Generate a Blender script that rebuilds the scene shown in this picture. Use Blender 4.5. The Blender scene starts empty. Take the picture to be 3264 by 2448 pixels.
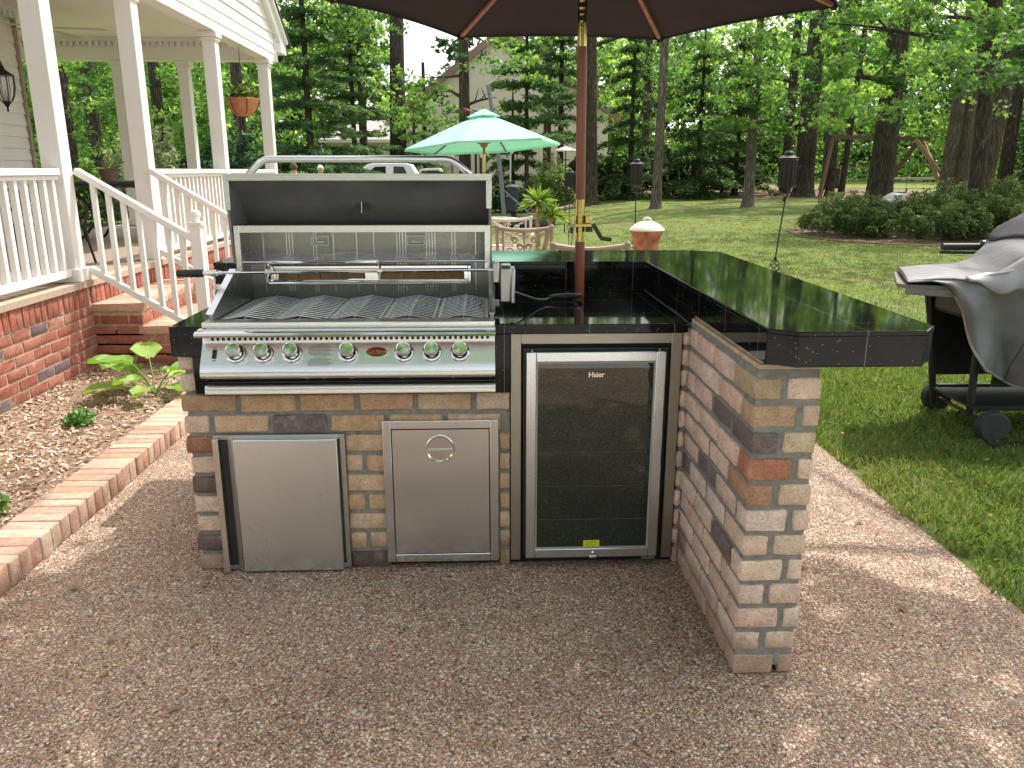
import bpy, bmesh, math, random
import numpy as np
from mathutils import Vector, Matrix, noise as mnoise

random.seed(7)
rng = np.random.default_rng(11)
R = math.radians
scene = bpy.context.scene
COL = scene.collection
WLOC = {}

# ------------------------------------------------------------------ materials
def new_mat(name):
    m = bpy.data.materials.new(name)
    m.use_nodes = True
    nt = m.node_tree
    return m, nt, nt.nodes['Principled BSDF'], nt.nodes, nt.links

def setc(sock, c):
    sock.default_value = (c[0], c[1], c[2], 1.0)

def coords(N, L, scale=(1, 1, 1), rot=(0, 0, 0)):
    tc = N.new('ShaderNodeTexCoord')
    mp = N.new('ShaderNodeMapping')
    mp.inputs['Scale'].default_value = scale
    mp.inputs['Rotation'].default_value = rot
    L.new(tc.outputs['Object'], mp.inputs['Vector'])
    return mp.outputs['Vector']

def noise(N, L, vec, scale, detail=4, rough=.55):
    n = N.new('ShaderNodeTexNoise')
    n.inputs['Scale'].default_value = scale
    n.inputs['Detail'].default_value = detail
    n.inputs['Roughness'].default_value = rough
    if vec is not None:
        L.new(vec, n.inputs['Vector'])
    return n

def ramp(N, L, fac, stops):
    r = N.new('ShaderNodeValToRGB')
    e = r.color_ramp.elements
    while len(e) < len(stops):
        e.new(.5)
    for i, (p, c) in enumerate(stops):
        e[i].position = p
        e[i].color = (c[0], c[1], c[2], 1)
    L.new(fac, r.inputs['Fac'])
    return r.outputs['Color']

def mix(N, L, fac, a, b, mode='MIX'):
    m = N.new('ShaderNodeMix')
    m.data_type = 'RGBA'
    m.blend_type = mode
    for s, v in ((m.inputs[0], fac), (m.inputs[6], a), (m.inputs[7], b)):
        if isinstance(v, (int, float)):
            s.default_value = v
        elif isinstance(v, tuple):
            s.default_value = (v[0], v[1], v[2], 1)
        else:
            L.new(v, s)
    return m.outputs[2]

def bump(N, L, b, h, strength=.3, dist=.01):
    n = N.new('ShaderNodeBump')
    n.inputs['Strength'].default_value = strength
    n.inputs['Distance'].default_value = dist
    L.new(h, n.inputs['Height'])
    L.new(n.outputs['Normal'], b.inputs['Normal'])

def plain(name, c, rough=.6, metal=0, var=.15, nscale=12, bumpy=0, bscale=60, spec=.5):
    m, nt, b, N, L = new_mat(name)
    v = coords(N, L)
    n = noise(N, L, v, nscale)
    c2 = tuple(x * (1 - var) for x in c)
    c3 = tuple(min(1, x * (1 + var)) for x in c)
    L.new(ramp(N, L, n.outputs['Fac'], [(.3, c2), (.7, c3)]), b.inputs['Base Color'])
    b.inputs['Roughness'].default_value = rough
    b.inputs['Metallic'].default_value = metal
    b.inputs['Specular IOR Level'].default_value = spec
    if bumpy:
        n2 = noise(N, L, v, bscale, 6)
        bump(N, L, b, n2.outputs['Fac'], bumpy, .005)
    return m

def steel(name, c=(.60, .59, .57), rough=.3, brush=(3, 3, 300), b_str=.06):
    m, nt, b, N, L = new_mat(name)
    v = coords(N, L, brush)
    n = noise(N, L, v, 1.0, 3)
    v2 = coords(N, L)
    n2 = noise(N, L, v2, 4.0, 4, .6)
    L.new(ramp(N, L, n.outputs['Fac'], [(.3, tuple(x * .965 for x in c)), (.7, tuple(min(1, x * 1.03) for x in c))]), b.inputs['Base Color'])
    b.inputs['Metallic'].default_value = 1
    mr = N.new('ShaderNodeMapRange')
    mr.inputs['From Min'].default_value = .3; mr.inputs['From Max'].default_value = .7
    mr.inputs['To Min'].default_value = rough * .88
    mr.inputs['To Max'].default_value = rough * 1.14
    L.new(n2.outputs['Fac'], mr.inputs['Value'])
    L.new(mr.outputs['Result'], b.inputs['Roughness'])
    n9 = noise(N, L, v2, 2.2, 2)
    hh = mix(N, L, .12, n9.outputs['Fac'], n.outputs['Fac'])
    bump(N, L, b, hh, b_str * 6, .02)
    return m

def attr(N, name='col'):
    a = N.new('ShaderNodeAttribute')
    a.attribute_name = name
    return a

def brick_mat(name, bscale=90, bstr=.6, var=.28, rough=.9, foot=False, smear=.4):
    m, nt, b, N, L = new_mat(name)
    a = attr(N)
    v = coords(N, L)
    n = noise(N, L, v, 28, 6, .65)
    n3 = noise(N, L, v, 170, 3)
    d = ramp(N, L, n.outputs['Fac'], [(.28, (1 - var,) * 3), (.72, (1 + var * .6,) * 3)])
    c = mix(N, L, 1.0, a.outputs['Color'], d, 'MULTIPLY')
    ns = noise(N, L, v, 13, 5, .7)
    c = mix(N, L, ramp(N, L, ns.outputs['Fac'], [(.56, (0, 0, 0)), (.72, (smear,) * 3)]), c, (.62, .57, .50))
    nd = noise(N, L, v, 19, 4, .7)
    c = mix(N, L, ramp(N, L, nd.outputs['Fac'], [(.60, (0, 0, 0)), (.74, (smear * .8,) * 3)]), c, (.25, .17, .12))
    sp = ramp(N, L, n3.outputs['Fac'], [(.33, (.62, .6, .58)), (.47, (1, 1, 1)), (.68, (1.18, 1.18, 1.18))])
    c = mix(N, L, .7, c, sp, 'MULTIPLY')
    L.new(c, b.inputs['Base Color'])
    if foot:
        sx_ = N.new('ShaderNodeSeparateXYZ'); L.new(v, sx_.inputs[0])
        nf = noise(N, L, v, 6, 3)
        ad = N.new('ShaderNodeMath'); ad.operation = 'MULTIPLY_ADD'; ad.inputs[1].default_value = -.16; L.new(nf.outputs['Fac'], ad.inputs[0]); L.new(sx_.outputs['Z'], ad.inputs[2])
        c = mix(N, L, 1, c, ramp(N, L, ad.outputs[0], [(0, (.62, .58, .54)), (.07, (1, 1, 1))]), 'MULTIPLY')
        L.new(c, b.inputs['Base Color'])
    b.inputs['Roughness'].default_value = rough
    b.inputs['Specular IOR Level'].default_value = .25
    n2 = noise(N, L, v, bscale, 8, .7)
    bump(N, L, b, n2.outputs['Fac'], bstr, .008)
    return m

def leaf_mat(name, dark, mid, light, trans=.45, tcol=None, gloss=.35):
    m, nt, b, N, L = new_mat(name)
    a = attr(N, 'val')
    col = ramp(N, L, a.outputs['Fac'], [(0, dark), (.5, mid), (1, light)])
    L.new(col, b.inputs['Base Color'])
    b.inputs['Roughness'].default_value = .5
    b.inputs['Specular IOR Level'].default_value = gloss
    t = N.new('ShaderNodeBsdfTranslucent')
    tc = mix(N, L, 1.0, col, tcol or (1.5, 1.7, .7), 'MULTIPLY')
    L.new(tc, t.inputs['Color'])
    ms = N.new('ShaderNodeMixShader')
    ms.inputs['Fac'].default_value = trans
    L.new(b.outputs['BSDF'], ms.inputs[1])
    L.new(t.outputs['BSDF'], ms.inputs[2])
    out = [n for n in N if n.type == 'OUTPUT_MATERIAL'][0]
    L.new(ms.outputs['Shader'], out.inputs['Surface'])
    return m

# ------------------------------------------------------------------ geometry
class MB:
    def __init__(s):
        s.v = []; s.f = []; s.c = []
    def add(s, verts, faces, col=(1, 1, 1)):
        o = len(s.v)
        s.v.extend(tuple(p) for p in verts)
        s.f.extend(tuple(i + o for i in f) for f in faces)
        s.c.extend([col] * len(verts))
        return s
    def box(s, x0, x1, y0, y1, z0, z1, col=(1, 1, 1)):
        v = [(x, y, z) for z in (z0, z1) for y in (y0, y1) for x in (x0, x1)]
        return s.add(v, [(0, 2, 3, 1), (4, 5, 7, 6), (0, 1, 5, 4), (2, 6, 7, 3), (0, 4, 6, 2), (1, 3, 7, 5)], col)
    def beam(s, a, b, w, h, col=(1, 1, 1), up=(0, 0, 1)):
        a = Vector(a); b = Vector(b)
        d = (b - a).normalized()
        r = d.cross(Vector(up))
        if r.length < 1e-4:
            r = d.cross(Vector((0, 1, 0)))
        r.normalize()
        u = r.cross(d)
        v = []
        for p in (a, b):
            for i, j in ((-1, -1), (1, -1), (1, 1), (-1, 1)):
                v.append(p + r * (i * w / 2) + u * (j * h / 2))
        return s.add(v, [(0, 1, 2, 3), (7, 6, 5, 4), (0, 4, 5, 1), (1, 5, 6, 2), (2, 6, 7, 3), (3, 7, 4, 0)], col)
    def tube(s, pts, r, n=10, cap=True, col=(1, 1, 1)):
        pts = [Vector(p) for p in pts]
        m = len(pts)
        rs = r if isinstance(r, (list, tuple)) else [r] * m
        ref = None
        v = []
        for i, p in enumerate(pts):
            d = (pts[min(i + 1, m - 1)] - pts[max(i - 1, 0)])
            if d.length < 1e-9:
                d = Vector((0, 0, 1))
            d.normalize()
            if ref is None:
                ref = d.orthogonal().normalized()
            ref = (ref - d * ref.dot(d))
            if ref.length < 1e-6:
                ref = d.orthogonal()
            ref.normalize()
            w = d.cross(ref)
            for k in range(n):
                a = 2 * math.pi * k / n
                v.append(p + (ref * math.cos(a) + w * math.sin(a)) * rs[i])
        f = []
        for i in range(m - 1):
            for k in range(n):
                k2 = (k + 1) % n
                f.append((i * n + k, i * n + k2, (i + 1) * n + k2, (i + 1) * n + k))
        if cap:
            f.append(tuple(range(n - 1, -1, -1)))
            f.append(tuple((m - 1) * n + k for k in range(n)))
        return s.add(v, f, col)
    def lathe(s, prof, c=(0, 0, 0), n=24, axis='z', col=(1, 1, 1), sx=1, sy=1):
        v = []
        for r, h in prof:
            for k in range(n):
                a = 2 * math.pi * k / n
                p = (r * math.cos(a) * sx, r * math.sin(a) * sy, h)
                if axis == 'y':
                    p = (p[0], p[2], p[1])
                elif axis == 'x':
                    p = (p[2], p[0], p[1])
                v.append((c[0] + p[0], c[1] + p[1], c[2] + p[2]))
        f = []
        m = len(prof)
        for i in range(m - 1):
            for k in range(n):
                k2 = (k + 1) % n
                q = (i * n + k, i * n + k2, (i + 1) * n + k2, (i + 1) * n + k)
                f.append(q if axis != 'y' else q[::-1])
        e0 = tuple(range(n - 1, -1, -1)); e1 = tuple((m - 1) * n + k for k in range(n))
        f.append(e0 if axis != 'y' else e0[::-1])
        f.append(e1 if axis != 'y' else e1[::-1])
        return s.add(v, f, col)
    def ext(s, poly, vec, col=(1, 1, 1)):
        n = len(poly)
        vec = Vector(vec)
        v = [Vector(p) for p in poly] + [Vector(p) + vec for p in poly]
        f = [tuple(range(n - 1, -1, -1)), tuple(range(n, 2 * n))]
        f += [(i, (i + 1) % n, n + (i + 1) % n, n + i) for i in range(n)]
        return s.add(v, f, col)
    def prism(s, poly, z0, z1, col=(1, 1, 1)):
        return s.ext([(x, y, z0) for x, y in poly], (0, 0, z1 - z0), col)
    def extx(s, poly, x0, x1, col=(1, 1, 1)):
        return s.ext([(x0, y, z) for y, z in poly], (x1 - x0, 0, 0), col)
    def quad(s, a, b, c, d, col=(1, 1, 1)):
        return s.add([a, b, c, d], [(0, 1, 2, 3)], col)
    def brick(s, x0, x1, y0, y1, z0, z1, col, r=.007, jit=.0012):
        # rounded, slightly tumbled brick
        size = (x1 - x0, y1 - y0, z1 - z0)
        r = min(r, min(size) * .45)
        lo = (x0, y0, z0)
        g = []
        for k in range(3):
            L_ = size[k]
            g.append([0, r, L_ * .5, L_ - r, L_] if L_ > 4 * r else [0, r, L_ - r, L_] if L_ > 2.05 * r else [0, L_])
        idx = {}
        v = []; f = []
        wob = [random.uniform(-1, 1) * jit * 1.6 for _ in range(8)]
        def vid(i, j, k):
            key = (i, j, k)
            if key not in idx:
                p = [g[0][i], g[1][j], g[2][k]]
                q = [min(max(p[t], r), size[t] - r) if size[t] > 2 * r else size[t] / 2 for t in range(3)]
                d = [p[t] - q[t] for t in range(3)]
                l = math.sqrt(sum(x * x for x in d))
                if l > r:
                    d = [x * r / l for x in d]
                p = [lo[t] + q[t] + d[t] + random.gauss(0, jit) for t in range(3)]
                idx[key] = len(v)
                v.append(p)
            return idx[key]
        n = [len(a) for a in g]
        for ax in range(3):
            a1, a2 = [t for t in range(3) if t != ax]
            for side in (0, n[ax] - 1):
                for i in range(n[a1] - 1):
                    for j in range(n[a2] - 1):
                        q = []
                        for di, dj in ((0, 0), (1, 0), (1, 1), (0, 1)):
                            t = [0, 0, 0]
                            t[ax] = side; t[a1] = i + di; t[a2] = j + dj
                            q.append(vid(*t))
                        flip = (side == 0) != (ax == 1)
                        f.append(tuple(q[::-1]) if flip else tuple(q))
        return s.add(v, f, col)

def obj(name, mb, m, parent=None, loc=None, smooth=35, bevel=0, label=None):
    if parent is not None:
        w = WLOC[parent.name]
    else:
        w = Vector(loc) if loc is not None else Vector((0, 0, 0))
    me = bpy.data.meshes.new(name)
    me.from_pydata([(p[0] - w[0], p[1] - w[1], p[2] - w[2]) for p in mb.v], [], mb.f)
    a = me.attributes.new('col', 'FLOAT_COLOR', 'POINT')
    cc = np.ones((len(mb.v), 4), dtype=np.float32)
    if mb.c:
        cc[:, :3] = np.array(mb.c, dtype=np.float32)
    a.data.foreach_set('color', cc.ravel())
    me.materials.append(m)
    o = bpy.data.objects.new(name, me)
    COL.objects.link(o)
    if bevel:
        bv = o.modifiers.new('edge', 'BEVEL')
        bv.width = bevel; bv.segments = 2; bv.limit_method = 'ANGLE'; bv.angle_limit = R(40)
    if smooth:
        me.shade_smooth()
        me.set_sharp_from_angle(angle=R(smooth))
    if parent is not None:
        o.parent = parent
        WLOC[o.name] = w
    else:
        o.location = w
        WLOC[o.name] = w
    if label:
        o['label'] = label
    return o

def thing(name, label, cat, loc=(0, 0, 0), group=None):
    o = bpy.data.objects.new(name, None)
    COL.objects.link(o)
    o.empty_display_size = .1
    o.location = loc
    WLOC[o.name] = Vector(loc)
    o['label'] = label; o['category'] = cat
    if group:
        o['group'] = group
    return o

def tag(o, label, cat, group=None, kind=None):
    o['label'] = label; o['category'] = cat
    if group: o['group'] = group
    if kind: o['kind'] = kind
    return o

def struct(o):
    o['kind'] = 'structure'
    return o

def fast_mesh(name, V, k, val, m, parent=None, loc=None):
    """V: (n*k,3) points, every k points one face; val: n leaf shades."""
    w = WLOC[parent.name] if parent is not None else Vector(loc if loc is not None else (0, 0, 0))
    V = np.asarray(V, dtype=np.float32) - np.array(w, dtype=np.float32)
    n = len(V) // k
    me = bpy.data.meshes.new(name)
    me.vertices.add(n * k)
    me.vertices.foreach_set('co', V.ravel())
    me.loops.add(n * k)
    me.loops.foreach_set('vertex_index', np.arange(n * k, dtype=np.int32))
    me.polygons.add(n)
    me.polygons.foreach_set('loop_start', np.arange(0, n * k, k, dtype=np.int32))
    me.polygons.foreach_set('loop_total', np.full(n, k, dtype=np.int32))
    a = me.attributes.new('val', 'FLOAT', 'POINT')
    a.data.foreach_set('value', np.repeat(np.clip(val, 0, 1), k).astype(np.float32))
    me.update(calc_edges=True)
    me.validate()
    me.materials.append(m)
    o = bpy.data.objects.new(name, me)
    COL.objects.link(o)
    if parent is not None:
        o.parent = parent
    else:
        o.location = w
    WLOC[o.name] = w
    return o

def leaves(C, size, aspect=.55, up=.3, droop=None, rg=rng, D=None):
    """rhombus leaves at centres C (n,3) -> (n*4,3)"""
    n = len(C)
    size = np.broadcast_to(np.asarray(size, dtype=float), (n,))
    nrm = rg.normal(size=(n, 3)); nrm[:, 2] = np.abs(nrm[:, 2]) + up
    nrm /= np.linalg.norm(nrm, axis=1)[:, None]
    d = rg.normal(size=(n, 3)) if D is None else D + rg.normal(size=(n, 3)) * .35
    if droop is not None:
        d[:, 2] -= droop
    d -= nrm * np.sum(d * nrm, axis=1)[:, None]
    d /= np.linalg.norm(d, axis=1)[:, None] + 1e-9
    s = np.cross(nrm, d)
    h = size[:, None]
    P = np.empty((n, 4, 3))
    P[:, 0] = C - d * h * .5
    P[:, 1] = C + s * h * aspect * .5 + d * h * .05
    P[:, 2] = C + d * h * .5
    P[:, 3] = C - s * h * aspect * .5 + d * h * .05
    return P.reshape(-1, 3)

def in_ball(n, rg=rng, shell=.33):
    d = rg.normal(size=(n, 3))
    d /= np.linalg.norm(d, axis=1)[:, None]
    return d * (rg.random(n) ** shell)[:, None]

def arc(c, r, a0, a1, n, plane='xz'):
    out = []
    for i in range(n + 1):
        a = R(a0 + (a1 - a0) * i / n)
        u, w = r * math.cos(a), r * math.sin(a)
        out.append((c[0] + u, c[1], c[2] + w) if plane == 'xz' else (c[0], c[1] + u, c[2] + w) if plane == 'yz' else (c[0] + u, c[1] + w, c[2]))
    return out

def text_mesh(name, txt, size, loc, m, parent, shear=0, depth=.0015, bold=0, rx=90):
    cu = bpy.data.curves.new(name, 'FONT')
    cu.body = txt; cu.size = size; cu.extrude = depth; cu.shear = shear
    cu.align_x = 'CENTER'; cu.align_y = 'CENTER'; cu.offset = bold
    tmp = bpy.data.objects.new(name + '_c', cu)
    COL.objects.link(tmp)
    dg = bpy.context.evaluated_depsgraph_get()
    me = bpy.data.meshes.new_from_object(tmp.evaluated_get(dg))
    bpy.data.objects.remove(tmp)
    me.transform(Matrix.Translation(Vector(loc) - WLOC[parent.name]) @ Matrix.Rotation(R(rx), 4, 'X'))
    me.materials.clear(); me.materials.append(m)
    o = bpy.data.objects.new(name, me)
    COL.objects.link(o); o.parent = parent
    WLOC[o.name] = WLOC[parent.name]
    return o

def sm(a, b, x):
    t = max(0, min(1, (x - a) / (b - a)))
    return t * t * (3 - 2 * t)
def gz(x, y):
    return .018 * max(0, min(60, y) - 8) * sm(1, 6, x)

# ------------------------------------------------------------------ camera, light, sky
CH = 1.48
cam_d = bpy.data.cameras.new('camera')
cam = bpy.data.objects.new('camera', cam_d)
COL.objects.link(cam)
cam.location = (0, 0, CH)
cam.rotation_euler = (R(90 - 15.0), 0, R(-2.1))
cam_d.sensor_width = 36
cam_d.lens = 36 * 1725 / 2212
cam_d.clip_start = .05
cam_d.clip_end = 1500
scene.camera = cam

SUN_EL, SUN_AZ = 60.0, 43.0     # azimuth measured from +x towards +y
ld = bpy.data.lights.new('sun', 'SUN')
ld.energy = 5.0
ld.angle = R(.53)
ld.color = (1.0, .955, .88)
sun = bpy.data.objects.new('sun', ld)
COL.objects.link(sun)
sd = Vector((math.cos(R(SUN_EL)) * math.cos(R(SUN_AZ)), math.cos(R(SUN_EL)) * math.sin(R(SUN_AZ)), math.sin(R(SUN_EL))))
sun.rotation_euler = sd.to_track_quat('Z', 'Y').to_euler()
sun.location = sd * 60

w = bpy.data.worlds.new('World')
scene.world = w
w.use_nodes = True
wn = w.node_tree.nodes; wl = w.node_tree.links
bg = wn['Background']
sky = wn.new('ShaderNodeTexSky')
sky.sky_type = 'NISHITA'
sky.sun_disc = False
sky.sun_elevation = R(SUN_EL)
sky.sun_rotation = R(90 - SUN_AZ)
sky.air_density = 1.3
sky.dust_density = 9.0
sky.ozone_density = 1.5
# white haze added to the whole sky, strongest low down, lifting the ambient light
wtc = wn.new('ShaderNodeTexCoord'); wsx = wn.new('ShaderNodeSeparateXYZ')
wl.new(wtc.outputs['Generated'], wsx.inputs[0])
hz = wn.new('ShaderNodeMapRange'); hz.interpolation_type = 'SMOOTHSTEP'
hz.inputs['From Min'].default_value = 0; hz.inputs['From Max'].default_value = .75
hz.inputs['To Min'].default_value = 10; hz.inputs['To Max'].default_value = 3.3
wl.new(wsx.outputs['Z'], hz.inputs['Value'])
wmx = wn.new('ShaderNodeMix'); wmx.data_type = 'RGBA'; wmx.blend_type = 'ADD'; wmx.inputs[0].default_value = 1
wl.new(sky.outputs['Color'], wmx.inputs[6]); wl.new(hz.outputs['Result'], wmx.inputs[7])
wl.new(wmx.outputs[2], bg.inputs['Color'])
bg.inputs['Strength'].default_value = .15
scene.view_settings.view_transform = 'Standard'
scene.view_settings.look = 'None'
scene.view_settings.exposure = 0
scene.view_settings.gamma = 1
scene.cycles.max_bounces = 8
scene.cycles.use_denoising = True
# ------------------------------------------------------------------ shared materials
STEEL = steel('brushed_steel', (.76, .755, .74), .24, (3, 3, 600), .02)
STEEL_V = steel('brushed_steel_door', (.72, .765, .80), .25, (700, 3, 3), .02)
STEEL_S = steel('smooth_steel_front', (.74, .785, .82), .14, (500, 3, 2), .014)
STEEL_D = steel('dull_steel', (.46, .45, .445), .38)
CHROME = steel('polished_steel', (.74, .73, .71), .09, (3, 3, 60), .01)
TRIMST = steel('bronze_toned_steel', (.40, .375, .32), .36, (3, 3, 200))
BLACKP = plain('black_plastic', (.012, .012, .014), .45, 0, .3)
BLACKM = plain('black_enamel', (.02, .02, .021), .38, 0, .2, 8)
LINER = plain('dark_hood_liner', (.21, .21, .215), .42, .3, .25, 4)
CAVITY = plain('black_cavity', (.008, .008, .008), .8)
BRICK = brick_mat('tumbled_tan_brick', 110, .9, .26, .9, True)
RBRICK = brick_mat('red_brick', 70, .5, .22)
MORTAR = plain('grey_mortar', (.25, .245, .22), .95, 0, .25, 40, .8, 220)
RMORTAR = plain('sandy_mortar', (.46, .37, .27), .95, 0, .25, 40, .6, 180)
WOODTEAK = None

def granite(name):
    m, nt, b, N, L = new_mat(name)
    v = coords(N, L)
    vo = N.new('ShaderNodeTexVoronoi'); vo.inputs['Scale'].default_value = 150
    L.new(v, vo.inputs['Vector'])
    wn_ = N.new('ShaderNodeTexWhiteNoise'); L.new(vo.outputs['Color'], wn_.inputs['Vector'])
    big = ramp(N, L, wn_.outputs['Value'], [(.93, (0, 0, 0)), (.96, (1, 1, 1))])
    near = ramp(N, L, vo.outputs['Distance'], [(.22, (1, 1, 1)), (.34, (0, 0, 0))])
    f = mix(N, L, 1, big, near, 'MULTIPLY')
    n = noise(N, L, v, 14, 5)
    base = ramp(N, L, n.outputs['Fac'], [(.3, (.003, .003, .003)), (.7, (.009, .009, .009))])
    c = mix(N, L, f, base, (.20, .20, .19))
    # tile joints
    sx = N.new('ShaderNodeSeparateXYZ'); L.new(v, sx.inputs[0])
    def joint(sock, off):
        a = N.new('ShaderNodeMath'); a.operation = 'ADD'; a.inputs[1].default_value = off; L.new(sock, a.inputs[0])
        q = N.new('ShaderNodeMath'); q.operation = 'PINGPONG'; q.inputs[1].default_value = .1525; L.new(a.outputs[0], q.inputs[0])
        l = N.new('ShaderNodeMath'); l.operation = 'LESS_THAN'; l.inputs[1].default_value = .0014; L.new(q.outputs[0], l.inputs[0])
        return l.outputs[0]
    j1 = joint(sx.outputs['X'], .03); j2 = joint(sx.outputs['Y'], .11)
    mx = N.new('ShaderNodeMath'); mx.operation = 'MAXIMUM'; L.new(j1, mx.inputs[0]); L.new(j2, mx.inputs[1])
    c = mix(N, L, mx.outputs[0], c, (.12, .12, .115))
    L.new(c, b.inputs['Base Color'])
    r = N.new('ShaderNodeMapRange'); r.inputs['To Min'].default_value = .03; r.inputs['To Max'].default_value = .085
    n3 = noise(N, L, v, 9, 7, .7); L.new(n3.outputs['Fac'], r.inputs['Value'])
    L.new(r.outputs['Result'], b.inputs['Roughness'])
    b.inputs['IOR'].default_value = 1.32
    n4 = noise(N, L, v, 9, 2)
    bump(N, L, b, n4.outputs['Fac'], .006, .01)
    return m
GRANITE = granite('black_granite_tile')

TAN = [(.67, .475, .315), (.63, .425, .265), (.70, .53, .38), (.66, .46, .31), (.61, .40, .245)]
PALE = [(.85, .645, .51), (.83, .60, .475), (.86, .67, .545), (.84, .59, .46), (.82, .625, .50)]
DARKB = (.21, .165, .155)
REDB = (.50, .225, .13)
def jitc(c, a=.07):
    k = 1 + random.uniform(-a, a)
    return tuple(min(1, x * k * (1 + random.uniform(-.03, .03))) for x in c)
CO = .0785
def zc(k): return .004 + CO * k, .004 + CO * k + .0622

# ------------------------------------------------------------------ grill island
isl = thing('grill_island', 'L-shaped outdoor kitchen island of tan tumbled brick with black granite tile bar top', 'kitchen island', (-.2, 2.815, 0))
mb = MB()
mb.box(-1.074, .095, 2.8165, 3.62, .03, .700)
mb.box(-1.070, -1.02, 2.822, 3.62, .700, .842)
mb.box(-1.16, -1.03, 3.5, 4.0, .03, .98)
mb.box(-1.03, 1.0, 3.64, 4.0, .03, .98)
mb.box(.728, .752, 2.812, 3.64, .03, .93)
mb.box(.7505, .922, 2.0905, 3.64, .03, .955)
obj('mortar_core', mb, MORTAR, isl)
mb = MB()
mb.box(-1.03, .72, 2.83, 3.4, .004, .05)
mb.box(.775, .90, 2.12, 3.6, .004, .04)
obj('plinth', mb, CAVITY, isl)

# front bricks
mb = MB()
def front_row(k, x0, x1, start, cols=None, L_=.197, skip=None, y=2.808):
    z0, z1 = zc(k)
    x = x0; i = 0
    ln = start
    while x < x1 - .02:
        xe = min(x + ln, x1)
        if x1 - xe < .03: xe = x1
        if not (skip and x > skip[0] and xe < skip[1]):
            c = cols.get(i) if cols and i in cols else random.choice(TAN)
            e = random.uniform(-.002, .002)
            mb.brick(x + random.uniform(0, .003), xe - random.uniform(0, .003), y + e, y + .05, z0 + random.uniform(-.0015, .0015), z1 + random.uniform(-.002, .002), jitc(c), .006, .0011)
        x = xe + .0155; ln = L_; i += 1
edgecol = {0: PALE[1], 1: DARKB, 2: PALE[3], 3: PALE[0], 4: (.20, .15, .13), 5: PALE[3], 6: (.40, .18, .12)}
for k in range(7):
    xl = -1.085 + random.uniform(-.006, .006)
    z0, z1 = zc(k)
    mb.brick(xl, -.968, 2.806, 2.93, z0, z1, jitc(edgecol[k]), .008, .0014)
    # column between doors
    if k in (1, 3, 5):
        mb.brick(-.512, -.452, 2.808, 2.86, z0, z1, jitc(random.choice(TAN)), .006, .0011)
        mb.brick(-.437, -.362, 2.808, 2.86, z0, z1, jitc(random.choice(TAN)), .006, .0011)
    else:
        mb.brick(-.512, -.362, 2.808, 2.86, z0, z1, jitc(DARKB if k == 0 else random.choice(TAN)), .006, .0011)
    mb.brick(.056, .0955, 2.808, 2.86, z0, z1, jitc(random.choice(TAN)), .006, .0011)
    # right of the fridge surround
    mb.brick(.722 - (.004 if k % 2 else 0), .748, 2.803, 2.86, z0, z1, jitc(random.choice(PALE)), .008, .0014)
front_row(7, -1.088, .0955, .088, {0: PALE[3], 2: DARKB})
front_row(8, -1.092, .0955, .197, {0: (.53, .36, .22)})
for k in (9, 10):
    z0, z1 = zc(k)
    mb.brick(-1.088, -1.031, 2.806, 2.92, z0, min(z1, .841), jitc(PALE[4]), .01, .0016)
for k in range(7, 12):
    z0, z1 = zc(k)
    mb.brick(.722, .748, 2.803, 2.86, z0, z1, jitc(random.choice(PALE)), .008, .0014)
# left side bricks
for k in range(11):
    z0, z1 = zc(k)
    y = 2.94 + (.1 if k % 2 else 0)
    while y < 3.9:
        mb.brick(-1.085, -1.02, y, min(y + .197, 4.0), z0, z1, jitc(random.choice(PALE)), .009, .0014)
        y += .2125
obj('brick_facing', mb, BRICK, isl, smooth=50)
mb = MB()
# pier: wraps the corner, alternate stretcher / header
corner_cols = [PALE[0], PALE[2], PALE[1], PALE[4], PALE[0], PALE[3], PALE[2], (.50, .29, .18), REDB, DARKB, (.52, .35, .22), (.53, .38, .25)]
for k in range(12):
    z0, z1 = zc(k)
    c = corner_cols[k]
    xo = .744 + random.uniform(-.004, .004)
    xe = .928 + random.uniform(-.004, .004)
    yo = 2.084 + random.uniform(-.003, .003)
    split = .818 if k % 2 else .866
    ylen = .185 if k % 2 else .092
    mb.brick(xo, split, yo, yo + ylen, z0, z1, jitc(c, .03), .007, .0011)
    mb.brick(split + .0185, xe, yo + .001, yo + .1, z0, z1, jitc(random.choice(PALE if k < 8 else TAN[2:4] + PALE[:2])), .007, .0011)
    y = yo + ylen + .0155
    i = 0
    while y < 2.80:
        ye = min(y + .197, 2.806)
        if 2.806 - ye < .03: ye = 2.806
        cc = random.choice(PALE)
        if (k, i) in ((9, 0), (6, 1), (5, 2)): cc = DARKB
        if (k, i) in ((4, 0),): cc = (.24, .19, .17)
        if (k, i) in ((1, 2), (8, 3)): cc = (.40, .22, .17)
        mb.brick(xo + random.uniform(-.002, .003), xo + .06, y, ye, z0, z1, jitc(cc), .007, .0011)
        y = ye + .0175; i += 1
    # right side of the pier
    y = yo + .117; 
    while y < 3.95:
        ye = min(y + .197, 3.98)
        mb.brick(xe - .06, xe - .003, y, ye, z0, z1, jitc(random.choice(PALE)), .006, .0011)
        y = ye + .0155
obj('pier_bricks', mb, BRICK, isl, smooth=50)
# wooden sill on top of the pier
mb = MB()
mb.box(.748, .925, 2.088, 2.80, .9545, .968)
mb.box(.758, .915, 2.098, 2.80, .968, .983)
obj('sill', mb, plain('pale_sill', (.50, .38, .27), .85, 0, .25, 20, .4), isl, bevel=.003)

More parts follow.
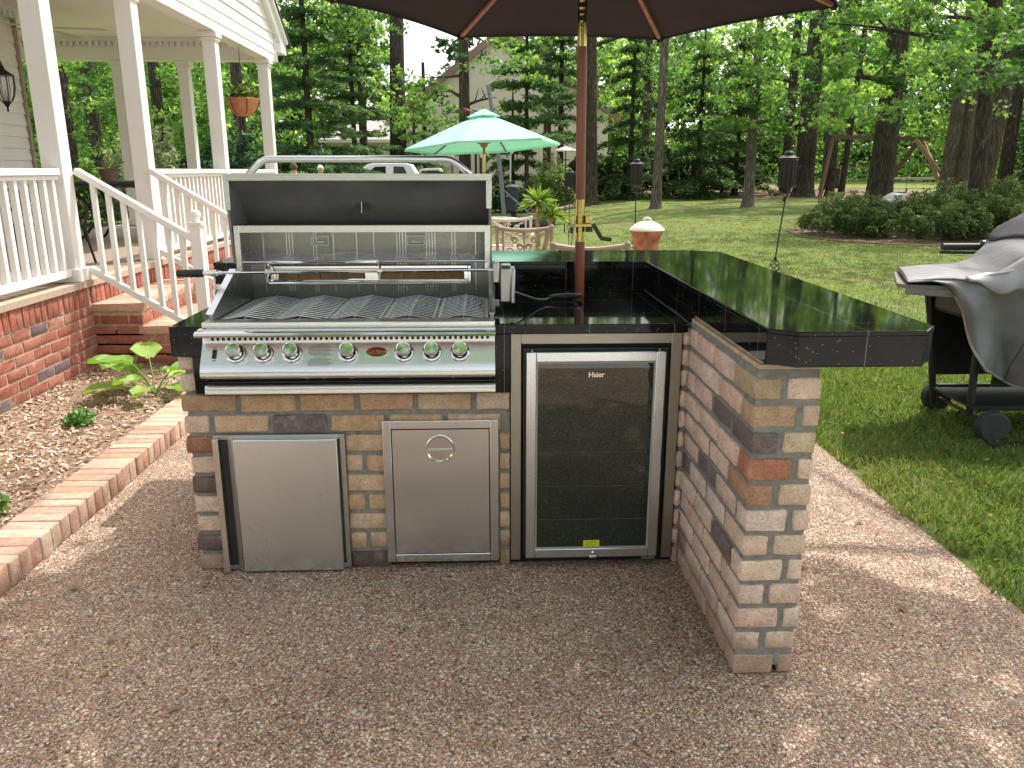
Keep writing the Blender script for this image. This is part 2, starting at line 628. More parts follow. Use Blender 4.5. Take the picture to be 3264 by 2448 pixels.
# granite
mb = MB()
mb.box(-1.100, -.985, 2.790, 3.632, .842, .950)
mb.box(-1.030, -.975, 2.792, 2.83, .704, .842)
mb.box(.040, .0975, 2.790, 2.83, .700, .915)
mb.box(.040, .735, 2.790, 3.632, .916, .950)
mb.box(-.985, .040, 3.42, 3.632, .916, .950)
mb.box(-.975, .040, 2.795, 2.83, .700, .712)
obj('countertop', mb, GRANITE, isl, bevel=.002)
mb = MB()
mb.box(-1.15, .742, 3.632, 3.66, .9505, 1.045)
mb.box(.742, .762, 2.806, 3.66, .951, 1.0)
obj('backsplash', mb, GRANITE, isl)
mb = MB()
bar = [(.745, 3.628), (.745, 2.032), (.812, 1.984), (1.143, 1.984), (1.198, 2.05), (1.204, 4.035), (1.065, 4.135), (-1.20, 4.135), (-1.20, 3.628)]
mb.prism(bar, .984, 1.0785)
mb2 = MB()
obj('bar_top', mb, GRANITE, isl, bevel=.0025)
# slight nosing line along the bar's edge
mb = MB()
cx = sum(p[0] for p in bar) / len(bar)
nos = [(.7425, 3.626), (.7425, 2.0308), (.8113, 1.9815), (1.144, 1.9815), (1.2005, 2.049), (1.2065, 4.036), (1.066, 4.1375), (-1.2025, 4.1375), (-1.2025, 3.626)]
mb.prism(nos, 1.0655, 1.0800)
obj('bar_nosing', mb, GRANITE, isl, bevel=.003)

# steel surround of the fridge opening
def frame(mbx, x0, x1, z0, z1, w_, y0, y1, wb=None):
    wb = w_ if wb is None else wb
    mbx.box(x0, x0 + w_, y0, y1, z0, z1)
    mbx.box(x1 - w_, x1, y0, y1, z0, z1)
    mbx.box(x0 + w_, x1 - w_, y0, y1, z1 - w_, z1)
    if wb: mbx.box(x0 + w_, x1 - w_, y0, y1, z0, z0 + wb)
mb = MB(); frame(mb, .098, .717, .028, .9145, .0375, 2.797, 2.815, 0)
obj('fridge_surround', mb, TRIMST, isl, bevel=.0015)
mb = MB(); mb.box(.098, .717, 2.816, 2.83, .03, .90); mb.box(.10, .72, 2.86, 3.5, .004, .028)
obj('fridge_recess', mb, CAVITY, isl)

# left access door
dr = MB(); frame(dr, -.988, -.512, .010, .547, .018, 2.796, 2.812)
door = obj('door_frame', dr, STEEL_D, isl, bevel=.001)
mb = MB(); mb.box(-.9125, -.536, 2.772, 2.80, .010, .536)
obj('access_door', mb, STEEL_V, isl, bevel=.004, label='plain brushed steel door with a full height handle channel at its left')
mb = MB()
mb.ext([(-.985, 2.772, .008), (-.963, 2.768, .008), (-.963, 2.792, .008), (-.985, 2.794, .008)], (0, 0, .53))
mb.ext([(-.935, 2.790, .012), (-.9135, 2.773, .012), (-.9135, 2.80, .012), (-.935, 2.80, .012)], (0, 0, .524))
obj('door_handle', mb, STEEL, isl, bevel=.001)
mb = MB(); mb.box(-.962, -.9355, 2.7935, 2.7955, .028, .53)
obj('handle_groove', mb, BLACKM, isl)
# pull out drawer front
mb = MB()
def rrect(x0, x1, z0, z1, r, y):
    out = []
    for cx_, cz_, a0 in ((x1 - r, z1 - r, 0), (x0 + r, z1 - r, 90), (x0 + r, z0 + r, 180), (x1 - r, z0 + r, 270)):
        for i in range(5):
            a = R(a0 + 22.5 * i)
            out.append((cx_ + r * math.cos(a), y, cz_ + r * math.sin(a)))
    return out
frame(mb, -.3735, .0525, .030, .5965, .0325, 2.789, 2.808)
obj('drawer_frame', mb, STEEL_S, isl, bevel=.003)
mb = MB()
# panel with a round hole
hx, hz, hr = -.163, .487, .046
n = 32
ring = [(hx + hr * math.cos(2 * math.pi * i / n), 2.7905, hz + hr * math.sin(2 * math.pi * i / n)) for i in range(n)]
outer = []
px0, px1, pz0, pz1 = -.338, .0165, .0655, .561
for i in range(n):
    a = 2 * math.pi * i / n
    dx, dz = math.cos(a), math.sin(a)
    t = min((px1 - hx) / dx if dx > 1e-6 else 1e9, (px0 - hx) / dx if dx < -1e-6 else 1e9, (pz1 - hz) / dz if dz > 1e-6 else 1e9, (pz0 - hz) / dz if dz < -1e-6 else 1e9)
    outer.append([hx + dx * t, 2.7905, hz + dz * t])
for cxy in ((px0, pz0), (px1, pz0), (px0, pz1), (px1, pz1)):
    j = min(range(n), key=lambda q: (outer[q][0] - cxy[0]) ** 2 + (outer[q][2] - cxy[1]) ** 2)
    outer[j][0], outer[j][2] = cxy
mb.add(ring + [tuple(p) for p in outer], [(i, n + i, n + (i + 1) % n, (i + 1) % n) for i in range(n)])
pd = obj('drawer_front', mb, STEEL_S, isl, smooth=0)
mb = MB(); frame(mb, -.3415, .020, .062, .5645, .004, 2.7915, 2.80); obj('drawer_gap', mb, CAVITY, isl)
mb = MB()
mb.lathe([(.046, 2.800), (.045, 2.787), (.051, 2.7855), (.0535, 2.787), (.0535, 2.7915)], (hx, 0, hz), 40, 'y')
pull = obj('pull_ring', mb, CHROME, isl)
mb = MB(); mb.lathe([(.0, 2.818), (.03, 2.815), (.0465, 2.797)], (hx, 0, hz), 32, 'y')
obj('pull_cup', mb, steel('recess_shade_steel', (.17, .165, .16), .25), pull)  # cup steel darkened, the shade of the recess put into its colour
mb = MB(); mb.box(hx - .045, hx + .045, 2.789, 2.797, hz - .006, hz - .001)
mb.ext([(hx + .044 * math.cos(R(a)), 2.7885, hz - .006 + .042 * math.sin(R(a))) for a in range(180, 361, 15)], (0, .002, 0))
obj('pull_lip', mb, CHROME, pull)

# ------------------------------------------------------------------ built in grill
gr = thing('built_in_grill', 'stainless steel gas grill built into the brick island with its hood raised open', 'grill', (-.465, 2.8, .70))
mb = MB()
mb.box(-.975, .042, 2.758, 2.835, .9495, .969)
mb.box(-.962, .034, 2.76, 2.775, .93, .95)
obj('front_rail', mb, STEEL, gr, bevel=.003)
mb = MB()
mb.extx([(2.770, .925), (2.712, .925), (2.702, .928), (2.698, .935), (2.702, .942), (2.712, .9455), (2.770, .949)], -.984, .0425)
obj('bull_nose', mb, CHROME, gr)
mb = MB()
prof = [(2.80, .9255), (2.768, .9253), (2.7635, .898), (2.7605, .8925), (2.7195, .834), (2.7115, .8195), (2.7065, .807), (2.7045, .797), (2.7055, .789), (2.7105, .783), (2.719, .779), (2.735, .7765), (2.80, .7755)]
mb.extx(prof, -.978, .0405)
pan = obj('control_panel', mb, STEEL, gr, smooth=25)
PT = R(34.9)
def onpanel(mbx):
    # local x, -y outwards, z up the slope -> sloping panel face
    ct, st_ = math.cos(-PT), math.sin(-PT)
    mbx.v = [(x, 2.762 + y * ct - z * st_, .895 + y * st_ + z * ct) for x, y, z in mbx.v]
    return mbx
mb = MB()
x = -.948
while x < .012:
    mb.box(x, x + .009, 2.7645 - .0012, 2.7665, .9055, .9145)
    x += .0188
obj('vent_slots', mb, CAVITY, pan)
for kx in (-.857, -.763, -.664, -.471, -.2765, -.1805, -.0825):
    z = -.041
    mb = MB()
    mb.lathe([(.034, .004), (.0355, -.004), (.033, -.009), (.027, -.0105), (.0255, -.004)], (kx, 0, z), 32, 'y')
    bz = obj('knob_bezel', onpanel(mb), CHROME, gr)
    mb = MB()
    mb.lathe([(.0245, -.006), (.0245, -.014)], (kx, 0, z), 32, 'y')
    obj('knob_shadow_ring', onpanel(mb), BLACKP, bz)
    mb = MB()
    mb.lathe([(.0245, -.012), (.0242, -.036), (.0258, -.040), (.0265, -.046), (.0255, -.049), (.0235, -.0505), (.0215, -.0490), (.0, -.0498)], (kx, 0, z), 36, 'y')
    obj('knob', onpanel(mb), CHROME, bz)
REDE = plain('dark_red_enamel', (.22, .008, .012), .25, 0, .1)
bx_, bz_ = -.372, -.037
mb = MB(); mb.ext([(bx_ + .037 * math.cos(2 * math.pi * i / 40), .002, bz_ + .0195 * math.sin(2 * math.pi * i / 40)) for i in range(40)], (0, -.006, 0))
bd = obj('badge', onpanel(mb), CHROME, pan)
mb = MB(); mb.ext([(bx_ + .0345 * math.cos(2 * math.pi * i / 40), -.0042, bz_ + .017 * math.sin(2 * math.pi * i / 40)) for i in range(40)], (0, -.0006, 0))
obj('badge_enamel', onpanel(mb), REDE, bd)
def panel_pt(x, h, z):
    q = MB(); q.v = [(x, -h, z)]; return onpanel(q).v[0]
t = text_mesh('badge_lettering', 'Cal Flame', .0165, panel_pt(bx_, .0052, bz_ + .001), CHROME, bd, .35, .0006, 0, 90 - 34.9)
mb = MB(); mb.box(bx_ - .026, bx_ + .026, -.0055, -.0046, bz_ - .0085, bz_ - .0073); obj('badge_line', onpanel(mb), CHROME, bd)
mb = MB(); mb.box(-.939, -.926, -.005, -.0005, -.056, -.024)
obj('light_switch', onpanel(mb), BLACKP, pan)
INK = plain('grey_print', (.09, .09, .09), .6)
text_mesh('switch_on_text', 'ON', .0075, panel_pt(-.9325, .001, -.016), INK, pan, 0, .0002, 0, 90 - 34.9)
text_mesh('switch_off_text', 'OFF', .0075, panel_pt(-.9325, .001, -.065), INK, pan, 0, .0002, 0, 90 - 34.9)
mb = MB()
z = -.004; r2 = random.Random(3); i = 0
while z > -.088:
    if i == 0: x0, x1 = -.575, -.555
    elif i in (1, 9, 10): x0, x1 = -.588, -.545
    elif i in (2, 11, 8): x0, x1 = -.602, -.53
    else: x0, x1 = -.609, -.522 - r2.random() * .018
    xx = x0
    while xx < x1:
        xe = min(xx + .003 + r2.random() * .008, x1)
        mb.quad((xx, -.0009, z), (xe, -.0009, z), (xe, -.0009, z + .0018), (xx, -.0009, z + .0018))
        xx = xe + .0015
    z -= .0052 if i != 9 else .0075
    i += 1
obj('printed_instructions', onpanel(mb), plain('pale_print', (.14, .14, .135), .6), pan, smooth=0)
# drip tray
mb = MB()
mb.extx([(2.80, .716), (2.742, .716), (2.736, .7185), (2.735, .738), (2.739, .746), (2.748, .7495), (2.80, .7515)], -.977, .0415)
obj('drip_tray', mb, STEEL, gr, smooth=50)
mb = MB(); mb.box(-.966, .032, 2.785, 2.80, .704, .80); mb.box(-.966, .032, 2.76, 2.80, .7525, .756)
for k in range(6):
    pass
obj('tray_gap', mb, BLACKM, gr)
mb = MB()
for kx in (-.63, -.57, -.47, -.29, -.11):
    for dz in (0, .006):
        mb.beam((kx - .012, 2.7845, .766 + dz), (kx, 2.7845, .760 + dz), .002, .0022); mb.beam((kx, 2.7845, .760 + dz), (kx + .012, 2.7845, .766 + dz), .002, .0022)
obj('tray_vents', mb, CHROME, gr, smooth=0)

# fire box
BACK = steel('heat_dulled_steel', (.30, .292, .285), .28, (500, 3, 3))
sidep = [(2.83, .80), (2.83, .986), (3.14, 1.105), (3.192, 1.105), (3.192, 1.27), (3.36, 1.27), (3.36, .80)]
for xa, xb in ((-.968, -.956), (.026, .038)):
    mb = MB(); mb.extx(sidep, xa, xb)
    obj('side_panel', mb, BACK, gr, smooth=0)
mb = MB(); mb.box(-.956, .026, 3.352, 3.36, .80, 1.262)
fb = obj('fire_back', mb, BACK, gr, smooth=0)
mb = MB()
xs = -.90
while xs < 0:
    mb.box(xs, xs + .003, 3.349, 3.352, .99, 1.25); xs += random.choice((.012, .085, .095, .07))  # thin brighter vertical strips at uneven spacing
obj('fire_back_strip', mb, STEEL, gr, smooth=0)
mb = MB(); mb.box(-.956, .026, 2.84, 3.352, .80, .905)
obj('burner_box', mb, BLACKM, gr, smooth=0)
mb = MB()
for i in range(5):
    xb = -.85 + i * .19
    mb.extx([(2.9, .91), (2.905, .93), (3.3, .93), (3.305, .91)], xb, xb + .11)
obj('burner', mb, BLACKM, gr)
for x0, x1 in ((-.978, -.953), (.022, .044)):
    mb = MB()
    mb.ext([(x0, 2.822, .984), (x1, 2.822, .984), (x1, 3.135, 1.107), (x0, 3.135, 1.107)], (0, -.002, .004))
    obj('side_flange', mb, STEEL, gr, smooth=0)
mb = MB()
mb.box(-.962, -.942, 3.178, 3.19, 1.095, 1.272); mb.box(.009, .030, 3.178, 3.19, 1.095, 1.272)
mb.box(-.942, .009, 3.178, 3.19, 1.245, 1.272)
obj('opening_frame', mb, STEEL, gr, bevel=.001)
mb = MB()
for x0 in (-.705, -.312):
    frame(mb, x0, x0 + .078, 1.178, 1.222, .008, 3.342, 3.349)
    mb.box(x0 + .02, x0 + .058, 3.343, 3.349, 1.188, 1.2)
obj('interior_light', mb, STEEL_D, gr, bevel=.001)
# rotisserie burner
mb = MB(); frame(mb, -.872, -.048, 1.022, 1.10, .013, 3.322, 3.349)
rbn = obj('rear_burner_frame', mb, CHROME, gr, bevel=.002)
mb = MB()
for x0, x1 in ((-.852, -.49), (-.43, -.07)):
    nn = 4
    for i in range(nn):
        a = x0 + (x1 - x0) * i / nn
        mb.box(a + .0015, a + (x1 - x0) / nn - .0015, 3.338, 3.349, 1.042, 1.078)
obj('ceramic_tile', mb, plain('brown_ceramic', (.33, .19, .09), .8, 0, .2, 30), rbn)
mb = MB()
for x0 in (-.868, -.488, -.078):
    mb.box(x0, x0 + .028 + (.03 if x0 == -.488 else 0), 3.330, 3.337, 1.040, 1.080)
mb.box(-.858, -.06, 3.335, 3.349, 1.0785, 1.086); mb.box(-.858, -.06, 3.335, 3.349, 1.033, 1.0415)
obj('burner_clip', mb, CHROME, rbn, bevel=.002)
# warming rack
mb = MB()
xs = -.945
for i in range(10):
    w_ = .0955
    tl = .007 * (1 if i % 2 else -1) * random.uniform(.4, 1)
    mb.add([(xs + .001, 3.19, 1.130 + tl), (xs + w_ - .001, 3.19, 1.130 - tl), (xs + w_ - .001, 3.335, 1.147 + tl), (xs + .001, 3.335, 1.147 - tl)], [(0, 1, 2, 3)])
    xs += w_
rk = obj('warming_rack', mb, STEEL, gr, smooth=0)
mb = MB(); mb.tube([(-.95, 3.186, 1.130), (.02, 3.186, 1.132)], .0045, 8)
obj('rack_wire', mb, CHROME, rk)
# grates
GRATE = steel('grate_steel', (.74, .73, .71), .2)
P2 = .0978
for sct in range(5):
    mb = MB()
    x0 = -.950 + sct * 2 * P2 * .9975
    for j in range(15):
        y = 2.856 + j * .0336
        pts = []
        for u, zz in ((0, .9605), (.05, .9608), (.93, .9745), (.97, .976), (1.03, .976), (1.07, .9745), (1.95, .9608), (2, .9605)):
            pts.append((x0 + u * P2 * .985, y, zz))
        mb.tube(pts, .0022, 7)
    for xx in (x0 + .01, x0 + P2, x0 + 2 * P2 - .012):
        zz = .960 if abs(xx - x0 - P2) > .02 else .972
        mb.beam((xx, 2.85, zz - .006), (xx, 3.335, zz - .006), .006, .008)
    obj('cooking_grate', mb, GRATE, gr, smooth=60)
# hood
hs = [(3.186, 1.466), (3.186, 1.335), (3.215, 1.12), (3.40, 1.10), (3.50, 1.16), (3.52, 1.27), (3.30, 1.466)]
mb = MB(); mb.extx(hs, -.984, -.974); mb.extx(hs, .026, .036)
mb.ext([(-.974, 3.20, 1.447), (-.974, 3.30, 1.40), (-.974, 3.455, 1.235), (-.974, 3.43, 1.12), (-.974, 3.44, 1.12), (-.974, 3.468, 1.24), (-.974, 3.31, 1.412), (-.974, 3.20, 1.46)], (1.0, 0, 0))
lin = obj('hood_liner', mb, LINER, gr, smooth=30)
mb = MB()
mb.ext([(-.986, 3.19, 1.4665), (-.986, 3.305, 1.4665), (-.986, 3.50, 1.29), (-.986, 3.53, 1.20), (-.986, 3.45, 1.11), (-.986, 3.447, 1.12), (-.986, 3.52, 1.2), (-.986, 3.49, 1.285), (-.986, 3.30, 1.462), (-.986, 3.19, 1.462)], (1.024, 0, 0))
mb.box(-.988, -.966, 3.178, 3.185, 1.33, 1.4405)
mb.box(.016, .038, 3.178, 3.185, 1.335, 1.4405)
mb.box(-.988, .038, 3.178, 3.185, 1.4405, 1.467)
hd = obj('hood', mb, STEEL, gr, smooth=30, bevel=.0012)
mb = MB()
pts = [(-.955, 3.37, 1.43), (-.93, 3.345, 1.466), (-.894, 3.332, 1.498), (-.878, 3.33, 1.510), (-.860, 3.33, 1.519), (-.838, 3.33, 1.522), (-.145, 3.33, 1.522), (-.125, 3.33, 1.519), (-.107, 3.33, 1.510), (-.091, 3.332, 1.498), (-.053, 3.345, 1.466), (-.028, 3.37, 1.43)]
mb.tube(pts, .0138, 16)
obj('hood_handle', mb, STEEL, hd)
mb = MB(); mb.lathe([(0, 0), (.032, 0), (.032, .006), (0, .006)], (-.485, 3.338, 1.335), 20, 'y', sx=1, sy=.42)
th = obj('thermometer', mb, BLACKP, hd)
mb = MB(); mb.tube([(-.487, 3.325, 1.312), (-.485, 3.322, 1.357)], .0022, 6)
obj('thermometer_probe', mb, STEEL, hd)

# ------------------------------------------------------------------ rotisserie
rs = thing('rotisserie_spit', 'chrome rotisserie spit with black handle and two fork clamps across the open grill', 'rotisserie', (-.5, 3.02, 1.0))
zl, zr = 1.108, 1.117
def zs(x): return zl + (zr - zl) * (x + 1.13) / 1.18
mb = MB(); mb.tube([(-1.03, 3.02, zs(-1.03)), (.062, 3.02, zs(.062))], .0058, 8)
obj('spit_rod', mb, CHROME, rs)
mb = MB()
mb.tube([(-1.138, 3.02, zs(-1.138)), (-1.134, 3.02, zs(-1.134)), (-1.06, 3.02, zs(-1.06)), (-1.042, 3.02, zs(-1.042)), (-1.04, 3.02, zs(-1.04))], [.009, .0145, .0155, .0145, .009], 14)
obj('spit_handle', mb, BLACKP, rs)
mb = MB()
mb.tube([(-1.04, 3.02, zs(-1.04)), (-1.03, 3.02, zs(-1.03)), (-1.025, 3.02, zs(-1.02)), (-.99, 3.02, zs(-.99)), (-.985, 3.02, zs(-.98)), (-.97, 3.02, zs(-.97))], [.009, .009, .012, .012, .008, .008], 12)
mb.tube([(-1.003, 3.02, 1.108), (-1.0, 3.015, .99)], .0035, 8)
mb.lathe([(.0, .002), (.0165, .002), (.0165, .03), (0, .03)], (-1.002, 3.016, 1.02), 14)
mb.tube([(-1.012, 3.015, 1.02), (-1.012, 3.015, .985)], .003, 6)
obj('counterweight', mb, STEEL, rs)
for fx, dr_ in ((-.80, 1), (-.385, -1)):
    zf = zs(fx)
    mb = MB()
    mb.lathe([(.005, -.009), (.0125, -.009), (.0125, .009), (.005, .009)], (fx, 3.02, zf), 14, 'x')
    mb.tube([(fx, 3.02, zf + .01), (fx, 3.02, zf + .03)], .003, 6)
    mb.lathe([(0, 0), (.007, 0), (.007, .008), (0, .008)], (fx, 3.02, zf + .026), 10)
    for a in (55, 125, 235, 305):
        ca, sa = .045 * math.cos(R(a)), .045 * math.sin(R(a))
        mb.tube([(fx, 3.02, zf), (fx, 3.02 + ca * .8, zf + sa * .8), (fx + dr_ * .008, 3.02 + ca, zf + sa), (fx + dr_ * .11, 3.02 + ca * 1.05, zf + sa * .95), (fx + dr_ * .125, 3.02 + ca, zf + sa * .93)], [.0032, .0032, .0032, .0032, .001], 7)
    obj('meat_fork', mb, CHROME, rs)
mt = thing('rotisserie_motor', 'grey metal rotisserie motor bolted on the right side of the open grill', 'motor', (.095, 3.03, .99))
mb = MB()
mb.ext([(.062, 2.965, 1.0), (.062, 3.085, 1.0), (.0655, 3.085, 1.125), (.0655, 3.065, 1.137), (.0655, 2.985, 1.137), (.0655, 2.965, 1.125)], (.042, 0, 0))
obj('motor_case', mb, steel('cast_grey_metal', (.42, .42, .41), .34), mt, bevel=.006)
mb = MB()
mb.ext([(.104, 2.975, .995), (.104, 3.08, .995), (.106, 3.07, 1.125), (.106, 2.985, 1.125)], (.016, 0, 0))
mb.box(.038, .062, 2.96, 3.05, 1.075, 1.15)
obj('motor_cover', mb, STEEL_D, mt, bevel=.004)
mb = MB(); mb.box(.040, .064, 2.95, 3.10, .985, .992); mb.box(.040, .046, 2.95, 3.10, .992, 1.07)
obj('bracket', mb, BLACKM, mt, bevel=.001)

# cord
mb = MB()
pts = [(.10, 3.10, 1.02), (.13, 3.13, 1.03), (.17, 3.17, .99), (.22, 3.2, .962), (.27, 3.26, .957)]
r2 = random.Random(5)
for i in range(64):
    a = i / 64 * math.pi * 2 * 4.6
    rr = 1 + r2.uniform(-.13, .13)
    pts.append((.345 + .075 * rr * math.cos(a + 3.6) + .006 * math.sin(i), 3.335 + .042 * rr * math.sin(a + 3.6), .957 + .028 * (.5 + .5 * math.sin(a * .5 + i * .23)) * (.4 + .6 * r2.random())))
# smooth the path
for _ in range(2):
    pts = [pts[0]] + [tuple((pts[i - 1][k] + 2 * pts[i][k] + pts[i + 1][k]) / 4 for k in range(3)) for i in range(1, len(pts) - 1)] + [pts[-1]]
pts = [(p[0], p[1], max(p[2], .956)) for p in pts]
mb.tube(pts, .0042, 7)
tag(obj('power_cord', mb, plain('cord_rubber', (.035, .035, .037), .28, 0, .1), None, (.345, 3.335, .951)), 'coiled black power cord lying on the black counter beside the umbrella pole', 'cord')
mb = MB()
pts = [(.118, 3.12, .957), (.14, 3.06, .956), (.22, 3.02, .956), (.30, 3.10, .956), (.38, 3.24, .957), (.40, 3.30, .96)]
# ------------------------------------------------------------------ fridge
fr = thing('beverage_fridge', 'undercounter fridge with steel framed dark glass door and silver lettering, set in the island', 'fridge', (.405, 2.8, .03))
mb = MB(); mb.box(.142, .672, 2.803, 3.35, .045, .862); mb.box(.16, .655, 2.80, 2.806, .03, .05); 
obj('cabinet', mb, BLACKP, fr, bevel=.003)
mb = MB(); frame(mb, .1535, .6565, .0465, .8515, .036, 2.772, 2.800)
df = obj('door', mb, STEEL_V, fr, bevel=.003)
def glassmat():
    m, nt, b, N, L = new_mat('dark_tinted_glass')
    setc(b.inputs['Base Color'], (.013, .022, .016))
    b.inputs['Roughness'].default_value = .015
    b.inputs['IOR'].default_value = 1.75
    return m
mb = MB(); mb.box(.1895, .6205, 2.781, 2.790, .0825, .8155)
obj('glass', mb, glassmat(), df, smooth=0)
mb = MB(); frame(mb, .1895, .6205, .0825, .8155, .0055, 2.7765, 2.7808)
obj('glass_seal', mb, plain('pale_seal', (.32, .36, .33), .4), df, smooth=0)
SHELF = plain('dim_shelf_wire', (.075, .082, .076), .3)
mb = MB()
for z in (.20, .335, .47):
    mb.box(.20, .612, 2.7802, 2.7809, z, z + .0022)
obj('shelf_edge', mb, SHELF, df, smooth=0)
text_mesh('lettering', 'Haier', .026, (.407, 2.7795, .766), CHROME, df, 0, .001, .0006)
mb = MB(); mb.box(.375, .436, 2.779, 2.7806, .087, .114)
yl = obj('warning_label', mb, plain('yellow_label', (.75, .72, .02), .6), df, smooth=0)
mb = MB()
for q in range(4):
    mb.box(.380, .431 - .006 * (q % 2), 2.7784, 2.7789, .091 + q * .0055, .0925 + q * .0055)
obj('label_print', mb, plain('label_ink', (.28, .26, .02), .6), yl, smooth=0)
mb = MB(); mb.lathe([(.006, 2.772), (.006, 2.766), (.0045, 2.764), (0, 2.764)], (.411, 0, .064), 14, 'y')
mb.box(.398, .424, 2.768, 2.7715, .045, .052)
obj('lock', mb, CHROME, df)
mb = MB(); mb.box(.60, .65, 2.775, 2.80, .035, .043); mb.lathe([(.004, 0), (.004, .006)], (.175, 2.79, .8525), 8); mb.lathe([(.004, 0), (.004, .006)], (.635, 2.79, .8525), 8)
obj('hinge', mb, STEEL_D, fr)
# ------------------------------------------------------------------ ground
def lawn_mat():
    m, nt, b, N, L = new_mat('lawn')
    v = coords(N, L)
    n1 = noise(N, L, v, .7, 5); n2 = noise(N, L, v, 22, 6, .7); n3 = noise(N, L, v, 130, 4, .7)
    c = ramp(N, L, n2.outputs['Fac'], [(.25, (.11, .15, .04)), (.5, (.195, .255, .07)), (.75, (.30, .335, .12))])
    dry = ramp(N, L, n1.outputs['Fac'], [(.5, (0, 0, 0)), (.72, (1, 1, 1))])
    c = mix(N, L, dry, c, (.22, .215, .095))
    d = ramp(N, L, n3.outputs['Fac'], [(.3, (.55, .55, .55)), (.7, (1.3, 1.3, 1.3))])
    c = mix(N, L, .8, c, d, 'MULTIPLY')
    n6 = noise(N, L, v, 2.6, 6, .75)
    c = mix(N, L, 1, c, ramp(N, L, n6.outputs['Fac'], [(.32, (.62, .66, .6)), (.5, (1, 1, 1)), (.68, (1.25, 1.2, 1.15))]), 'MULTIPLY')
    L.new(c, b.inputs['Base Color'])
    b.inputs['Roughness'].default_value = .9
    b.inputs['Specular IOR Level'].default_value = .15
    bump(N, L, b, n3.outputs['Fac'], .9, .03)
    return m
xs_ = sorted(set([-140, -90, -60, -40, -25, -15, -8, -4, -2] + list(np.arange(0, 20, 1.0)) + [24, 30, 40, 60, 90, 140]))
ys_ = sorted(set([-80, -40, -20, -8] + list(np.arange(-2, 40, 1.5)) + [45, 50, 55, 60, 75, 100, 150, 240]))
mb = MB()
mb.add([(x, y, gz(x, y) - .004) for y in ys_ for x in xs_], [(j * len(xs_) + i, j * len(xs_) + i + 1, (j + 1) * len(xs_) + i + 1, (j + 1) * len(xs_) + i) for j in range(len(ys_) - 1) for i in range(len(xs_) - 1)])
LAWN = lawn_mat()
struct(obj('lawn', mb, LAWN, smooth=80))

def aggregate():
    m, nt, b, N, L = new_mat('exposed_aggregate')
    v = coords(N, L)
    dn = noise(N, L, v, 30, 2)
    vv = mix(N, L, .012, v, dn.outputs['Color'], 'ADD')
    def layer(scale):
        vo = N.new('ShaderNodeTexVoronoi'); vo.inputs['Scale'].default_value = scale
        vo.voronoi_dimensions = '2D'; vo.inputs['Randomness'].default_value = 1
        L.new(vv, vo.inputs['Vector'])
        wn_ = N.new('ShaderNodeTexWhiteNoise'); L.new(vo.outputs['Color'], wn_.inputs['Vector'])
        c = ramp(N, L, wn_.outputs['Value'], [(0, (.115, .082, .07)), (.12, (.29, .185, .135)), (.3, (.47, .305, .21)), (.44, (.40, .23, .165)), (.57, (.54, .39, .275)), (.69, (.34, .285, .255)), (.82, (.59, .46, .34)), (.95, (.78, .70, .59))])
        return vo, c
    v1, c1 = layer(118)
    v2, c2 = layer(175)
    n = noise(N, L, v, 16, 3)
    sel = ramp(N, L, n.outputs['Fac'], [(.47, (0, 0, 0)), (.53, (1, 1, 1))])
    c = mix(N, L, sel, c1, c2)
    dist = mix(N, L, sel, v1.outputs['Distance'], v2.outputs['Distance'])
    shade = ramp(N, L, dist, [(.0, (1.12, 1.12, 1.12)), (.42, (1, 1, 1)), (.62, (.42, .40, .38))])  # gaps between pebbles darkened: dark matrix plus painted cavity shade
    c = mix(N, L, 1, c, shade, 'MULTIPLY')
    n4 = noise(N, L, v, 1.1, 5)
    st = ramp(N, L, n4.outputs['Fac'], [(.32, (.72, .69, .67)), (.5, (.98, .97, .96)), (.68, (1.14, 1.12, 1.1))])
    c = mix(N, L, 1, c, st, 'MULTIPLY')
    L.new(c, b.inputs['Base Color'])
    b.inputs['Roughness'].default_value = .62
    b.inputs['Specular IOR Level'].default_value = .35
    h = ramp(N, L, dist, [(0, (1, 1, 1)), (.65, (0, 0, 0))])
    bump(N, L, b, h, .8, .006)
    return m
AGG = aggregate()
mb = MB(); mb.box(-1.735, 1.855, -.4, 11.5, -.10, .003)
mb.box(-3.5, -1.735, 5.6, 11.5, -.10, .002)
struct(obj('patio', mb, AGG, smooth=0))
mb = MB(); mb.box(-7, 8, -11, -.4, -.10, .0025)  # unseen pale ground added behind the camera to brighten the steel fronts
struct(obj('unseen_bounce_paving', mb, plain('pale_bounce_paving', (.56, .545, .52), .9, 0, .1, 2), smooth=0))

# far ground sheets
def sheet(name, pts, m, dz=.006):
    mbx = MB()
    n = len(pts)
    cx_ = sum(p[0] for p in pts) / n; cy_ = sum(p[1] for p in pts) / n
    rings = 6
    V = []
    for k in range(rings + 1):
        t = k / rings
        for p in pts:
            x = cx_ + (p[0] - cx_) * t; y = cy_ + (p[1] - cy_) * t
            V.append((x, y, gz(x, y) + dz))
    F = []
    for k in range(rings):
        for i in range(n):
            j = (i + 1) % n
            F.append((k * n + i, k * n + j, (k + 1) * n + j, (k + 1) * n + i) if k else (0, n + j, n + i)[::-1])
    mbx.add(V, F)
    return struct(obj(name, mbx, m, smooth=80))
MULCHG = plain('old_mulch', (.20, .125, .085), .95, 0, .45, 6, .8, 60)
DRIVE = plain('pale_concrete', (.50, .47, .43), .9, 0, .12, 2)
def blob(cx_, cy_, rx, ry, n=28, j=.12, seed=1):
    r_ = random.Random(seed)
    return [(cx_ + rx * math.cos(2 * math.pi * i / n) * (1 + r_.uniform(-j, j)), cy_ + ry * math.sin(2 * math.pi * i / n) * (1 + r_.uniform(-j, j))) for i in range(n)]
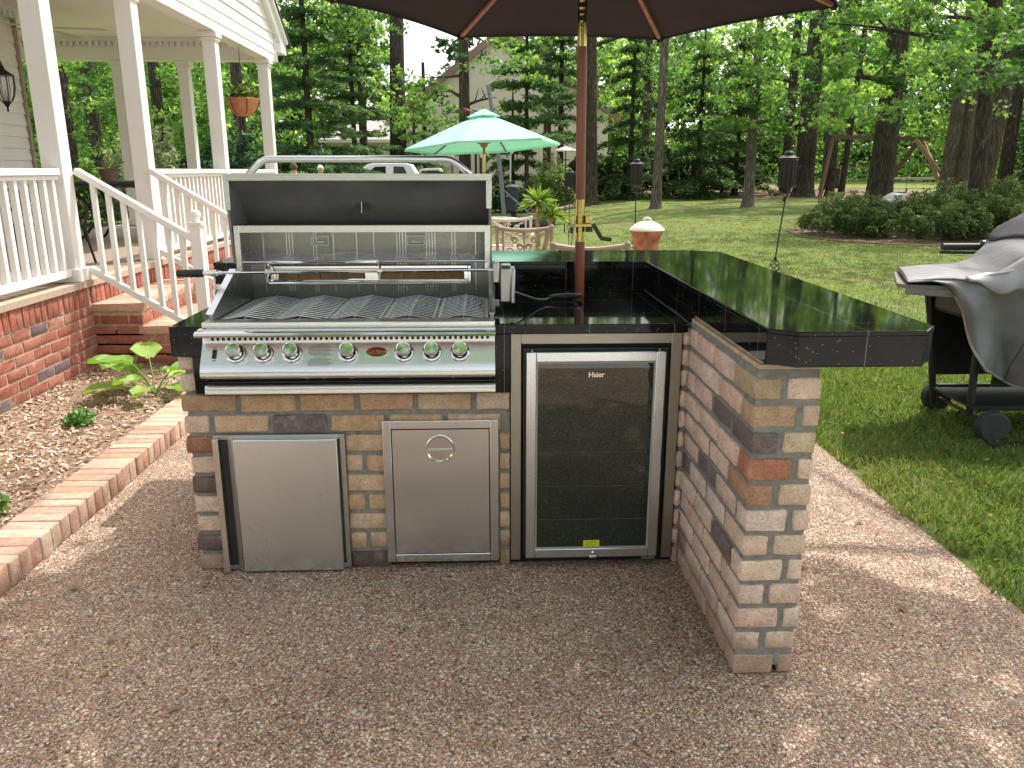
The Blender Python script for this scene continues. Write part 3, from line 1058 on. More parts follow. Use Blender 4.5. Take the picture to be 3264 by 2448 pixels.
sheet('driveway', [(-30, 30), (-12, 29), (-3, 31.0), (2.6, 33.5), (2.6, 37), (-6, 37), (-30, 36)], DRIVE, .012)
sheet('mulch_bed', blob(9.6, 16.9, 3.1, 2.35, 30, .07, 2), MULCHG, .01)
sheet('mulch_bed', blob(2.0, 30.2, 1.9, 1.3, 24, .12, 3), plain('pinkish_mulch', (.34, .22, .17), .95, 0, .3, 5), .014)
sheet('mulch_bed', blob(11.5, 36.5, 10.5, 5.2, 30, .06, 4), MULCHG, .010)

# near grass blades
def blades(xr, yr, n, h, w_, dens):
    x = rng.uniform(*xr, n); y = rng.uniform(*yr, n)
    keep = rng.random(n) < dens(x, y)
    x, y = x[keep], y[keep]; n = len(x)
    patch = np.array([mnoise.noise((px * .8, py_ * .8, 3)) for px, py_ in zip(x, y)])
    hh = h * rng.uniform(.5, 1.2, n) * (1 + .35 * patch)
    a = rng.uniform(0, 2 * np.pi, n)
    lean = rng.uniform(.15, .95, n) * hh
    d = np.stack([np.cos(a), np.sin(a), np.zeros(n)], 1)
    b2 = rng.uniform(0, 2 * np.pi, n)
    s = np.stack([np.cos(b2), np.sin(b2), np.zeros(n)], 1) * (w_ * rng.uniform(.7, 1.3, n))[:, None] / 2
    z = np.array([gz(px, py_) for px, py_ in zip(x, y)]) - .005
    base = np.stack([x, y, z], 1)
    P = np.empty((n, 5, 3))
    midp = base + d * (lean * .3)[:, None]; midp[:, 2] += hh * .6
    tip = base + d * lean[:, None]; tip[:, 2] += hh * (1 - .3 * lean / hh)
    P[:, 0] = base - s; P[:, 1] = base + s; P[:, 2] = midp + s * .75; P[:, 3] = tip; P[:, 4] = midp - s * .75
    val = np.clip(.5 + .45 * patch + rng.normal(0, .2, n), 0, 1)
    val[rng.random(n) < .05] = 1
    return P.reshape(-1, 3), val
GRASS = leaf_mat('grass_blades', (.095, .155, .04), (.185, .265, .08), (.37, .37, .175), .42, (1.2, 1.35, .6), .25)
P_, v_ = blades((1.80, 5.2), (1.6, 7.5), 130000, .048, .0055, lambda x, y: (x > 1.862 + .03 * np.sin(y * 7) + .02 * np.sin(y * 19)) * np.clip(1.35 - (y - 3) * .16, .25, 1) * (x < 1.2 + y * .72 + .3))
P2_, v2_ = blades((1.9, 13), (6.5, 22), 90000, .042, .009, lambda x, y: np.clip(1.25 - (y - 6) * .078, .0, 1) * (x < .7 * y + .8))
g = fast_mesh('grass', np.concatenate([P_, P2_]), 5, np.concatenate([v_, v2_]), GRASS)
tag(g, 'short green lawn grass growing beside the patio', 'grass', None, 'stuff')
# blades spilling over the patio's edge come from the lawn strip itself; dead leaves lie about
mb = MB()
r2 = random.Random(8)
for i in range(34):
    if i < 12: x, y = r2.uniform(1.2, 1.85), r2.uniform(2.2, 4.2)
    elif i < 22: x, y = r2.uniform(1.9, 3.2), r2.uniform(2.5, 5)
    else: x, y = r2.uniform(-1.6, 1.6), r2.uniform(1.8, 2.7)
    if i >= 22 and r2.random() < .25: continue
    a = r2.uniform(0, 6.28); s_ = r2.uniform(.012, .028)
    z = .006 if x < 1.85 else .04
    c, sn = math.cos(a), math.sin(a)
    mb.add([(x - c * s_, y - sn * s_, z), (x - sn * s_ * .4, y + c * s_ * .4, z + .006), (x + c * s_, y + sn * s_, z + .002), (x + sn * s_ * .4, y - c * s_ * .4, z + .007)], [(0, 1, 2, 3)])
tag(obj('fallen_leaves', mb, plain('dry_leaf', (.24, .15, .075), .8, 0, .3, 30), smooth=0), 'small dry brown leaves scattered over the patio and lawn edge', 'leaves', None, 'stuff')

# mulch by the porch
def mulch_surface():
    m, nt, b, N, L = new_mat('wood_mulch')
    v = coords(N, L)
    n = noise(N, L, v, 45, 6, .7)
    c = ramp(N, L, n.outputs['Fac'], [(.3, (.17, .10, .07)), (.55, (.38, .25, .17)), (.72, (.58, .43, .32))])
    L.new(c, b.inputs['Base Color']); b.inputs['Roughness'].default_value = .95
    bump(N, L, b, n.outputs['Fac'], 1, .03)
    return m
mb = MB()
gx = np.linspace(-2.9, -1.91, 16); gy = np.linspace(.6, 5.97, 60)
def mz(x, y): return .072 + .022 * mnoise.noise((x * 2.2, y * 2.2, 0)) + .01 * mnoise.noise((x * 9, y * 9, 4))
mb.add([(x, y, mz(x, y)) for y in gy for x in gx], [(j * 16 + i, j * 16 + i + 1, (j + 1) * 16 + i + 1, (j + 1) * 16 + i) for j in range(59) for i in range(15)])
struct(obj('mulch_bed', mb, mulch_surface(), smooth=80))
n = 9500
x = rng.uniform(-2.86, -1.93, n); y = rng.uniform(2.2, 5.92, n)
z = np.array([mz(a, b_) for a, b_ in zip(x, y)]) + rng.uniform(.0, .012, n)
P_ = leaves(np.stack([x, y, z], 1), rng.uniform(.010, .045, n), .34, 1.6)
MCH = leaf_mat('wood_chips', (.20, .125, .085), (.47, .34, .24), (.72, .59, .47), .0)
g = fast_mesh('mulch_chips', P_, 4, rng.random(n), MCH)
tag(g, 'loose reddish brown wood chips covering the porch bed', 'mulch', None, 'stuff')

# kerb of soldier bricks
mb = MB(); mbm = MB()
y = .55
while y < 5.35:
    c = jitc(random.choice([(.48, .31, .235), (.53, .36, .28), (.44, .27, .20), (.56, .41, .325)]), .08)
    dx = random.uniform(-.003, .003)
    mb.brick(-1.935 + dx, -1.732 + dx, y, y + .0695, .004, .1 + random.uniform(-.002, .002), c, .005, .001)
    y += .074
ke = thing('brick_edging', 'low kerb of reddish bricks on edge between patio and mulch bed', 'kerb', (-1.83, 3, 0))
obj('edging_bricks', mb, RBRICK, ke, smooth=50)
mbm.box(-1.93, -1.738, .55, 5.34, -.02, .093)
obj('edging_mortar', mbm, RMORTAR, ke)

# ------------------------------------------------------------------ house porch
WHITE = plain('white_paint', (.80, .785, .765), .5, 0, .03, 3)
WHITES = plain('white_vinyl', (.78, .755, .735), .45, 0, .03, 2)
CEIL = plain('porch_ceiling_paint', (.86, .79, .765), .6, 0, .03, 2)
SHING = plain('dark_shingles', (.045, .042, .045), .95, 0, .3, 20, .5)
PFLOOR = plain('porch_floor', (.30, .24, .19), .85, 0, .2, 60, .3)
po = thing('house', 'white clapboard house with columned brick porch, gabled roof and steps down to the garden', 'house', (-4, 6, 0))
mb = MB(); mb.box(-5.35, -2.885, 1.0, 12.2, .60, .70)
obj('porch_floor', mb, PFLOOR, po)
REDS = [(.37, .135, .095), (.40, .155, .11), (.33, .115, .08), (.43, .18, .13), (.36, .14, .10)]
mb = MB(); mbm = MB()
mbm.box(-3.05, -2.8745, 1.0, 12.2, -.1, .655)
RC = .0745
for k in range(0, 8):
    z0 = .005 + RC * k
    if k == 7:
        y = 1.5
        while y < 12.1:
            if y < 5.88 or y > 7.3:
                mb.brick(-2.93, -2.866 + random.uniform(-.002, .002), y, y + .062, z0, .66, jitc(random.choice(REDS), .1), .004, .001)
            y += .072
        continue
    y = 1.5 + (.106 if k % 2 else 0)
    while y < 12.1:
        ye = y + .198
        if y < 5.9 or y > 7.28:
            c = jitc(random.choice(REDS), .1)
            rr = random.random()
            if rr < .05: c = (.17, .12, .13)
            mb.brick(-2.93, -2.870 + random.uniform(-.002, .002), y, min(ye, 12.1), z0, z0 + .0625, c, .004, .001)
        y += .2115
# pier under column one, facing the steps
obj('brick_foundation', mb, RBRICK, po, smooth=50)
obj('foundation_mortar', mbm, RMORTAR, po)
# steps
mb = MB(); mbm = MB(); mbt = MB()
stp = [(-2.52, .53, -2.88), (-2.265, .362, -2.52), (-1.99, .195, -2.265)]
Y0, Y1 = 5.93, 7.30
for x1, z1, xprev in stp:
    mbm.box(-2.9, x1 - .005, Y0 + .005, Y1 - .005, -.1, z1 - .03)
    # tread rowlock bricks, sunlight painted in as a paler brick colour
    y = Y0 - .012
    while y < Y1:
        mbt.brick(xprev - .03, x1 + .012, y, min(y + .064, Y1 + .01), z1 - .058, z1, jitc((.60, .36, .27), .1), .004, .001)
        y += .0735
    # side courses
    zlow = 0
    k = 0
    while True:
        zz = .005 + RC * k
        if zz + .06 > z1 - .05: break
        x = x1
        first = True
        while x > -2.88:
            ln = .095 if (first and k % 2) else .198
            first = False
            xa = max(x - ln, -2.885)
            nx = [q[0] for q in stp if q[1] > z1]
            mb.brick(xa, x, Y0, Y0 + .06, zz, min(zz + .0625, z1 - .062), jitc(random.choice(REDS), .1), .004, .001)
            x = xa - .0115
            if nx and False: break
        y = Y0
        i = 0
        while y < Y1 - .02:
            ye = min(y + (.095 if (i == 0 and not k % 2) else .198), Y1)
            mb.brick(x1 - .06, x1, y, ye, zz, min(zz + .0625, z1 - .062), jitc(random.choice(REDS), .1), .004, .001)
            y = ye + .0115; i += 1
        k += 1
# top riser under the porch floor
y = Y0
while y < Y1 - .02:
    mb.brick(-2.93, -2.862, y, min(y + .062, Y1), .535, .665, jitc(random.choice(REDS), .1), .004, .001); y += .0725
mbm.box(-2.95, -2.87, Y0, Y1, .5, .66)
st = obj('porch_steps', mb, RBRICK, po, smooth=50)
obj('step_tread', mbt, RBRICK, po, smooth=50)
obj('step_mortar', mbm, RMORTAR, st)
mb = MB(); mb.box(-2.96, -2.85, 1.0, 12.2, .662, .705)
obj('floor_edge', mb, plain('buff_floor_edge', (.42, .33, .25), .9, 0, .15, 40, .3), po)

# columns
CW = .070
colp = [(-2.955, 5.87), (-2.955, 7.36), (-2.955, 9.52), (-2.955, 11.75), (-4.12, 12.02), (-5.02, 12.02)]
for cx_, cy_ in colp:
    mb = MB(); mb.box(cx_ - CW, cx_ + CW, cy_ - CW, cy_ + CW, .71, 2.90)
    c = obj('column', mb, WHITE, po, bevel=.004)
    mb = MB(); mb.box(cx_ - CW - .03, cx_ + CW + .03, cy_ - CW - .03, cy_ + CW + .03, 2.875, 2.935); mb.box(cx_ - CW - .015, cx_ + CW + .015, cy_ - CW - .015, cy_ + CW + .015, 2.84, 2.874)
    obj('capital', mb, WHITE, c, bevel=.004)
    mb = MB(); mb.box(cx_ - CW - .025, cx_ + CW + .025, cy_ - CW - .025, cy_ + CW + .025, .706, .80)
    obj('base', mb, WHITE, c, bevel=.006)
# railings
def railing(a, b, z_top=1.49, z_bot=.80, sp=.112):
    a = Vector((a[0], a[1], 0)); b = Vector((b[0], b[1], 0))
    d = (b - a); ln = d.length; d.normalize()
    mbx = MB()
    mbx.beam(a + Vector((0, 0, z_top - .022)), b + Vector((0, 0, z_top - .022)), .085, .044)
    mbx.beam(a + Vector((0, 0, z_top - .06)), b + Vector((0, 0, z_top - .06)), .045, .03)
    mbx.beam(a + Vector((0, 0, z_bot - .025)), b + Vector((0, 0, z_bot - .025)), .055, .05)
    rl = obj('railing', mbx, WHITE, po, bevel=.003)
    n_ = int(ln / sp)
    for i in range(n_):
        p = a + d * (ln * (i + .5) / n_)
        mbx = MB(); mbx.box(p.x - .018, p.x + .018, p.y - .018, p.y + .018, z_bot - .003, z_top - .07)
        obj('baluster', mbx, WHITE, rl)
railing((-2.93, 2.2), (-2.93, 5.77))
railing((-2.93, 7.46), (-2.93, 9.42))
railing((-2.93, 9.62), (-2.93, 11.65), sp=.125)
railing((-3.06, 12.02), (-4.02, 12.02), sp=.14)
railing((-4.22, 12.02), (-4.92, 12.02), sp=.14)
def stair_rail(yy):
    mbx = MB()
    mbx.beam((-2.87, yy, 1.475), (-2.06, yy, .975), .07, .045)
    mbx.beam((-2.86, yy, .785), (-2.06, yy, .285), .05, .045)
    s_ = obj('stair_railing', mbx, WHITE, po, bevel=.003)
    n_ = 8
    for i in range(n_):
        x = -2.765 + i * .0985
        zt = 1.475 + (x + 2.87) * (-.5 / .81)
        mbx = MB(); mbx.box(x - .016, x + .016, yy - .016, yy + .016, zt - .68, zt - .02)
        obj('stair_baluster', mbx, WHITE, s_)
    mbx = MB(); mbx.box(-2.105, -2.03, yy - .037, yy + .037, .19, 1.10)
    nw = obj('newel_post', mbx, WHITE, po, bevel=.004)
    mbx = MB(); mbx.box(-2.12, -2.015, yy - .052, yy + .052, 1.10, 1.118)
    mbx.lathe([(.0, 1.118), (.03, 1.118), (.022, 1.135), (.036, 1.152), (.04, 1.172), (.03, 1.195), (.0, 1.203)], (-2.0675, yy, 0), 16)
    obj('newel_cap', mbx, WHITE, nw)
stair_rail(5.955)
stair_rail(7.27)
# ceiling, beams, dentils
mb = MB(); mb.box(-8.5, -3.04, .8, 11.9, 3.225, 3.26)
obj('porch_ceiling', mb, CEIL, po)
mb = MB()
mb.box(-3.045, -2.875, .8, 12.15, 2.937, 3.26)
mb.box(-8.5, -3.045, 11.92, 12.10, 2.937, 3.26)
bm_ = obj('porch_beam', mb, WHITE, po, bevel=.004)
mb = MB()
mb.box(-8.4, -3.05, 11.885, 11.918, 3.17, 3.224)
x = -8.3
while x < -3.1:
    mb.box(x, x + .045, 11.875, 11.918, 3.105, 3.169); x += .085
mb.box(-5.21, -5.17, 1.5, 9.86, 3.17, 3.224)
y = 1.5
while y < 9.82:
    mb.box(-5.21, -5.16, y, y + .05, 3.105, 3.169); y += .1
obj('dentil_trim', mb, WHITES, po)
# siding wall
mb = MB()
z = .70
while z < 3.2:
    mb.ext([(-5.245, .8, z), (-5.225, .8, z), (-5.240, .8, z + .127), (-5.245, .8, z + .127)], (0, 9.05, 0))
    z += .127
wallo = obj('siding_wall', mb, WHITES, po, smooth=0)
mb = MB(); mb.box(-8.6, -5.246, .8, 9.84, -.1, 3.22); obj('wall_core', mb, WHITES, po)
mb = MB(); mb.box(-5.25, -5.205, 9.85, 9.90, .70, 3.22); obj('corner_board', mb, plain('taupe_corner_board', (.34, .27, .23), .7), po)
# gable over the beam
mb = MB()
z = 3.04; YC, ZP, SL = 8.55, 5.72, .64
def gyr(zz): return min(12.19, YC + (ZP - zz) / SL)
while z < 5.6:
    ya, yb = 2 * YC - gyr(z), gyr(z)
    yc_, yd_ = 2 * YC - gyr(z + .13), gyr(z + .13)
    mb.add([(-2.868, ya, z), (-2.868, yb, z), (-2.882, yd_, z + .135), (-2.882, yc_, z + .135), (-2.905, ya, z), (-2.905, yb, z)], [(0, 1, 2, 3), (0, 4, 5, 1)])
    z += .13
obj('gable_siding', mb, WHITES, po, smooth=0)
mb = MB()
mb.beam((-2.85, YC, ZP - .10), (-2.85, 12.35, ZP - .10 - SL * (12.35 - YC)), .10, .15)
mb.beam((-2.85, YC, ZP - .10), (-2.85, 2 * YC - 12.35, ZP - .10 - SL * (12.35 - YC)), .10, .15)
mb.beam((-2.80, YC, ZP - .015), (-2.80, 12.42, ZP - .015 - SL * (12.42 - YC)), .09, .05)
mb.box(-2.93, -2.79, 12.12, 12.42, 3.07, 3.20)
mb.box(-2.872, -2.855, 12.06, 12.17, 2.95, 3.25)
obj('rake_trim', mb, WHITE, po)
mb = MB()
for s_ in (1, -1):
    ye = YC + s_ * 4.0; ze = ZP - SL * 4.0
    mb.add([(-2.74, YC, ZP + .05), (-2.74, ye, ze + .05), (-9, ye, ze + .05), (-9, YC, ZP + .05), (-2.74, YC, ZP + .015), (-2.74, ye, ze + .015), (-9, ye, ze + .015), (-9, YC, ZP + .015)], [(0, 1, 2, 3), (7, 6, 5, 4), (0, 4, 5, 1), (1, 5, 6, 2), (2, 6, 7, 3), (3, 7, 4, 0)])
obj('roof', mb, SHING, po, smooth=0)

# lantern on the wall
IRON = plain('black_iron', (.022, .022, .025), .5, .3, .2)
ln_ = thing('wall_lantern', 'black iron carriage lantern with curved glass panes on the white siding wall', 'lantern', (-5.2, 9.19, 2.2))
lx, ly, lz = -5.05, 9.19, 2.30
mb = MB(); mb.lathe([(.0, .30), (.006, .28), (.012, .245), (.02, .235), (.035, .20), (.10, .155), (.11, .15), (.105, .14), (.0, .14)], (lx, ly, lz), 16)
mb.lathe([(.0, -.22), (.012, -.21), (.008, -.18), (.03, -.14), (.055, -.115), (.0, -.11)], (lx, ly, lz), 16)
mb.tube([(lx, ly, lz + .19), (lx - .04, ly, lz + .26), (lx - .12, ly, lz + .22), (lx - .15, ly, lz + .05)], .009, 8)
obj('lantern_frame', mb, IRON, ln_)
mb = MB(); mb.lathe([(0, 0), (.05, 0), (.05, .012), (0, .012)], (-5.222, ly, lz + .05), 16, 'x'); mb.tube([(-5.215, ly, lz + .05), (lx - .15, ly, lz + .05)], .009, 8)
obj('lantern_bracket', mb, IRON, ln_)
prof = [(.055, -.11), (.085, -.05), (.1, .03), (.103, .14)]
for i in range(8):
    a = 2 * math.pi * i / 8
    mb = MB(); mb.tube([(lx + r_ * math.cos(a), ly + r_ * math.sin(a), lz + h_) for r_, h_ in prof], .006, 6)
    obj('lantern_bar', mb, IRON, ln_)
def clear_glass(name, tint=(.85, .88, .86), alpha=.28):
    m, nt, b, N, L = new_mat(name)
    setc(b.inputs['Base Color'], tint); b.inputs['Roughness'].default_value = .08
    t = N.new('ShaderNodeBsdfTransparent'); ms = N.new('ShaderNodeMixShader'); ms.inputs['Fac'].default_value = alpha
    L.new(t.outputs[0], ms.inputs[1]); L.new(b.outputs[0], ms.inputs[2])
    L.new(ms.outputs[0], [q for q in N if q.type == 'OUTPUT_MATERIAL'][0].inputs['Surface'])
    return m
GLASS = clear_glass('clear_glass')
mb = MB(); mb.lathe([(r_ - .004, h_) for r_, h_ in prof], (lx, ly, lz), 24); obj('lantern_glass', mb, GLASS, ln_)
mb = MB(); mb.lathe([(.012, -.11), (.012, -.02), (.009, 0), (0, .01)], (lx, ly, lz), 10); obj('lantern_candle', mb, plain('candle', (.5, .45, .38), .6), ln_)

# ceiling fan
fn = thing('ceiling_fan', 'pale ceiling fan with thin blades under the porch ceiling', 'fan', (-4.85, 9.7, 3.22))
mb = MB(); mb.tube([(-4.85, 9.7, 3.224), (-4.85, 9.7, 3.05)], .018, 10); mb.lathe([(.0, .12), (.09, .1), (.1, .03), (.06, 0), (.05, -.08), (.0, -.1)], (-4.85, 9.7, 2.98), 18)
obj('fan_motor', mb, plain('bronze', (.10, .075, .06), .4, .4), fn)
for i in range(5):
    a = R(12 + 72 * i)
    d = Vector((math.cos(a), math.sin(a), 0)); s_ = Vector((-d.y, d.x, 0))
    mb = MB()
    o_ = Vector((-4.85, 9.7, 2.995))
    mb.ext([o_ + d * .12 - s_ * .04, o_ + d * .66 - s_ * .065, o_ + d * .68 + s_ * .05, o_ + d * .12 + s_ * .04], (0, 0, .008))
    obj('fan_blade', mb, plain('fan_blade_paint', (.55, .48, .44), .5), fn, smooth=0)

# hanging basket
TERRA = plain('terracotta', (.46, .19, .085), .8, 0, .18, 20, .2)
hb = thing('hanging_basket', 'orange terracotta bowl with a plant hanging by thin chains between the porch columns', 'hanging basket', (-2.95, 10.62, 2.2))
hx_, hy_, hz_ = -2.96, 10.62, 2.315
mb = MB(); mb.lathe([(0, -.19), (.07, -.185), (.14, -.14), (.185, -.06), (.20, .0), (.205, .02), (.19, .025), (.18, 0), (.0, -.02)], (hx_, hy_, hz_), 24)
obj('bowl', mb, TERRA, hb)
for i in range(6):
    a = 2 * math.pi * i / 6
    mb = MB(); mb.tube([(hx_ + r_ * math.cos(a), hy_ + r_ * math.sin(a), hz_ + h_) for r_, h_ in ((.03, -.195), (.145, -.145), (.19, -.06), (.208, .015))], .006, 5)
    obj('basket_strap', mb, plain('dark_strap', (.12, .045, .02), .7), hb)
for i in range(3):
    a = 2 * math.pi * i / 3 + .4
    mb = MB(); mb.tube([(hx_ + .19 * math.cos(a), hy_ + .19 * math.sin(a), hz_ + .02), (hx_, hy_, hz_ + .42)], .0035, 5)
    obj('chain', mb, IRON, hb)
mb = MB(); mb.tube([(hx_, hy_, hz_ + .41), (hx_, hy_, 2.937)], .004, 5); obj('hook', mb, IRON, hb)
C = in_ball(160) * np.array([.19, .19, .13]) + np.array([hx_, hy_, hz_ + .09])
PLANT = leaf_mat('potted_leaves', (.03, .06, .015), (.07, .12, .03), (.22, .26, .09), .35)
fast_mesh('basket_plant', leaves(C, rng.uniform(.06, .13, 160), .45), 4, rng.random(160), PLANT, hb)

# wrought iron set on the porch
def iron_chair(name, label, loc, rz, group=None):
    t = thing(name, label, 'chair', (0, 0, 0), group)
    mb = MB()
    for sx in (-1, 1):
        for sy in (-1, 1):
            mbx = MB(); mbx.tube([(sx * .2, sy * .2, .42), (sx * .21, sy * .22, .2), (sx * .23, sy * .25, 0)], .012, 7)
            obj('leg', mbx, IRON, t)
    mb.box(-.23, .23, -.22, .22, .415, .435); obj('seat', mb, IRON, t, bevel=.006)
    mb = MB()
    mb.tube([(-.22, .21, .43), (-.235, .25, .75), (-.18, .28, .9), (0, .29, .95), (.18, .28, .9), (.235, .25, .75), (.22, .21, .43)], .013, 8)
    for cx_, r_ in ((-.09, .075), (.09, .075)):
        for zc_ in (.57, .74):
            pts = [(cx_ + r_ * (1 - k / 26) * math.cos(k * .5 * (1 if cx_ < 0 else -1)), .25 + (zc_ - .57) * .1, zc_ + r_ * (1 - k / 26) * math.sin(k * .5)) for k in range(22)]
            mb.tube(pts, .008, 6)
    mb.tube([(0, .215, .43), (0, .28, .94)], .009, 6)
    obj('backrest', mb, IRON, t)
    for sx in (-1, 1):
        mbx = MB(); mbx.tube([(sx * .235, .25, .66), (sx * .25, .05, .67), (sx * .25, -.15, .65), (sx * .25, -.2, .60), (sx * .22, -.19, .42)], .011, 7)
        obj('armrest', mbx, IRON, t)
    t.location = loc; t.rotation_euler = (0, 0, rz); t.scale = (.9, .9, .80)
    return t
iron_chair('porch_chair', 'black scrolled iron chair on the porch behind the left balusters', (-3.62, 6.95, .70), R(165))
iron_chair('porch_chair', 'black iron chair at the right side of the porch table', (-3.45, 9.55, .70), R(-70))
iron_chair('porch_chair', 'black iron chair at the left side of the porch table', (-4.75, 9.2, .70), R(75))
pt = thing('porch_table', 'dark iron table with curved legs on the porch behind the stair railing', 'table', (-4.05, 9.6, .70))
mb = MB(); mb.box(-4.65, -3.45, 9.2, 10.0, 1.33, 1.36); mb.box(-4.6, -3.5, 9.24, 9.96, 1.29, 1.33)
obj('table_top', mb, plain('dark_table_top', (.05, .05, .055), .5), pt, bevel=.005)
for sx in (-1, 1):
    for sy in (-1, 1):
        mb = MB(); mb.tube([(-4.05 + sx * .5, 9.6 + sy * .32, 1.3), (-4.05 + sx * .38, 9.6 + sy * .24, 1.1), (-4.05 + sx * .30, 9.6 + sy * .2, .95), (-4.05 + sx * .42, 9.6 + sy * .27, .78), (-4.05 + sx * .5, 9.6 + sy * .32, .70)], .017, 8)
        obj('leg', mb, IRON, pt)
pp = thing('plant_pot', 'small brown pot with a few thin stems standing on the porch table', 'flower pot', (-4.22, 9.5, 1.36))
mb = MB(); mb.lathe([(0, 0), (.075, 0), (.10, .13), (.105, .135), (.09, .135), (.0, .11)], (-4.22, 9.5, 1.361), 18)
obj('pot', mb, plain('brown_pot', (.23, .14, .10), .8), pp)
mb = MB()
for a in (30, 80, 140):
    mb.tube([(-4.22, 9.5, 1.47), (-4.22 + .1 * math.cos(R(a)), 9.5, 1.47 + .16 * math.sin(R(a))), (-4.22 + .22 * math.cos(R(a)), 9.5, 1.47 + .2 * math.sin(R(a)))], .006, 5)
obj('stems', mb, plain('stem', (.12, .17, .08), .7), pp)
# ------------------------------------------------------------------ brown market umbrella through the counter
def wood_mat(name, a, b_, rough=.35):
    m, nt, b, N, L = new_mat(name)
    v = coords(N, L, (14, 14, .9))
    n = noise(N, L, v, 3, 5)
    L.new(ramp(N, L, n.outputs['Fac'], [(.3, a), (.7, b_)]), b.inputs['Base Color'])
    b.inputs['Roughness'].default_value = rough
    return m
TEAK = wood_mat('varnished_wood', (.17, .052, .022), (.27, .09, .04))
RIBW = wood_mat('rib_wood', (.34, .13, .08), (.46, .20, .12), .4)
BRASS = steel('brass', (.62, .48, .19), .2, (200, 200, 3), .02)
def fabric(name, c, trans=.25, tc=None, rough=.9):
    m, nt, b, N, L = new_mat(name)
    v = coords(N, L)
    n = noise(N, L, v, 3, 4)
    c2 = ramp(N, L, n.outputs['Fac'], [(.3, tuple(x * .88 for x in c)), (.7, tuple(x * 1.1 for x in c))])
    L.new(c2, b.inputs['Base Color'])
    b.inputs['Roughness'].default_value = rough; b.inputs['Specular IOR Level'].default_value = .2
    n2 = noise(N, L, v, 350, 2)
    bump(N, L, b, n2.outputs['Fac'], .25, .003)
    if trans:
        t = N.new('ShaderNodeBsdfTranslucent'); setc(t.inputs['Color'], tc or c)
        ms = N.new('ShaderNodeMixShader'); ms.inputs['Fac'].default_value = trans
        L.new(b.outputs[0], ms.inputs[1]); L.new(t.outputs[0], ms.inputs[2])
        L.new(ms.outputs[0], [q for q in N if q.type == 'OUTPUT_MATERIAL'][0].inputs['Surface'])
    return m
um = thing('market_umbrella', 'dark brown market umbrella on a wood and brass pole rising from the black counter', 'umbrella', (.418, 3.43, .95))
px_, py__ = .418, 3.43
AP = Vector((.42, 3.455, 2.52))
def ppt(z):
    t = max(0, (z - 2.05)) / .45
    return (px_ - .012 * (z - .95) / 1.1 + .01 * t, py__ + .02 * t, z)
for z0, z1, m, r_, nm in ((.951, 1.185, TEAK, .0205, 'lower_pole'), (1.362, 1.957, TEAK, .0205, 'middle_pole')):
    mb = MB(); mb.tube([ppt(z0), ppt((z0 + z1) / 2), ppt(z1)], r_, 20); obj(nm, mb, m, um)
mb = MB(); mb.tube([ppt(1.186), ppt(1.361)], .0185, 20)
for zq in (1.19, 1.355): mb.tube([ppt(zq - .004), ppt(zq + .004)], .0198, 20)
obj('brass_sleeve', mb, BRASS, um)
mb = MB(); mb.tube([ppt(1.958), ppt(2.045)], .0185, 20); obj('brass_sleeve', mb, BRASS, um)
mb = MB(); mb.tube([ppt(2.046), ppt(2.2), ppt(2.35), (AP.x, AP.y, AP.z - .01)], .0185, 16); obj('upper_pole', mb, plain('dark_brass', (.06, .045, .03), .3, .6), um)
mb = MB()
for zq, r_ in ((2.125, .011), (2.098, .012), (2.075, .009), (2.05, .007), (2.028, .006)):
    q = ppt(zq); mb.lathe([(0, -r_), (r_ * .7, -r_ * .7), (r_, 0), (r_ * .7, r_ * .7), (0, r_)], (q[0] - .005, q[1] - .024, q[2]), 12)
obj('pulley', mb, BRASS, um)
# crank
mb = MB()
q = ppt(1.265)
mb.box(q[0] - .026, q[0] + .045, q[1] - .035, q[1] + .02, 1.248, 1.262)
mb.box(q[0] + .018, q[0] + .042, q[1] - .03, q[1] + .012, 1.263, 1.296)
mb.box(q[0] - .042, q[0] - .027, q[1] - .02, q[1] + .015, 1.255, 1.295)
cb = obj('crank_box', mb, BRASS, um, bevel=.002)
mb = MB()
mb.box(q[0] - .044, q[0] - .032, q[1] - .03, q[1] + .015, 1.222, 1.2475)
mb.box(q[0] + .022, q[0] + .05, q[1] - .03, q[1] + .012, 1.228, 1.2475)
mb.beam((q[0] + .05, q[1] - .035, 1.262), (q[0] + .085, q[1] - .045, 1.205), .012, .017)
mb.beam((q[0] + .08, q[1] - .045, 1.203), (q[0] + .128, q[1] - .045, 1.197), .014, .016)
obj('crank_handle', mb, plain('dark_bronze_plastic', (.045, .04, .022), .3, .4), cb, bevel=.002)
# canopy: octagon with sagging edges
NR = 6
CEN = Vector((.432, 3.475, 0))
A0 = R(1.5)
RH = 2.135
def cano(a, t):
    # a in ribs (float), t 0..1 from apex to rim
    k = math.floor(a); fr_ = a - k
    r_ = 1.035 * t
    p0 = Vector((math.cos(A0 + k * math.pi / 3), math.sin(A0 + k * math.pi / 3), 0))
    p1 = Vector((math.cos(A0 + (k + 1) * math.pi / 3), math.sin(A0 + (k + 1) * math.pi / 3), 0))
    sag = 4 * fr_ * (1 - fr_)
    p = (p0 * (1 - fr_) + p1 * fr_) * r_ * (1 - .012 * sag * t)
    c = AP.lerp(CEN + Vector((0, 0, RH)), t)
    tz = AP.z + (RH - AP.z) * (t ** 1.04) + .012 * sag * t * t
    return Vector((c.x + p.x, c.y + p.y, tz))
mb = MB(); seg = 8; rad = 10
V = []; F = []
n_ = NR * seg
for j in range(rad + 1):
    for i in range(n_):
        V.append(cano(i / seg, j / rad))
for i in range(n_):   # hem
    p = cano(i / seg, 1.0); V.append((p.x, p.y, p.z - .012))
for j in range(rad + 1):
    for i in range(n_):
        F.append((j * n_ + i, j * n_ + (i + 1) % n_, (j + 1) * n_ + (i + 1) % n_, (j + 1) * n_ + i))
mb.add(V, F)
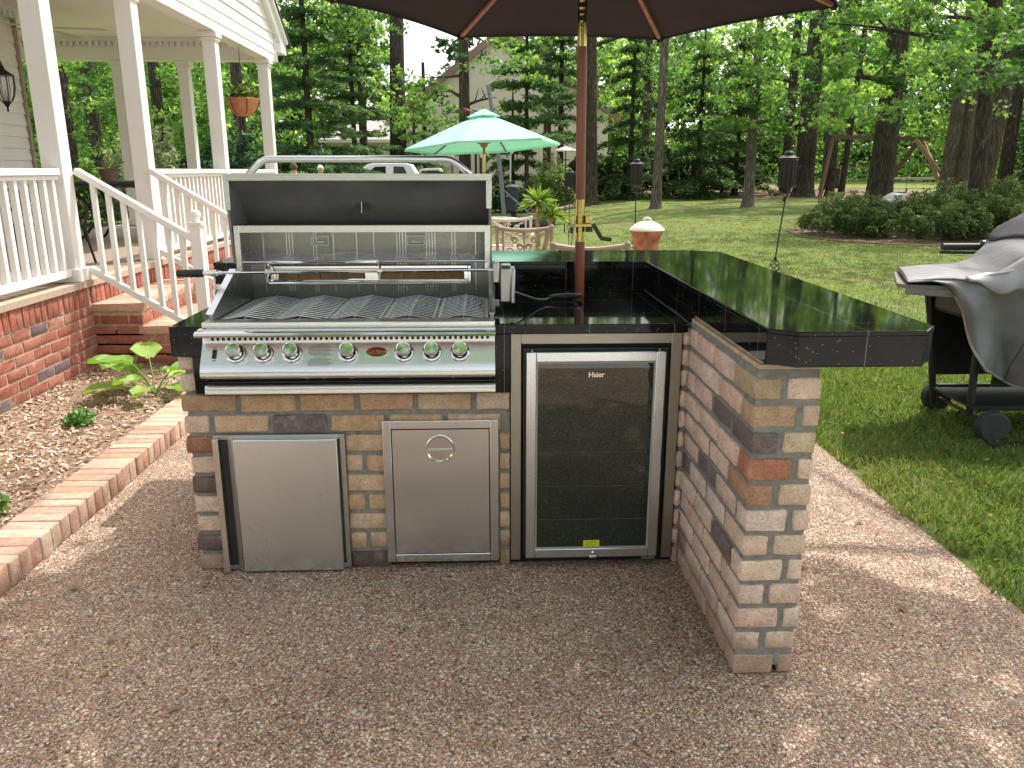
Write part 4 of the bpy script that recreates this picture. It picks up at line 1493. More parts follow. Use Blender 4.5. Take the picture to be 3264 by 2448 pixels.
cn = obj('canopy', mb, fabric('brown_canvas', (.058, .047, .048), .05, (.04, .03, .03)), um, smooth=60)
mb = MB(); mb.lathe([(.0, .05), (.02, .045), (.03, .02), (.02, 0), (.03, -.01), (0, -.02)], (AP.x, AP.y, AP.z + .02), 14); obj('finial', mb, TEAK, um)
for k in range(NR):
    mb = MB()
    a = cano(k, .03) - Vector((0, 0, .012)); b_ = cano(k, .975) - Vector((0, 0, .014))
    mb.beam(a, b_, .020, .016)
    obj('rib', mb, RIBW, um, bevel=.002)
    mb = MB(); b2 = cano(k, .99) - Vector((0, 0, .014)); mb.beam(b_ + Vector((0, 0, -.002)), b2 + Vector((0, 0, -.002)), .028, .024)
    obj('rib_pocket', mb, plain('dark_pocket', (.02, .013, .013), .9), um)
    mb = MB(); m_ = cano(k, .52) - Vector((0, 0, .02)); mb.beam(Vector((AP.x - .006, AP.y - .006, 2.26)), m_, .016, .013); obj('strut', mb, RIBW, um)
mb = MB(); mb.lathe([(.02, -.03), (.04, -.025), (.04, .025), (.02, .03)], (AP.x - .006, AP.y - .006, 2.26), 16); obj('hub', mb, TEAK, um)

# ------------------------------------------------------------------ green umbrella
gu = thing('patio_umbrella', 'open pale green umbrella on a wooden pole beyond the raised grill hood', 'umbrella', (.035, 13, 0))
GREEN = fabric('green_canvas', (.42, .80, .66), .22, (.22, .62, .44))
gc = Vector((.04, 13.0, 0)); NG = 6
def gcan(a, t):
    k = math.floor(a); f = a - k
    an = R(-108) + k * math.pi / 3
    p0 = Vector((math.cos(an), math.sin(an), 0)); p1 = Vector((math.cos(an + math.pi / 3), math.sin(an + math.pi / 3), 0))
    sag = 4 * f * (1 - f)
    p = (p0 * (1 - f) + p1 * f) * 1.24 * t * (1 - .02 * sag)
    tilt = .055 * p.x - .05 * p.y
    return Vector((gc.x + p.x, gc.y + p.y, 2.33 - .49 * t ** 1.05 - .0 * sag * t + tilt))
mb = MB(); V = []; F = []; seg = 6; rad = 8; n_ = NG * seg
for j in range(rad + 1):
    for i in range(n_): V.append(gcan(i / seg, .12 + .88 * j / rad))
for i in range(n_):
    p = gcan(i / seg, 1); V.append((p.x, p.y, p.z - .035))
for j in range(rad + 1):
    for i in range(n_): F.append((j * n_ + i, j * n_ + (i + 1) % n_, (j + 1) * n_ + (i + 1) % n_, (j + 1) * n_ + i))
mb.add(V, F)
obj('canopy', mb, GREEN, gu, smooth=25)
mb = MB(); V = [(gc.x, gc.y, 2.40)] ; F = []
for i in range(n_):
    p = gcan(i / seg, .22); V.append((p.x, p.y, p.z + .045))
F = [(0, 1 + i, 1 + (i + 1) % n_) for i in range(n_)]
mb.add(V, F); obj('vent_cap', mb, GREEN, gu, smooth=25)
for k in range(NG):
    mb = MB(); mb.beam(gcan(k, .06) - Vector((0, 0, .03)), gcan(k, .99) - Vector((0, 0, .02)), .022, .022); obj('rib', mb, RIBW, gu)
    mb = MB(); mb.beam(Vector((gc.x, gc.y, 1.86)), gcan(k, .5) - Vector((0, 0, .03)), .02, .018); obj('strut', mb, RIBW, gu)
mb = MB(); mb.tube([(gc.x, gc.y, 0), (gc.x, gc.y, 1.45)], .024, 12); mb.tube([(gc.x, gc.y, 1.72), (gc.x, gc.y, 2.42)], .024, 12); mb.lathe([(.03, 1.82), (.06, 1.84), (.06, 1.9), (.03, 1.92)], (gc.x, gc.y, 0), 12)
obj('pole', mb, wood_mat('orange_wood', (.36, .14, .05), (.46, .20, .08)), gu)
mb = MB(); mb.tube([(gc.x, gc.y, 1.451), (gc.x, gc.y, 1.719)], .026, 12); obj('brass_sleeve', mb, BRASS, gu)
mb = MB(); mb.lathe([(0, 0.005), (.25, .005), (.25, .05), (.06, .07), (.04, .25), (0, .25)], (gc.x, gc.y, 0), 20); obj('stand', mb, IRON, gu)

# ------------------------------------------------------------------ garden torches
TORCH = plain('black_torch_enamel', (.016, .016, .018), .32, .2, .2)
def torch(label, x, y, ztop, lean=0):
    g0 = gz(x, y)
    t = thing('garden_torch', label, 'torch', (x, y, g0), 'black garden torches on the lawn')
    zc_ = ztop - .34
    mb = MB(); mb.lathe([(.0, .0), (.065, .0), (.072, .012), (.076, .03), (.078, .27), (.074, .275), (.0, .275)], (x, y, zc_), 20)
    can = obj('oil_canister', mb, TORCH, t)
    mb = MB()
    for k in range(14):
        a = 2 * math.pi * k / 14
        mb.tube([(x + .082 * math.cos(a), y + .082 * math.sin(a), zc_ + .005), (x + .082 * math.cos(a), y + .082 * math.sin(a), zc_ + .265)], .004, 5)
    for zz in (.01, .26):
        mb.lathe([(.080, zz - .006), (.088, zz - .006), (.088, zz + .006), (.080, zz + .006)], (x, y, zc_), 20)
    obj('cage', mb, TORCH, t)
    mb = MB(); mb.lathe([(.10, .272), (.102, .280), (.06, .300), (.045, .305), (.045, .33), (.03, .345), (.0, .35)], (x, y, zc_), 20)
    obj('torch_cap', mb, plain('worn_torch_cap', (.03, .03, .034), .25, .5), t)
    mb = MB()
    for k in range(3):
        a = 2 * math.pi * k / 3 + .5
        mb.tube([(x + .075 * math.cos(a), y + .075 * math.sin(a), zc_ + .005), (x + .05 * math.cos(a), y + .05 * math.sin(a), zc_ - .05), (x, y, zc_ - .11)], .006, 6)
    mb.tube([(x, y, zc_ - .09), (x - lean * .3, y, zc_ - .13)], .012, 8)
    mb.tube([(x, y, zc_ - .1), (x - lean * .5, y, zc_ - .55), (x - lean * .62, y, zc_ - .70)], .0075, 8)
    x2 = x - lean * .62
    zb = zc_ - .70
    for k in range(4):
        pts = []
        for i in range(13):
            u = i / 12
            a = 2 * math.pi * (k / 4 + u * .75)
            rr = .045 * math.sin(math.pi * u) + .006
            pts.append((x2 + rr * math.cos(a) - lean * .08 * u, y + rr * math.sin(a), zb - u * .16))
        mb.tube(pts, .005, 6)
    mb.lathe([(.008, -.02), (.016, -.01), (.016, .01), (.008, .02)], (x2, y, zb), 10)
    mb.lathe([(.008, -.02), (.016, -.01), (.016, .01), (.008, .02)], (x2 - lean * .08, y, zb - .16), 10)
    mb.tube([(x2 - lean * .08, y, zb - .16), (x2 - lean * .2, y, g0 - .05)], .0075, 8)
    obj('torch_stake', mb, TORCH, t)
torch('black lantern torch on a thin twisted stake beyond the right side of the bar', 3.0, 8.0, 1.655, .08)
torch('black torch standing behind the white lidded terracotta urn', 2.075, 11.0, 1.62, -.02)
torch('distant black torch half hidden beside the brown umbrella pole', 1.715, 16.0, 1.50, 0)

# ------------------------------------------------------------------ terracotta urn with lid
ch = thing('terracotta_urn', 'waisted orange terracotta urn with a cream domed lid on the grass edge', 'urn', (1.94, 9.5, 0))
mb = MB()
mb.lathe([(.0, .004), (.16, .004), (.185, .12), (.19, .30), (.165, .48), (.145, .58), (.15, .66), (.175, .74), (.195, .775), (.195, .79), (.0, .79)], (1.94, 9.5, 0), 28)
uo = obj('urn_body', mb, None or plain('mottled_terracotta', (.36, .135, .07), .75, 0, .55, 9, .3, 20), ch)
mb = MB(); mb.lathe([(.0, .79), (.2, .79), (.207, .80), (.2, .815), (.15, .86), (.09, .89), (.045, .90), (.0, .90)], (1.94, 9.5, 0), 28)
lid = obj('urn_lid', mb, plain('cream_glaze', (.72, .68, .56), .45, 0, .05), ch)
mb = MB(); mb.tube([(1.895, 9.5, .895), (1.90, 9.5, .92), (1.92, 9.5, .933), (1.95, 9.5, .933), (1.975, 9.5, .92), (1.98, 9.5, .895)], .016, 10); obj('lid_handle', mb, plain('cream_glaze_knob', (.68, .62, .5), .45), lid)

# ------------------------------------------------------------------ cast patio chairs
TANM = plain('tan_cast_metal', (.31, .24, .175), .45, 0, .08, 8)
CREAMM = plain('cream_cast_metal', (.66, .58, .50), .45, 0, .06, 8)
CUSH = plain('white_cushion', (.78, .75, .72), .9, 0, .06, 6)
def patio_chair(label, x, y, rz, m, w_=.27, htop=.92, cushion=False):
    t = thing('patio_chair', label, 'chair', (0, 0, 0), 'cast metal patio chairs behind the bar')
    for sx in (-1, 1):
        mb = MB(); mb.tube([(sx * w_, .24, htop), (sx * w_ * .985, .225, .7), (sx * w_ * .95, .20, .42), (sx * w_ * .95, .25, .0)], [.019, .017, .017, .015], 8)
        mb.lathe([(0, -.01), (.022, -.006), (.024, .008), (.016, .02), (0, .024)], (sx * w_, .24, htop), 10)
        obj('back_leg', mb, m, t)
        mb = MB(); mb.tube([(sx * w_ * .95, -.22, .43), (sx * w_, -.26, 0)], .016, 8); obj('front_leg', mb, m, t)
        mb = MB(); mb.tube([(sx * w_, .22, .66), (sx * (w_ + .02), 0, .67), (sx * (w_ + .02), -.2, .65), (sx * w_, -.22, .43)], .015, 8); obj('armrest', mb, m, t)
    mb = MB(); mb.box(-w_ * .95, w_ * .95, -.24, .2, .415, .44); obj('seat', mb, m, t, bevel=.006)
    mb = MB()
    # curved crest rail
    pts = [(-w_ + 2 * w_ * i / 10, .235 + .012 * math.sin(math.pi * i / 10), htop - .008 - .028 * math.sin(math.pi * i / 10)) for i in range(11)]
    mb.tube(pts, .021, 9)
    obj('crest_rail', mb, m, t)
    mb = MB()
    mb.tube([(-w_, .21, .52), (w_, .21, .52)], .012, 7)
    for sx in (-1, 1):
        mb.tube([(sx * w_ * .78, .225, htop - .03), (sx * w_ * .76, .22, .52)], .012, 7)
    # fleur-de-lis scrolls
    for sx in (-1, 1):
        pts = [(sx * (w_ * .70), .223, htop - .06), (sx * w_ * .5, .223, htop - .08), (sx * w_ * .40, .222, htop - .14)]
        mb.tube(pts, .009, 6)
        for k0, cx_, cz_, r_ in ((0, .36, -.13, .035), (1, .52, -.24, .042), (0, .16, -.20, .035), (1, .16, -.32, .04)):
            pts = [(sx * (w_ * cx_ + r_ * (1 - k / 30) * math.cos(k * .55 + k0 * 3)), .222, htop + cz_ + r_ * (1 - k / 30) * math.sin(k * .55 + k0 * 3)) for k in range(18)]
            mb.tube(pts, .008, 6)
        mb.tube([(0, .222, htop - .12), (sx * .028, .222, htop - .09), (0, .222, htop - .05)], .008, 6)
        mb.tube([(sx * w_ * .7, .221, htop - .34), (sx * w_ * .3, .222, htop - .24), (0, .222, htop - .36)], .008, 6)
    mb.tube([(0, .222, htop - .05), (0, .221, .52)], .009, 6)
    obj('scroll_back', mb, m, t)
    if cushion:
        mb = MB(); mb.box(-w_ * .85, w_ * .85, -.2, .15, .445, .51); obj('seat_cushion', mb, CUSH, t, bevel=.02)
    t.location = (x, y, 0); t.rotation_euler = (0, 0, rz)
    return t
patio_chair('tan cast metal chair with scrollwork back just behind the bar near the hood', .43, 8.35, R(178), TANM, .275, .93)
patio_chair('cream cast metal chair with white cushion beyond the tan scroll backed chair', .36, 10.7, R(174), CREAMM, .29, .89, True)
patio_chair('tan chair showing only its straight crest rail behind the umbrella pole', .785, 6.1, R(180), TANM, .275, .955)
pt2 = thing('patio_table', 'low pale round table under the green umbrella', 'table', (.04, 13, 0))
# (pole passes through its centre)
mb = MB(); mb.lathe([(.06, .70), (.55, .70), (.57, .71), (.57, .725), (.55, .735), (.06, .735)], (.04, 13, 0), 32); obj('table_top', mb, CREAMM, pt2)
for k in range(4):
    a = R(45 + 90 * k)
    mb = MB(); mb.tube([(.04 + .45 * math.cos(a), 13 + .45 * math.sin(a), .7), (.04 + .38 * math.cos(a), 13 + .38 * math.sin(a), .35), (.04 + .46 * math.cos(a), 13 + .46 * math.sin(a), 0)], .016, 8); obj('leg', mb, CREAMM, pt2)

# ------------------------------------------------------------------ potted yucca
yu = thing('potted_yucca', 'yucca plant with two bright green leaf heads on bare canes in a pot', 'potted plant', (.78, 11.2, 0))
mb = MB(); mb.lathe([(0, .004), (.15, .004), (.19, .3), (.2, .32), (.17, .32), (0, .28)], (.80, 11.2, 0), 20); obj('pot', mb, plain('grey_pot', (.16, .17, .18), .7), yu)
CANE = plain('cane_bark', (.33, .20, .13), .85, 0, .25, 40, .4)
YUC = leaf_mat('yucca_leaf', (.06, .13, .03), (.16, .28, .05), (.42, .52, .15), .35, (1.2, 1.3, .5), .5)
def spike_head(cx_, cy_, cz_, n_, ln, seed):
    r_ = np.random.default_rng(seed)
    el = np.arcsin(r_.uniform(-.25, 1, n_)); az = r_.uniform(0, 2 * np.pi, n_)
    d = np.stack([np.cos(el) * np.cos(az), np.cos(el) * np.sin(az), np.sin(el)], 1)
    s_ = np.cross(d, r_.normal(size=(n_, 3))); s_ /= np.linalg.norm(s_, axis=1)[:, None]
    L_ = ln * r_.uniform(.75, 1.1, n_)[:, None]
    c = np.array([cx_, cy_, cz_])
    P = np.empty((n_, 6, 3)); w_ = .016
    sagz = np.array([0, 0, 1.0]) * (L_ * .16)
    P[:, 0] = c + d * .02 - s_ * w_ * .5; P[:, 1] = c + d * .02 + s_ * w_ * .5
    P[:, 2] = c + d * L_ * .55 + s_ * w_; P[:, 3] = c + d * L_ - sagz
    P[:, 4] = c + d * L_ * .55 - s_ * w_; P[:, 5] = c + d * .02 - s_ * w_ * .4
    return P[:, :5].reshape(-1, 3), r_.random(n_)
for (hx0, hz0, sd_, ln) in ((.765, 1.04, 1, .31), (.955, .86, 2, .27)):
    mb = MB(); mb.tube([(.80 + (.03 if hx0 > .9 else -.02), 11.2, .28), (hx0 - (.04 if hx0 > .9 else 0), 11.2, (.3 + hz0) / 2 + .05), (hx0, 11.2, hz0)], [.034, .031, .026], 9); obj('cane', mb, CANE, yu)
    P_, v_ = spike_head(hx0, 11.2, hz0, 120, ln, sd_)
    fast_mesh('leaf_head', P_, 5, v_, YUC, yu)

# thin garden hose and small stand
mb = MB(); mb.tube([(.62, 9.9, .02), (.9, 10.6, .02), (1.15, 11.4, .02), (1.35, 12.6, .02), (1.6, 13.2, .02), (2.3, 13.4, .02)], .02, 7)
tag(obj('garden_hose', mb, plain('pale_hose', (.62, .62, .56), .6), None, (1.2, 11, 0)), 'pale garden hose curving over the ground behind the bar', 'hose')
sd2 = thing('metal_stand', 'thin grey metal stand with a curled pale top behind the umbrella crank', 'stand', (1.02, 8.6, 0))
mb = MB()
for a, b_ in (((.98, 8.6, .97), (.86, 8.6, 0)), ((1.02, 8.6, .94), (1.0, 8.75, 0)), ((1.04, 8.6, .92), (1.1, 8.45, 0)), ((.99, 8.6, .7), (.9, 8.6, .55))):
    mb.tube([a, b_], .011, 7)
obj('stand_legs', mb, plain('grey_metal', (.30, .29, .28), .45, .4), sd2)
mb = MB(); mb.tube([(.98, 8.6, .90), (1.03, 8.6, .95), (1.10, 8.6, .985), (1.15, 8.6, .97), (1.13, 8.6, .95)], [.01, .022, .026, .014, .005], 8); mb.tube([(1.05, 8.6, .96), (1.04, 8.6, 1.0), (1.0, 8.6, .99)], [.014, .012, .004], 7)
obj('stand_top', mb, plain('pale_metal', (.66, .64, .6), .45), sd2)

# ------------------------------------------------------------------ basketball hoop, bin
GREYP = plain('grey_painted_steel', (.17, .18, .20), .5, .2, .15, 10)
hp = thing('basketball_hoop', 'leaning grey steel pole on a dark base behind the yucca, red rim at top', 'basketball hoop', (.62, 22, 0))
mb = MB(); mb.tube([(.605, 22, .1), (.52, 22, 1.2), (.38, 22, 2.4), (.19, 22, 3.6)], [.065, .062, .058, .05], 12)
mb.tube([(.59, 22, .95), (1.35, 22, .28)], .02, 8)
obj('pole', mb, GREYP, hp)
mb = MB(); mb.tube([(.76, 21.9, 1.2), (.77, 21.9, 2.1)], .02, 7); mb.tube([(.80, 21.9, 2.15), (.90, 21.9, 2.1), (.88, 21.9, 2.0), (.78, 21.9, 1.88)], .022, 7); obj('height_lever', mb, plain('pale_lever', (.45, .47, .5), .5), hp)
mb = MB(); mb.box(.5, 1.95, 21.6, 22.5, .02, .24); obj('base', mb, plain('dark_blue_plastic', (.04, .05, .065), .6), hp, bevel=.05)
mb = MB(); mb.tube([(.30, 22, 2.95), (-.15, 22, 2.98), (-.22, 21.98, 3.0)], .03, 8); arm_ = obj('arm', mb, GREYP, hp)
mb = MB(); mb.tube([(-.34 + .10 * math.cos(R(a)), 21.95 + .16 * math.sin(R(a)), 2.98 - .05 * math.cos(R(a))) for a in range(0, 361, 20)], .016, 6)
obj('rim', mb, plain('red_rim', (.55, .03, .03), .5), hp)
bn = thing('bin_post', 'black hooded bin on a short post beside the hoop pole', 'bin', (.86, 22.4, 0))
mb = MB()
mb.ext([(.70, 22.25, .44), (1.02, 22.25, .36), (1.02, 22.55, .36), (.70, 22.55, .44)], (0, 0, .02))
mb.add([(.64 + .02, 22.2, .42), (1.05, 22.2, .34), (1.05, 22.6, .34), (.66, 22.6, .42), (.69, 22.24, 1.02), (.96, 22.24, 1.02), (.96, 22.56, 1.02), (.69, 22.56, 1.02)], [(3, 2, 1, 0), (4, 5, 6, 7), (0, 1, 5, 4), (1, 2, 6, 5), (2, 3, 7, 6), (3, 0, 4, 7)])
BK = plain('weathered_black', (.03, .032, .038), .6, 0, .2)
obj('bin_body', mb, BK, bn, bevel=.02)
mb = MB(); mb.lathe([(.19, 1.02), (.19, 1.05), (.12, 1.09), (.0, 1.10)], (.825, 22.4, 0), 18); obj('bin_lid', mb, plain('grey_lid', (.10, .11, .13), .5), bn)
mb = MB(); mb.box(.80, .93, 22.34, 22.46, 0, .36); obj('post', mb, BK, bn)
mb = MB(); mb.tube([(.66, 22.18, .78), (.74, 22.14, .84)], .02, 6); obj('bin_handle', mb, plain('pale_handle', (.4, .42, .45), .4), bn)

# ------------------------------------------------------------------ covered cart grill
cg = thing('covered_grill', 'black cart grill on two wheels under a loose grey cover on the lawn', 'grill', (3.3, 4.5, 0))
CARTB = plain('cart_black', (.012, .012, .013), .5, 0, .3, 8)
for y_ in (4.17, 4.80):
    wx = 2.85 if y_ < 4.5 else 2.885
    wr = .088
    mb = MB()
    mb.lathe([(wr * .62, -.032), (wr * .9, -.032), (wr, -.024), (wr, .024), (wr * .9, .032), (wr * .62, .032)], (wx, y_, wr), 36, 'y')
    for k in range(36):
        a = 2 * math.pi * k / 36
        d = Vector((math.cos(a), 0, math.sin(a)))
        mb.beam(Vector((wx, y_ - .026, wr)) + d * wr, Vector((wx, y_ + .026, wr)) + d * wr, .006, .005)
    wh = obj('wheel', mb, plain('grey_black_rubber', (.035, .035, .038), .75, 0, .25, 20), cg, smooth=40)
    mb = MB(); mb.lathe([(0, -.020), (.014, -.028), (.018, -.018), (wr * .60, -.014), (wr * .64, -.022), (wr * .64, .022), (wr * .6, .014), (.018, .018), (0, .02)], (wx, y_, wr), 28, 'y')
    obj('hub', mb, plain('dusty_grey_plastic', (.13, .13, .135), .6, 0, .35, 12), wh)
mb = MB(); mb.tube([(2.86, 4.2, .088), (2.88, 4.77, .088)], .011, 8); obj('axle', mb, plain('rusty_axle', (.11, .075, .055), .7, .3, .3, 30), cg)
for pts in (((2.82, 4.34, .10), (2.82, 4.36, .46)), ((2.83, 4.73, .06), (2.70, 4.73, .82)), ((3.95, 4.26, .02), (3.95, 4.26, .80)), ((3.95, 4.73, .02), (3.95, 4.73, .80))):
    mb = MB(); mb.tube(pts, .021, 10); obj('leg', mb, CARTB, cg)
mb = MB(); mb.box(2.80, 4.0, 4.24, 4.27, .155, .185); mb.box(2.84, 4.0, 4.72, 4.75, .155, .185); mb.box(2.80, 4.0, 4.27, 4.72, .155, .17); obj('bottom_shelf', mb, CARTB, cg)
mb = MB(); mb.box(2.93, 3.95, 4.345, 4.36, .27, .655); mb.ext([(2.80, 4.72, .25), (3.95, 4.72, .25), (3.95, 4.72, .86), (2.66, 4.72, .86)], (0, .02, 0)); obj('back_panel', mb, CARTB, cg)
mb = MB(); mb.box(2.72, 3.95, 4.30, 4.70, .66, .90); obj('firebox', mb, CARTB, cg, bevel=.03)
mb = MB()
mb.ext([(2.285, 4.22, .862), (2.70, 4.22, .845), (2.80, 4.78, .845), (2.50, 4.78, .862), (2.46, 4.70, .862), (2.262, 4.28, .862)], (0, 0, .022))
mb.ext([(2.285, 4.215, .83), (2.70, 4.215, .80), (2.70, 4.23, .80), (2.285, 4.23, .83)], (0, 0, .04))
obj('side_shelf', mb, plain('grey_brown_plastic', (.17, .15, .145), .55, 0, .12, 9), cg, bevel=.004)
mb = MB(); mb.tube([(2.82, 4.85, 1.025), (3.12, 4.85, 1.025)], .022, 12); mb.tube([(2.81, 4.85, .992), (3.02, 4.86, .988), (3.2, 4.83, 1.0)], .009, 8); mb.lathe([(0, -.02), (.03, 0), (.035, .06), (.02, .3), (0, .31)], (3.06, 4.85, 1.035), 12, 'x')
obj('side_handle', mb, plain('dark_green_metal', (.018, .03, .026), .4, .2, .2), cg)
# cover
def cover_mat():
    m, nt, b, N, L = new_mat('grey_grill_cover')
    v = coords(N, L)
    n = noise(N, L, v, 2.5, 4)
    geo = N.new('ShaderNodeNewGeometry')
    c = ramp(N, L, n.outputs['Fac'], [(.3, (.15, .145, .155)), (.7, (.20, .195, .21))])
    c = mix(N, L, geo.outputs['Backfacing'], c, (.10, .085, .07))
    L.new(c, b.inputs['Base Color']); b.inputs['Roughness'].default_value = .55
    n2 = noise(N, L, v, 420, 2); n5 = noise(N, L, v, 7, 3)
    h = mix(N, L, .35, n2.outputs['Fac'], n5.outputs['Fac'])
    n6 = noise(N, L, v, 16, 7, .65)
    hh = mix(N, L, .45, n5.outputs['Fac'], n6.outputs['Fac'])
    bump(N, L, b, hh, .38, .035)
    return m
# sections along x: (x, z_top, half depth, hem_z front, hem_z back)
secs = [(2.285, .926, .27, .902, .902), (2.42, .938, .285, .904, .904), (2.53, .946, .285, .872, .80), (2.62, .940, .29, .74, .62), (2.70, .958, .30, .56, .52), (2.78, .985, .30, .42, .46), (2.87, 1.055, .31, .335, .42), (2.97, 1.135, .32, .30, .40), (3.10, 1.215, .33, .28, .38), (3.3, 1.28, .33, .26, .38), (3.6, 1.31, .33, .25, .38), (3.9, 1.30, .33, .25, .38), (4.2, 1.15, .31, .27, .4)]
def lerp_sec(x):
    for a, b_ in zip(secs, secs[1:]):
        if x <= b_[0] + 1e-9:
            t = (x - a[0]) / (b_[0] - a[0])
            return [a[k] + (b_[k] - a[k]) * t for k in range(5)]
    return secs[-1]
def skew(x, y): return x + (y - 4.23) * .42 * (1 - sm(2.5, 3.3, x))
def cover_pt(x, t, off=0):
    _, zt, hd_, hf, hb_ = lerp_sec(x)
    drop = .03 + .15 * sm(2.72, 3.1, x)
    shoulder = zt - drop
    fx = 0
    if t < .38:
        u = t / .38
        z = hf + (shoulder - hf) * u
        amp = (1 - u) ** .7 * sm(2.52, 2.8, x)
        tri = lambda q: math.asin(math.sin(q)) * .64
        fold = (.078 * tri(x * 14 + u * 3.4 + .8) + .022 * math.sin(x * 37 - u * 3.0) + .020 * tri(x * 23 - u * 6.0)) * amp
        y = 4.50 - hd_ - .03 * math.sin(math.pi * u) - fold
        y += .07 * (1 - u) * sm(2.55, 2.9, x)
        y -= .045 * sm(2.6, 2.85, x) * math.exp(-((u - .86) / .12) ** 2)
        fx = .02 * math.sin(u * 7 + x * 18) * amp
    elif t < .62:
        u = (t - .38) / .24
        a = math.pi * (1 - u)
        y = 4.50 + hd_ * math.cos(a)
        z = shoulder + (zt - shoulder) * math.sin(a) ** .6
        z += (.011 * math.sin(x * 13 + u * 6) + .006 * math.sin(x * 31 + u * 2)) * sm(2.4, 2.8, x)
    else:
        u = (t - .62) / .38
        z = shoulder + (hb_ - shoulder) * u
        y = 4.50 + hd_ + .02 * math.sin(math.pi * u) + .02 * math.sin(x * 15) * u
    n_ = (mnoise.noise((x * 5, y * 5, z * 5)) * .012 + abs(mnoise.noise((x * 9, y * 7, z * 9 + 3))) * -.016) * sm(2.35, 2.7, x)
    return (skew(x, y) + fx + n_ * .3, y + n_ - off * .5 * (t < .45), z + n_ + off)
NXC, NT = 90, 64
mb = MB(); V = []; F = []
for i in range(NXC + 1):
    x = secs[0][0] + (secs[-1][0] - secs[0][0]) * (i / NXC) ** 1.25
    for j in range(NT + 1):
        V.append(cover_pt(x, j / NT))
for i in range(NXC):
    for j in range(NT):
        a = i * (NT + 1) + j
        F.append((a, a + NT + 1, a + NT + 2, a + 1))
F.append(tuple(range(NT + 1)))
mb.add(V, F)
cov = obj('cover', mb, cover_mat(), cg, smooth=70)
so = cov.modifiers.new('thick', 'SOLIDIFY'); so.thickness = .004; so.offset = -1
sb = cov.modifiers.new('soft', 'SUBSURF'); sb.levels = 1; sb.render_levels = 1
def patch(name, xa, xb, ta, tb, off, m, nx=26, nt=12, cord=False, wav=0):
    mbx = MB(); V = []; F = []
    for i in range(nx + 1):
        for j in range(nt + 1):
            x = xa + (xb - xa) * i / nx; t = ta + (tb - ta) * j / nt
            if wav: x += wav * math.sin(j / nt * 3.14)
            V.append(cover_pt(x, t, off))
    for i in range(nx):
        for j in range(nt):
            a = i * (nt + 1) + j
            F.append((a, a + nt + 1, a + nt + 2, a + 1))
    mbx.add(V, F)
    o = obj(name, mbx, m, cov, smooth=70)
    s_ = o.modifiers.new('thick', 'SOLIDIFY'); s_.thickness = .006
    return o
patch('cover_top_panel', 2.98, 4.1, .455, .60, .012, plain('charcoal_cloth', (.045, .045, .055), .8, 0, .15, 6), 34, 12, wav=-.06)
patch('cover_painted_highlight', 3.03, 4.1, .425, .452, .010, plain('painted_highlight', (.55, .54, .55), .6, 0, .05), 34, 4, wav=-.03)  # pale strip painted as a highlight beside the charcoal panel
mb = MB(); mb.tube([cover_pt(2.30 + i * .02, .375, .006) for i in range(60)], .006, 7)
mb.tube([cover_pt(2.56 + i * .02, .004, .0) for i in range(60)], .008, 7)
obj('seam_cord', mb, plain('pale_cord', (.30, .29, .29), .6), cov)
mb = MB()
for xs2 in (2.98, 3.55):
    mb.tube([cover_pt(xs2, .01 + k * .018, .003) for k in range(34)], .004, 6)
obj('side_seam', mb, plain('dark_seam', (.09, .088, .092), .7), cov)
# loose flap folded over the shelf corner
mb = MB(); V = []; F = []
NI, NJ = 26, 9
for i in range(NI + 1):
    x = 2.60 + i * .022
    for j in range(NJ + 1):
        u = j / NJ
        p = Vector(cover_pt(x, .395, .012)).lerp(Vector(cover_pt(x + .02, .30, .01)), u)
        ln = math.sin(math.pi * (.12 + .88 * i / NI)) ** .6
        p = Vector(cover_pt(x, .395, .012)).lerp(p, ln)
        V.append((p.x, p.y - .035 * math.sin(u * 2.6) * ln - .01 * math.sin(i * .9) * u, p.z + .012 * math.sin(i * .7) * u))
for i in range(NI):
    for j in range(NJ):
        a = i * (NJ + 1) + j
        F.append((a, a + 1, a + NJ + 2, a + NJ + 1))
mb.add(V, F)
fl = obj('cover_flap', mb, plain('pale_grey_cover', (.33, .32, .34), .5, 0, .08, 4, .15, 9), cov, smooth=70)
so = fl.modifiers.new('thick', 'SOLIDIFY'); so.thickness = .004
mb = MB(); mb.ext([(2.78, 4.05, .012), (3.2, 4.11, .012), (3.2, 4.13, .012), (2.78, 4.065, .012)], (0, 0, .016))
tag(obj('edging_strip', mb, plain('black_strip', (.02, .02, .022), .6), None, (3, 4.1, 0)), 'black flat strip lying on the grass in front of the covered grill', 'strip')

# ------------------------------------------------------------------ plants in the mulch bed
BIGL = leaf_mat('broad_leaf', (.10, .22, .04), (.20, .36, .07), (.38, .52, .14), .35, (1.1, 1.2, .5), .4)
def broad_leaf(c, d, up, ln, wd, cup=.25):
    c = Vector(c); d = Vector(d).normalized(); up = Vector(up).normalized()
    s_ = d.cross(up).normalized(); n_ = s_.cross(d)
    V = []; F = []
    M_ = 8
    for i in range(M_ + 1):
        u = i / M_
        w_ = wd * (math.sin(math.pi * min(1, u * .92 + .08)) ** .7) * (1 - .25 * u)
        for j in range(-3, 4):
            v = j / 3
            V.append(c + d * ln * u + s_ * w_ * v * .5 + n_ * (cup * wd * (v * v * .45) - .35 * ln * u * u * .8 + .01 * math.sin(7 * v + 9 * u)))
    for i in range(M_):
        for j in range(6):
            a = i * 7 + j
            F.append((a, a + 1, a + 8, a + 7))
    return V, F
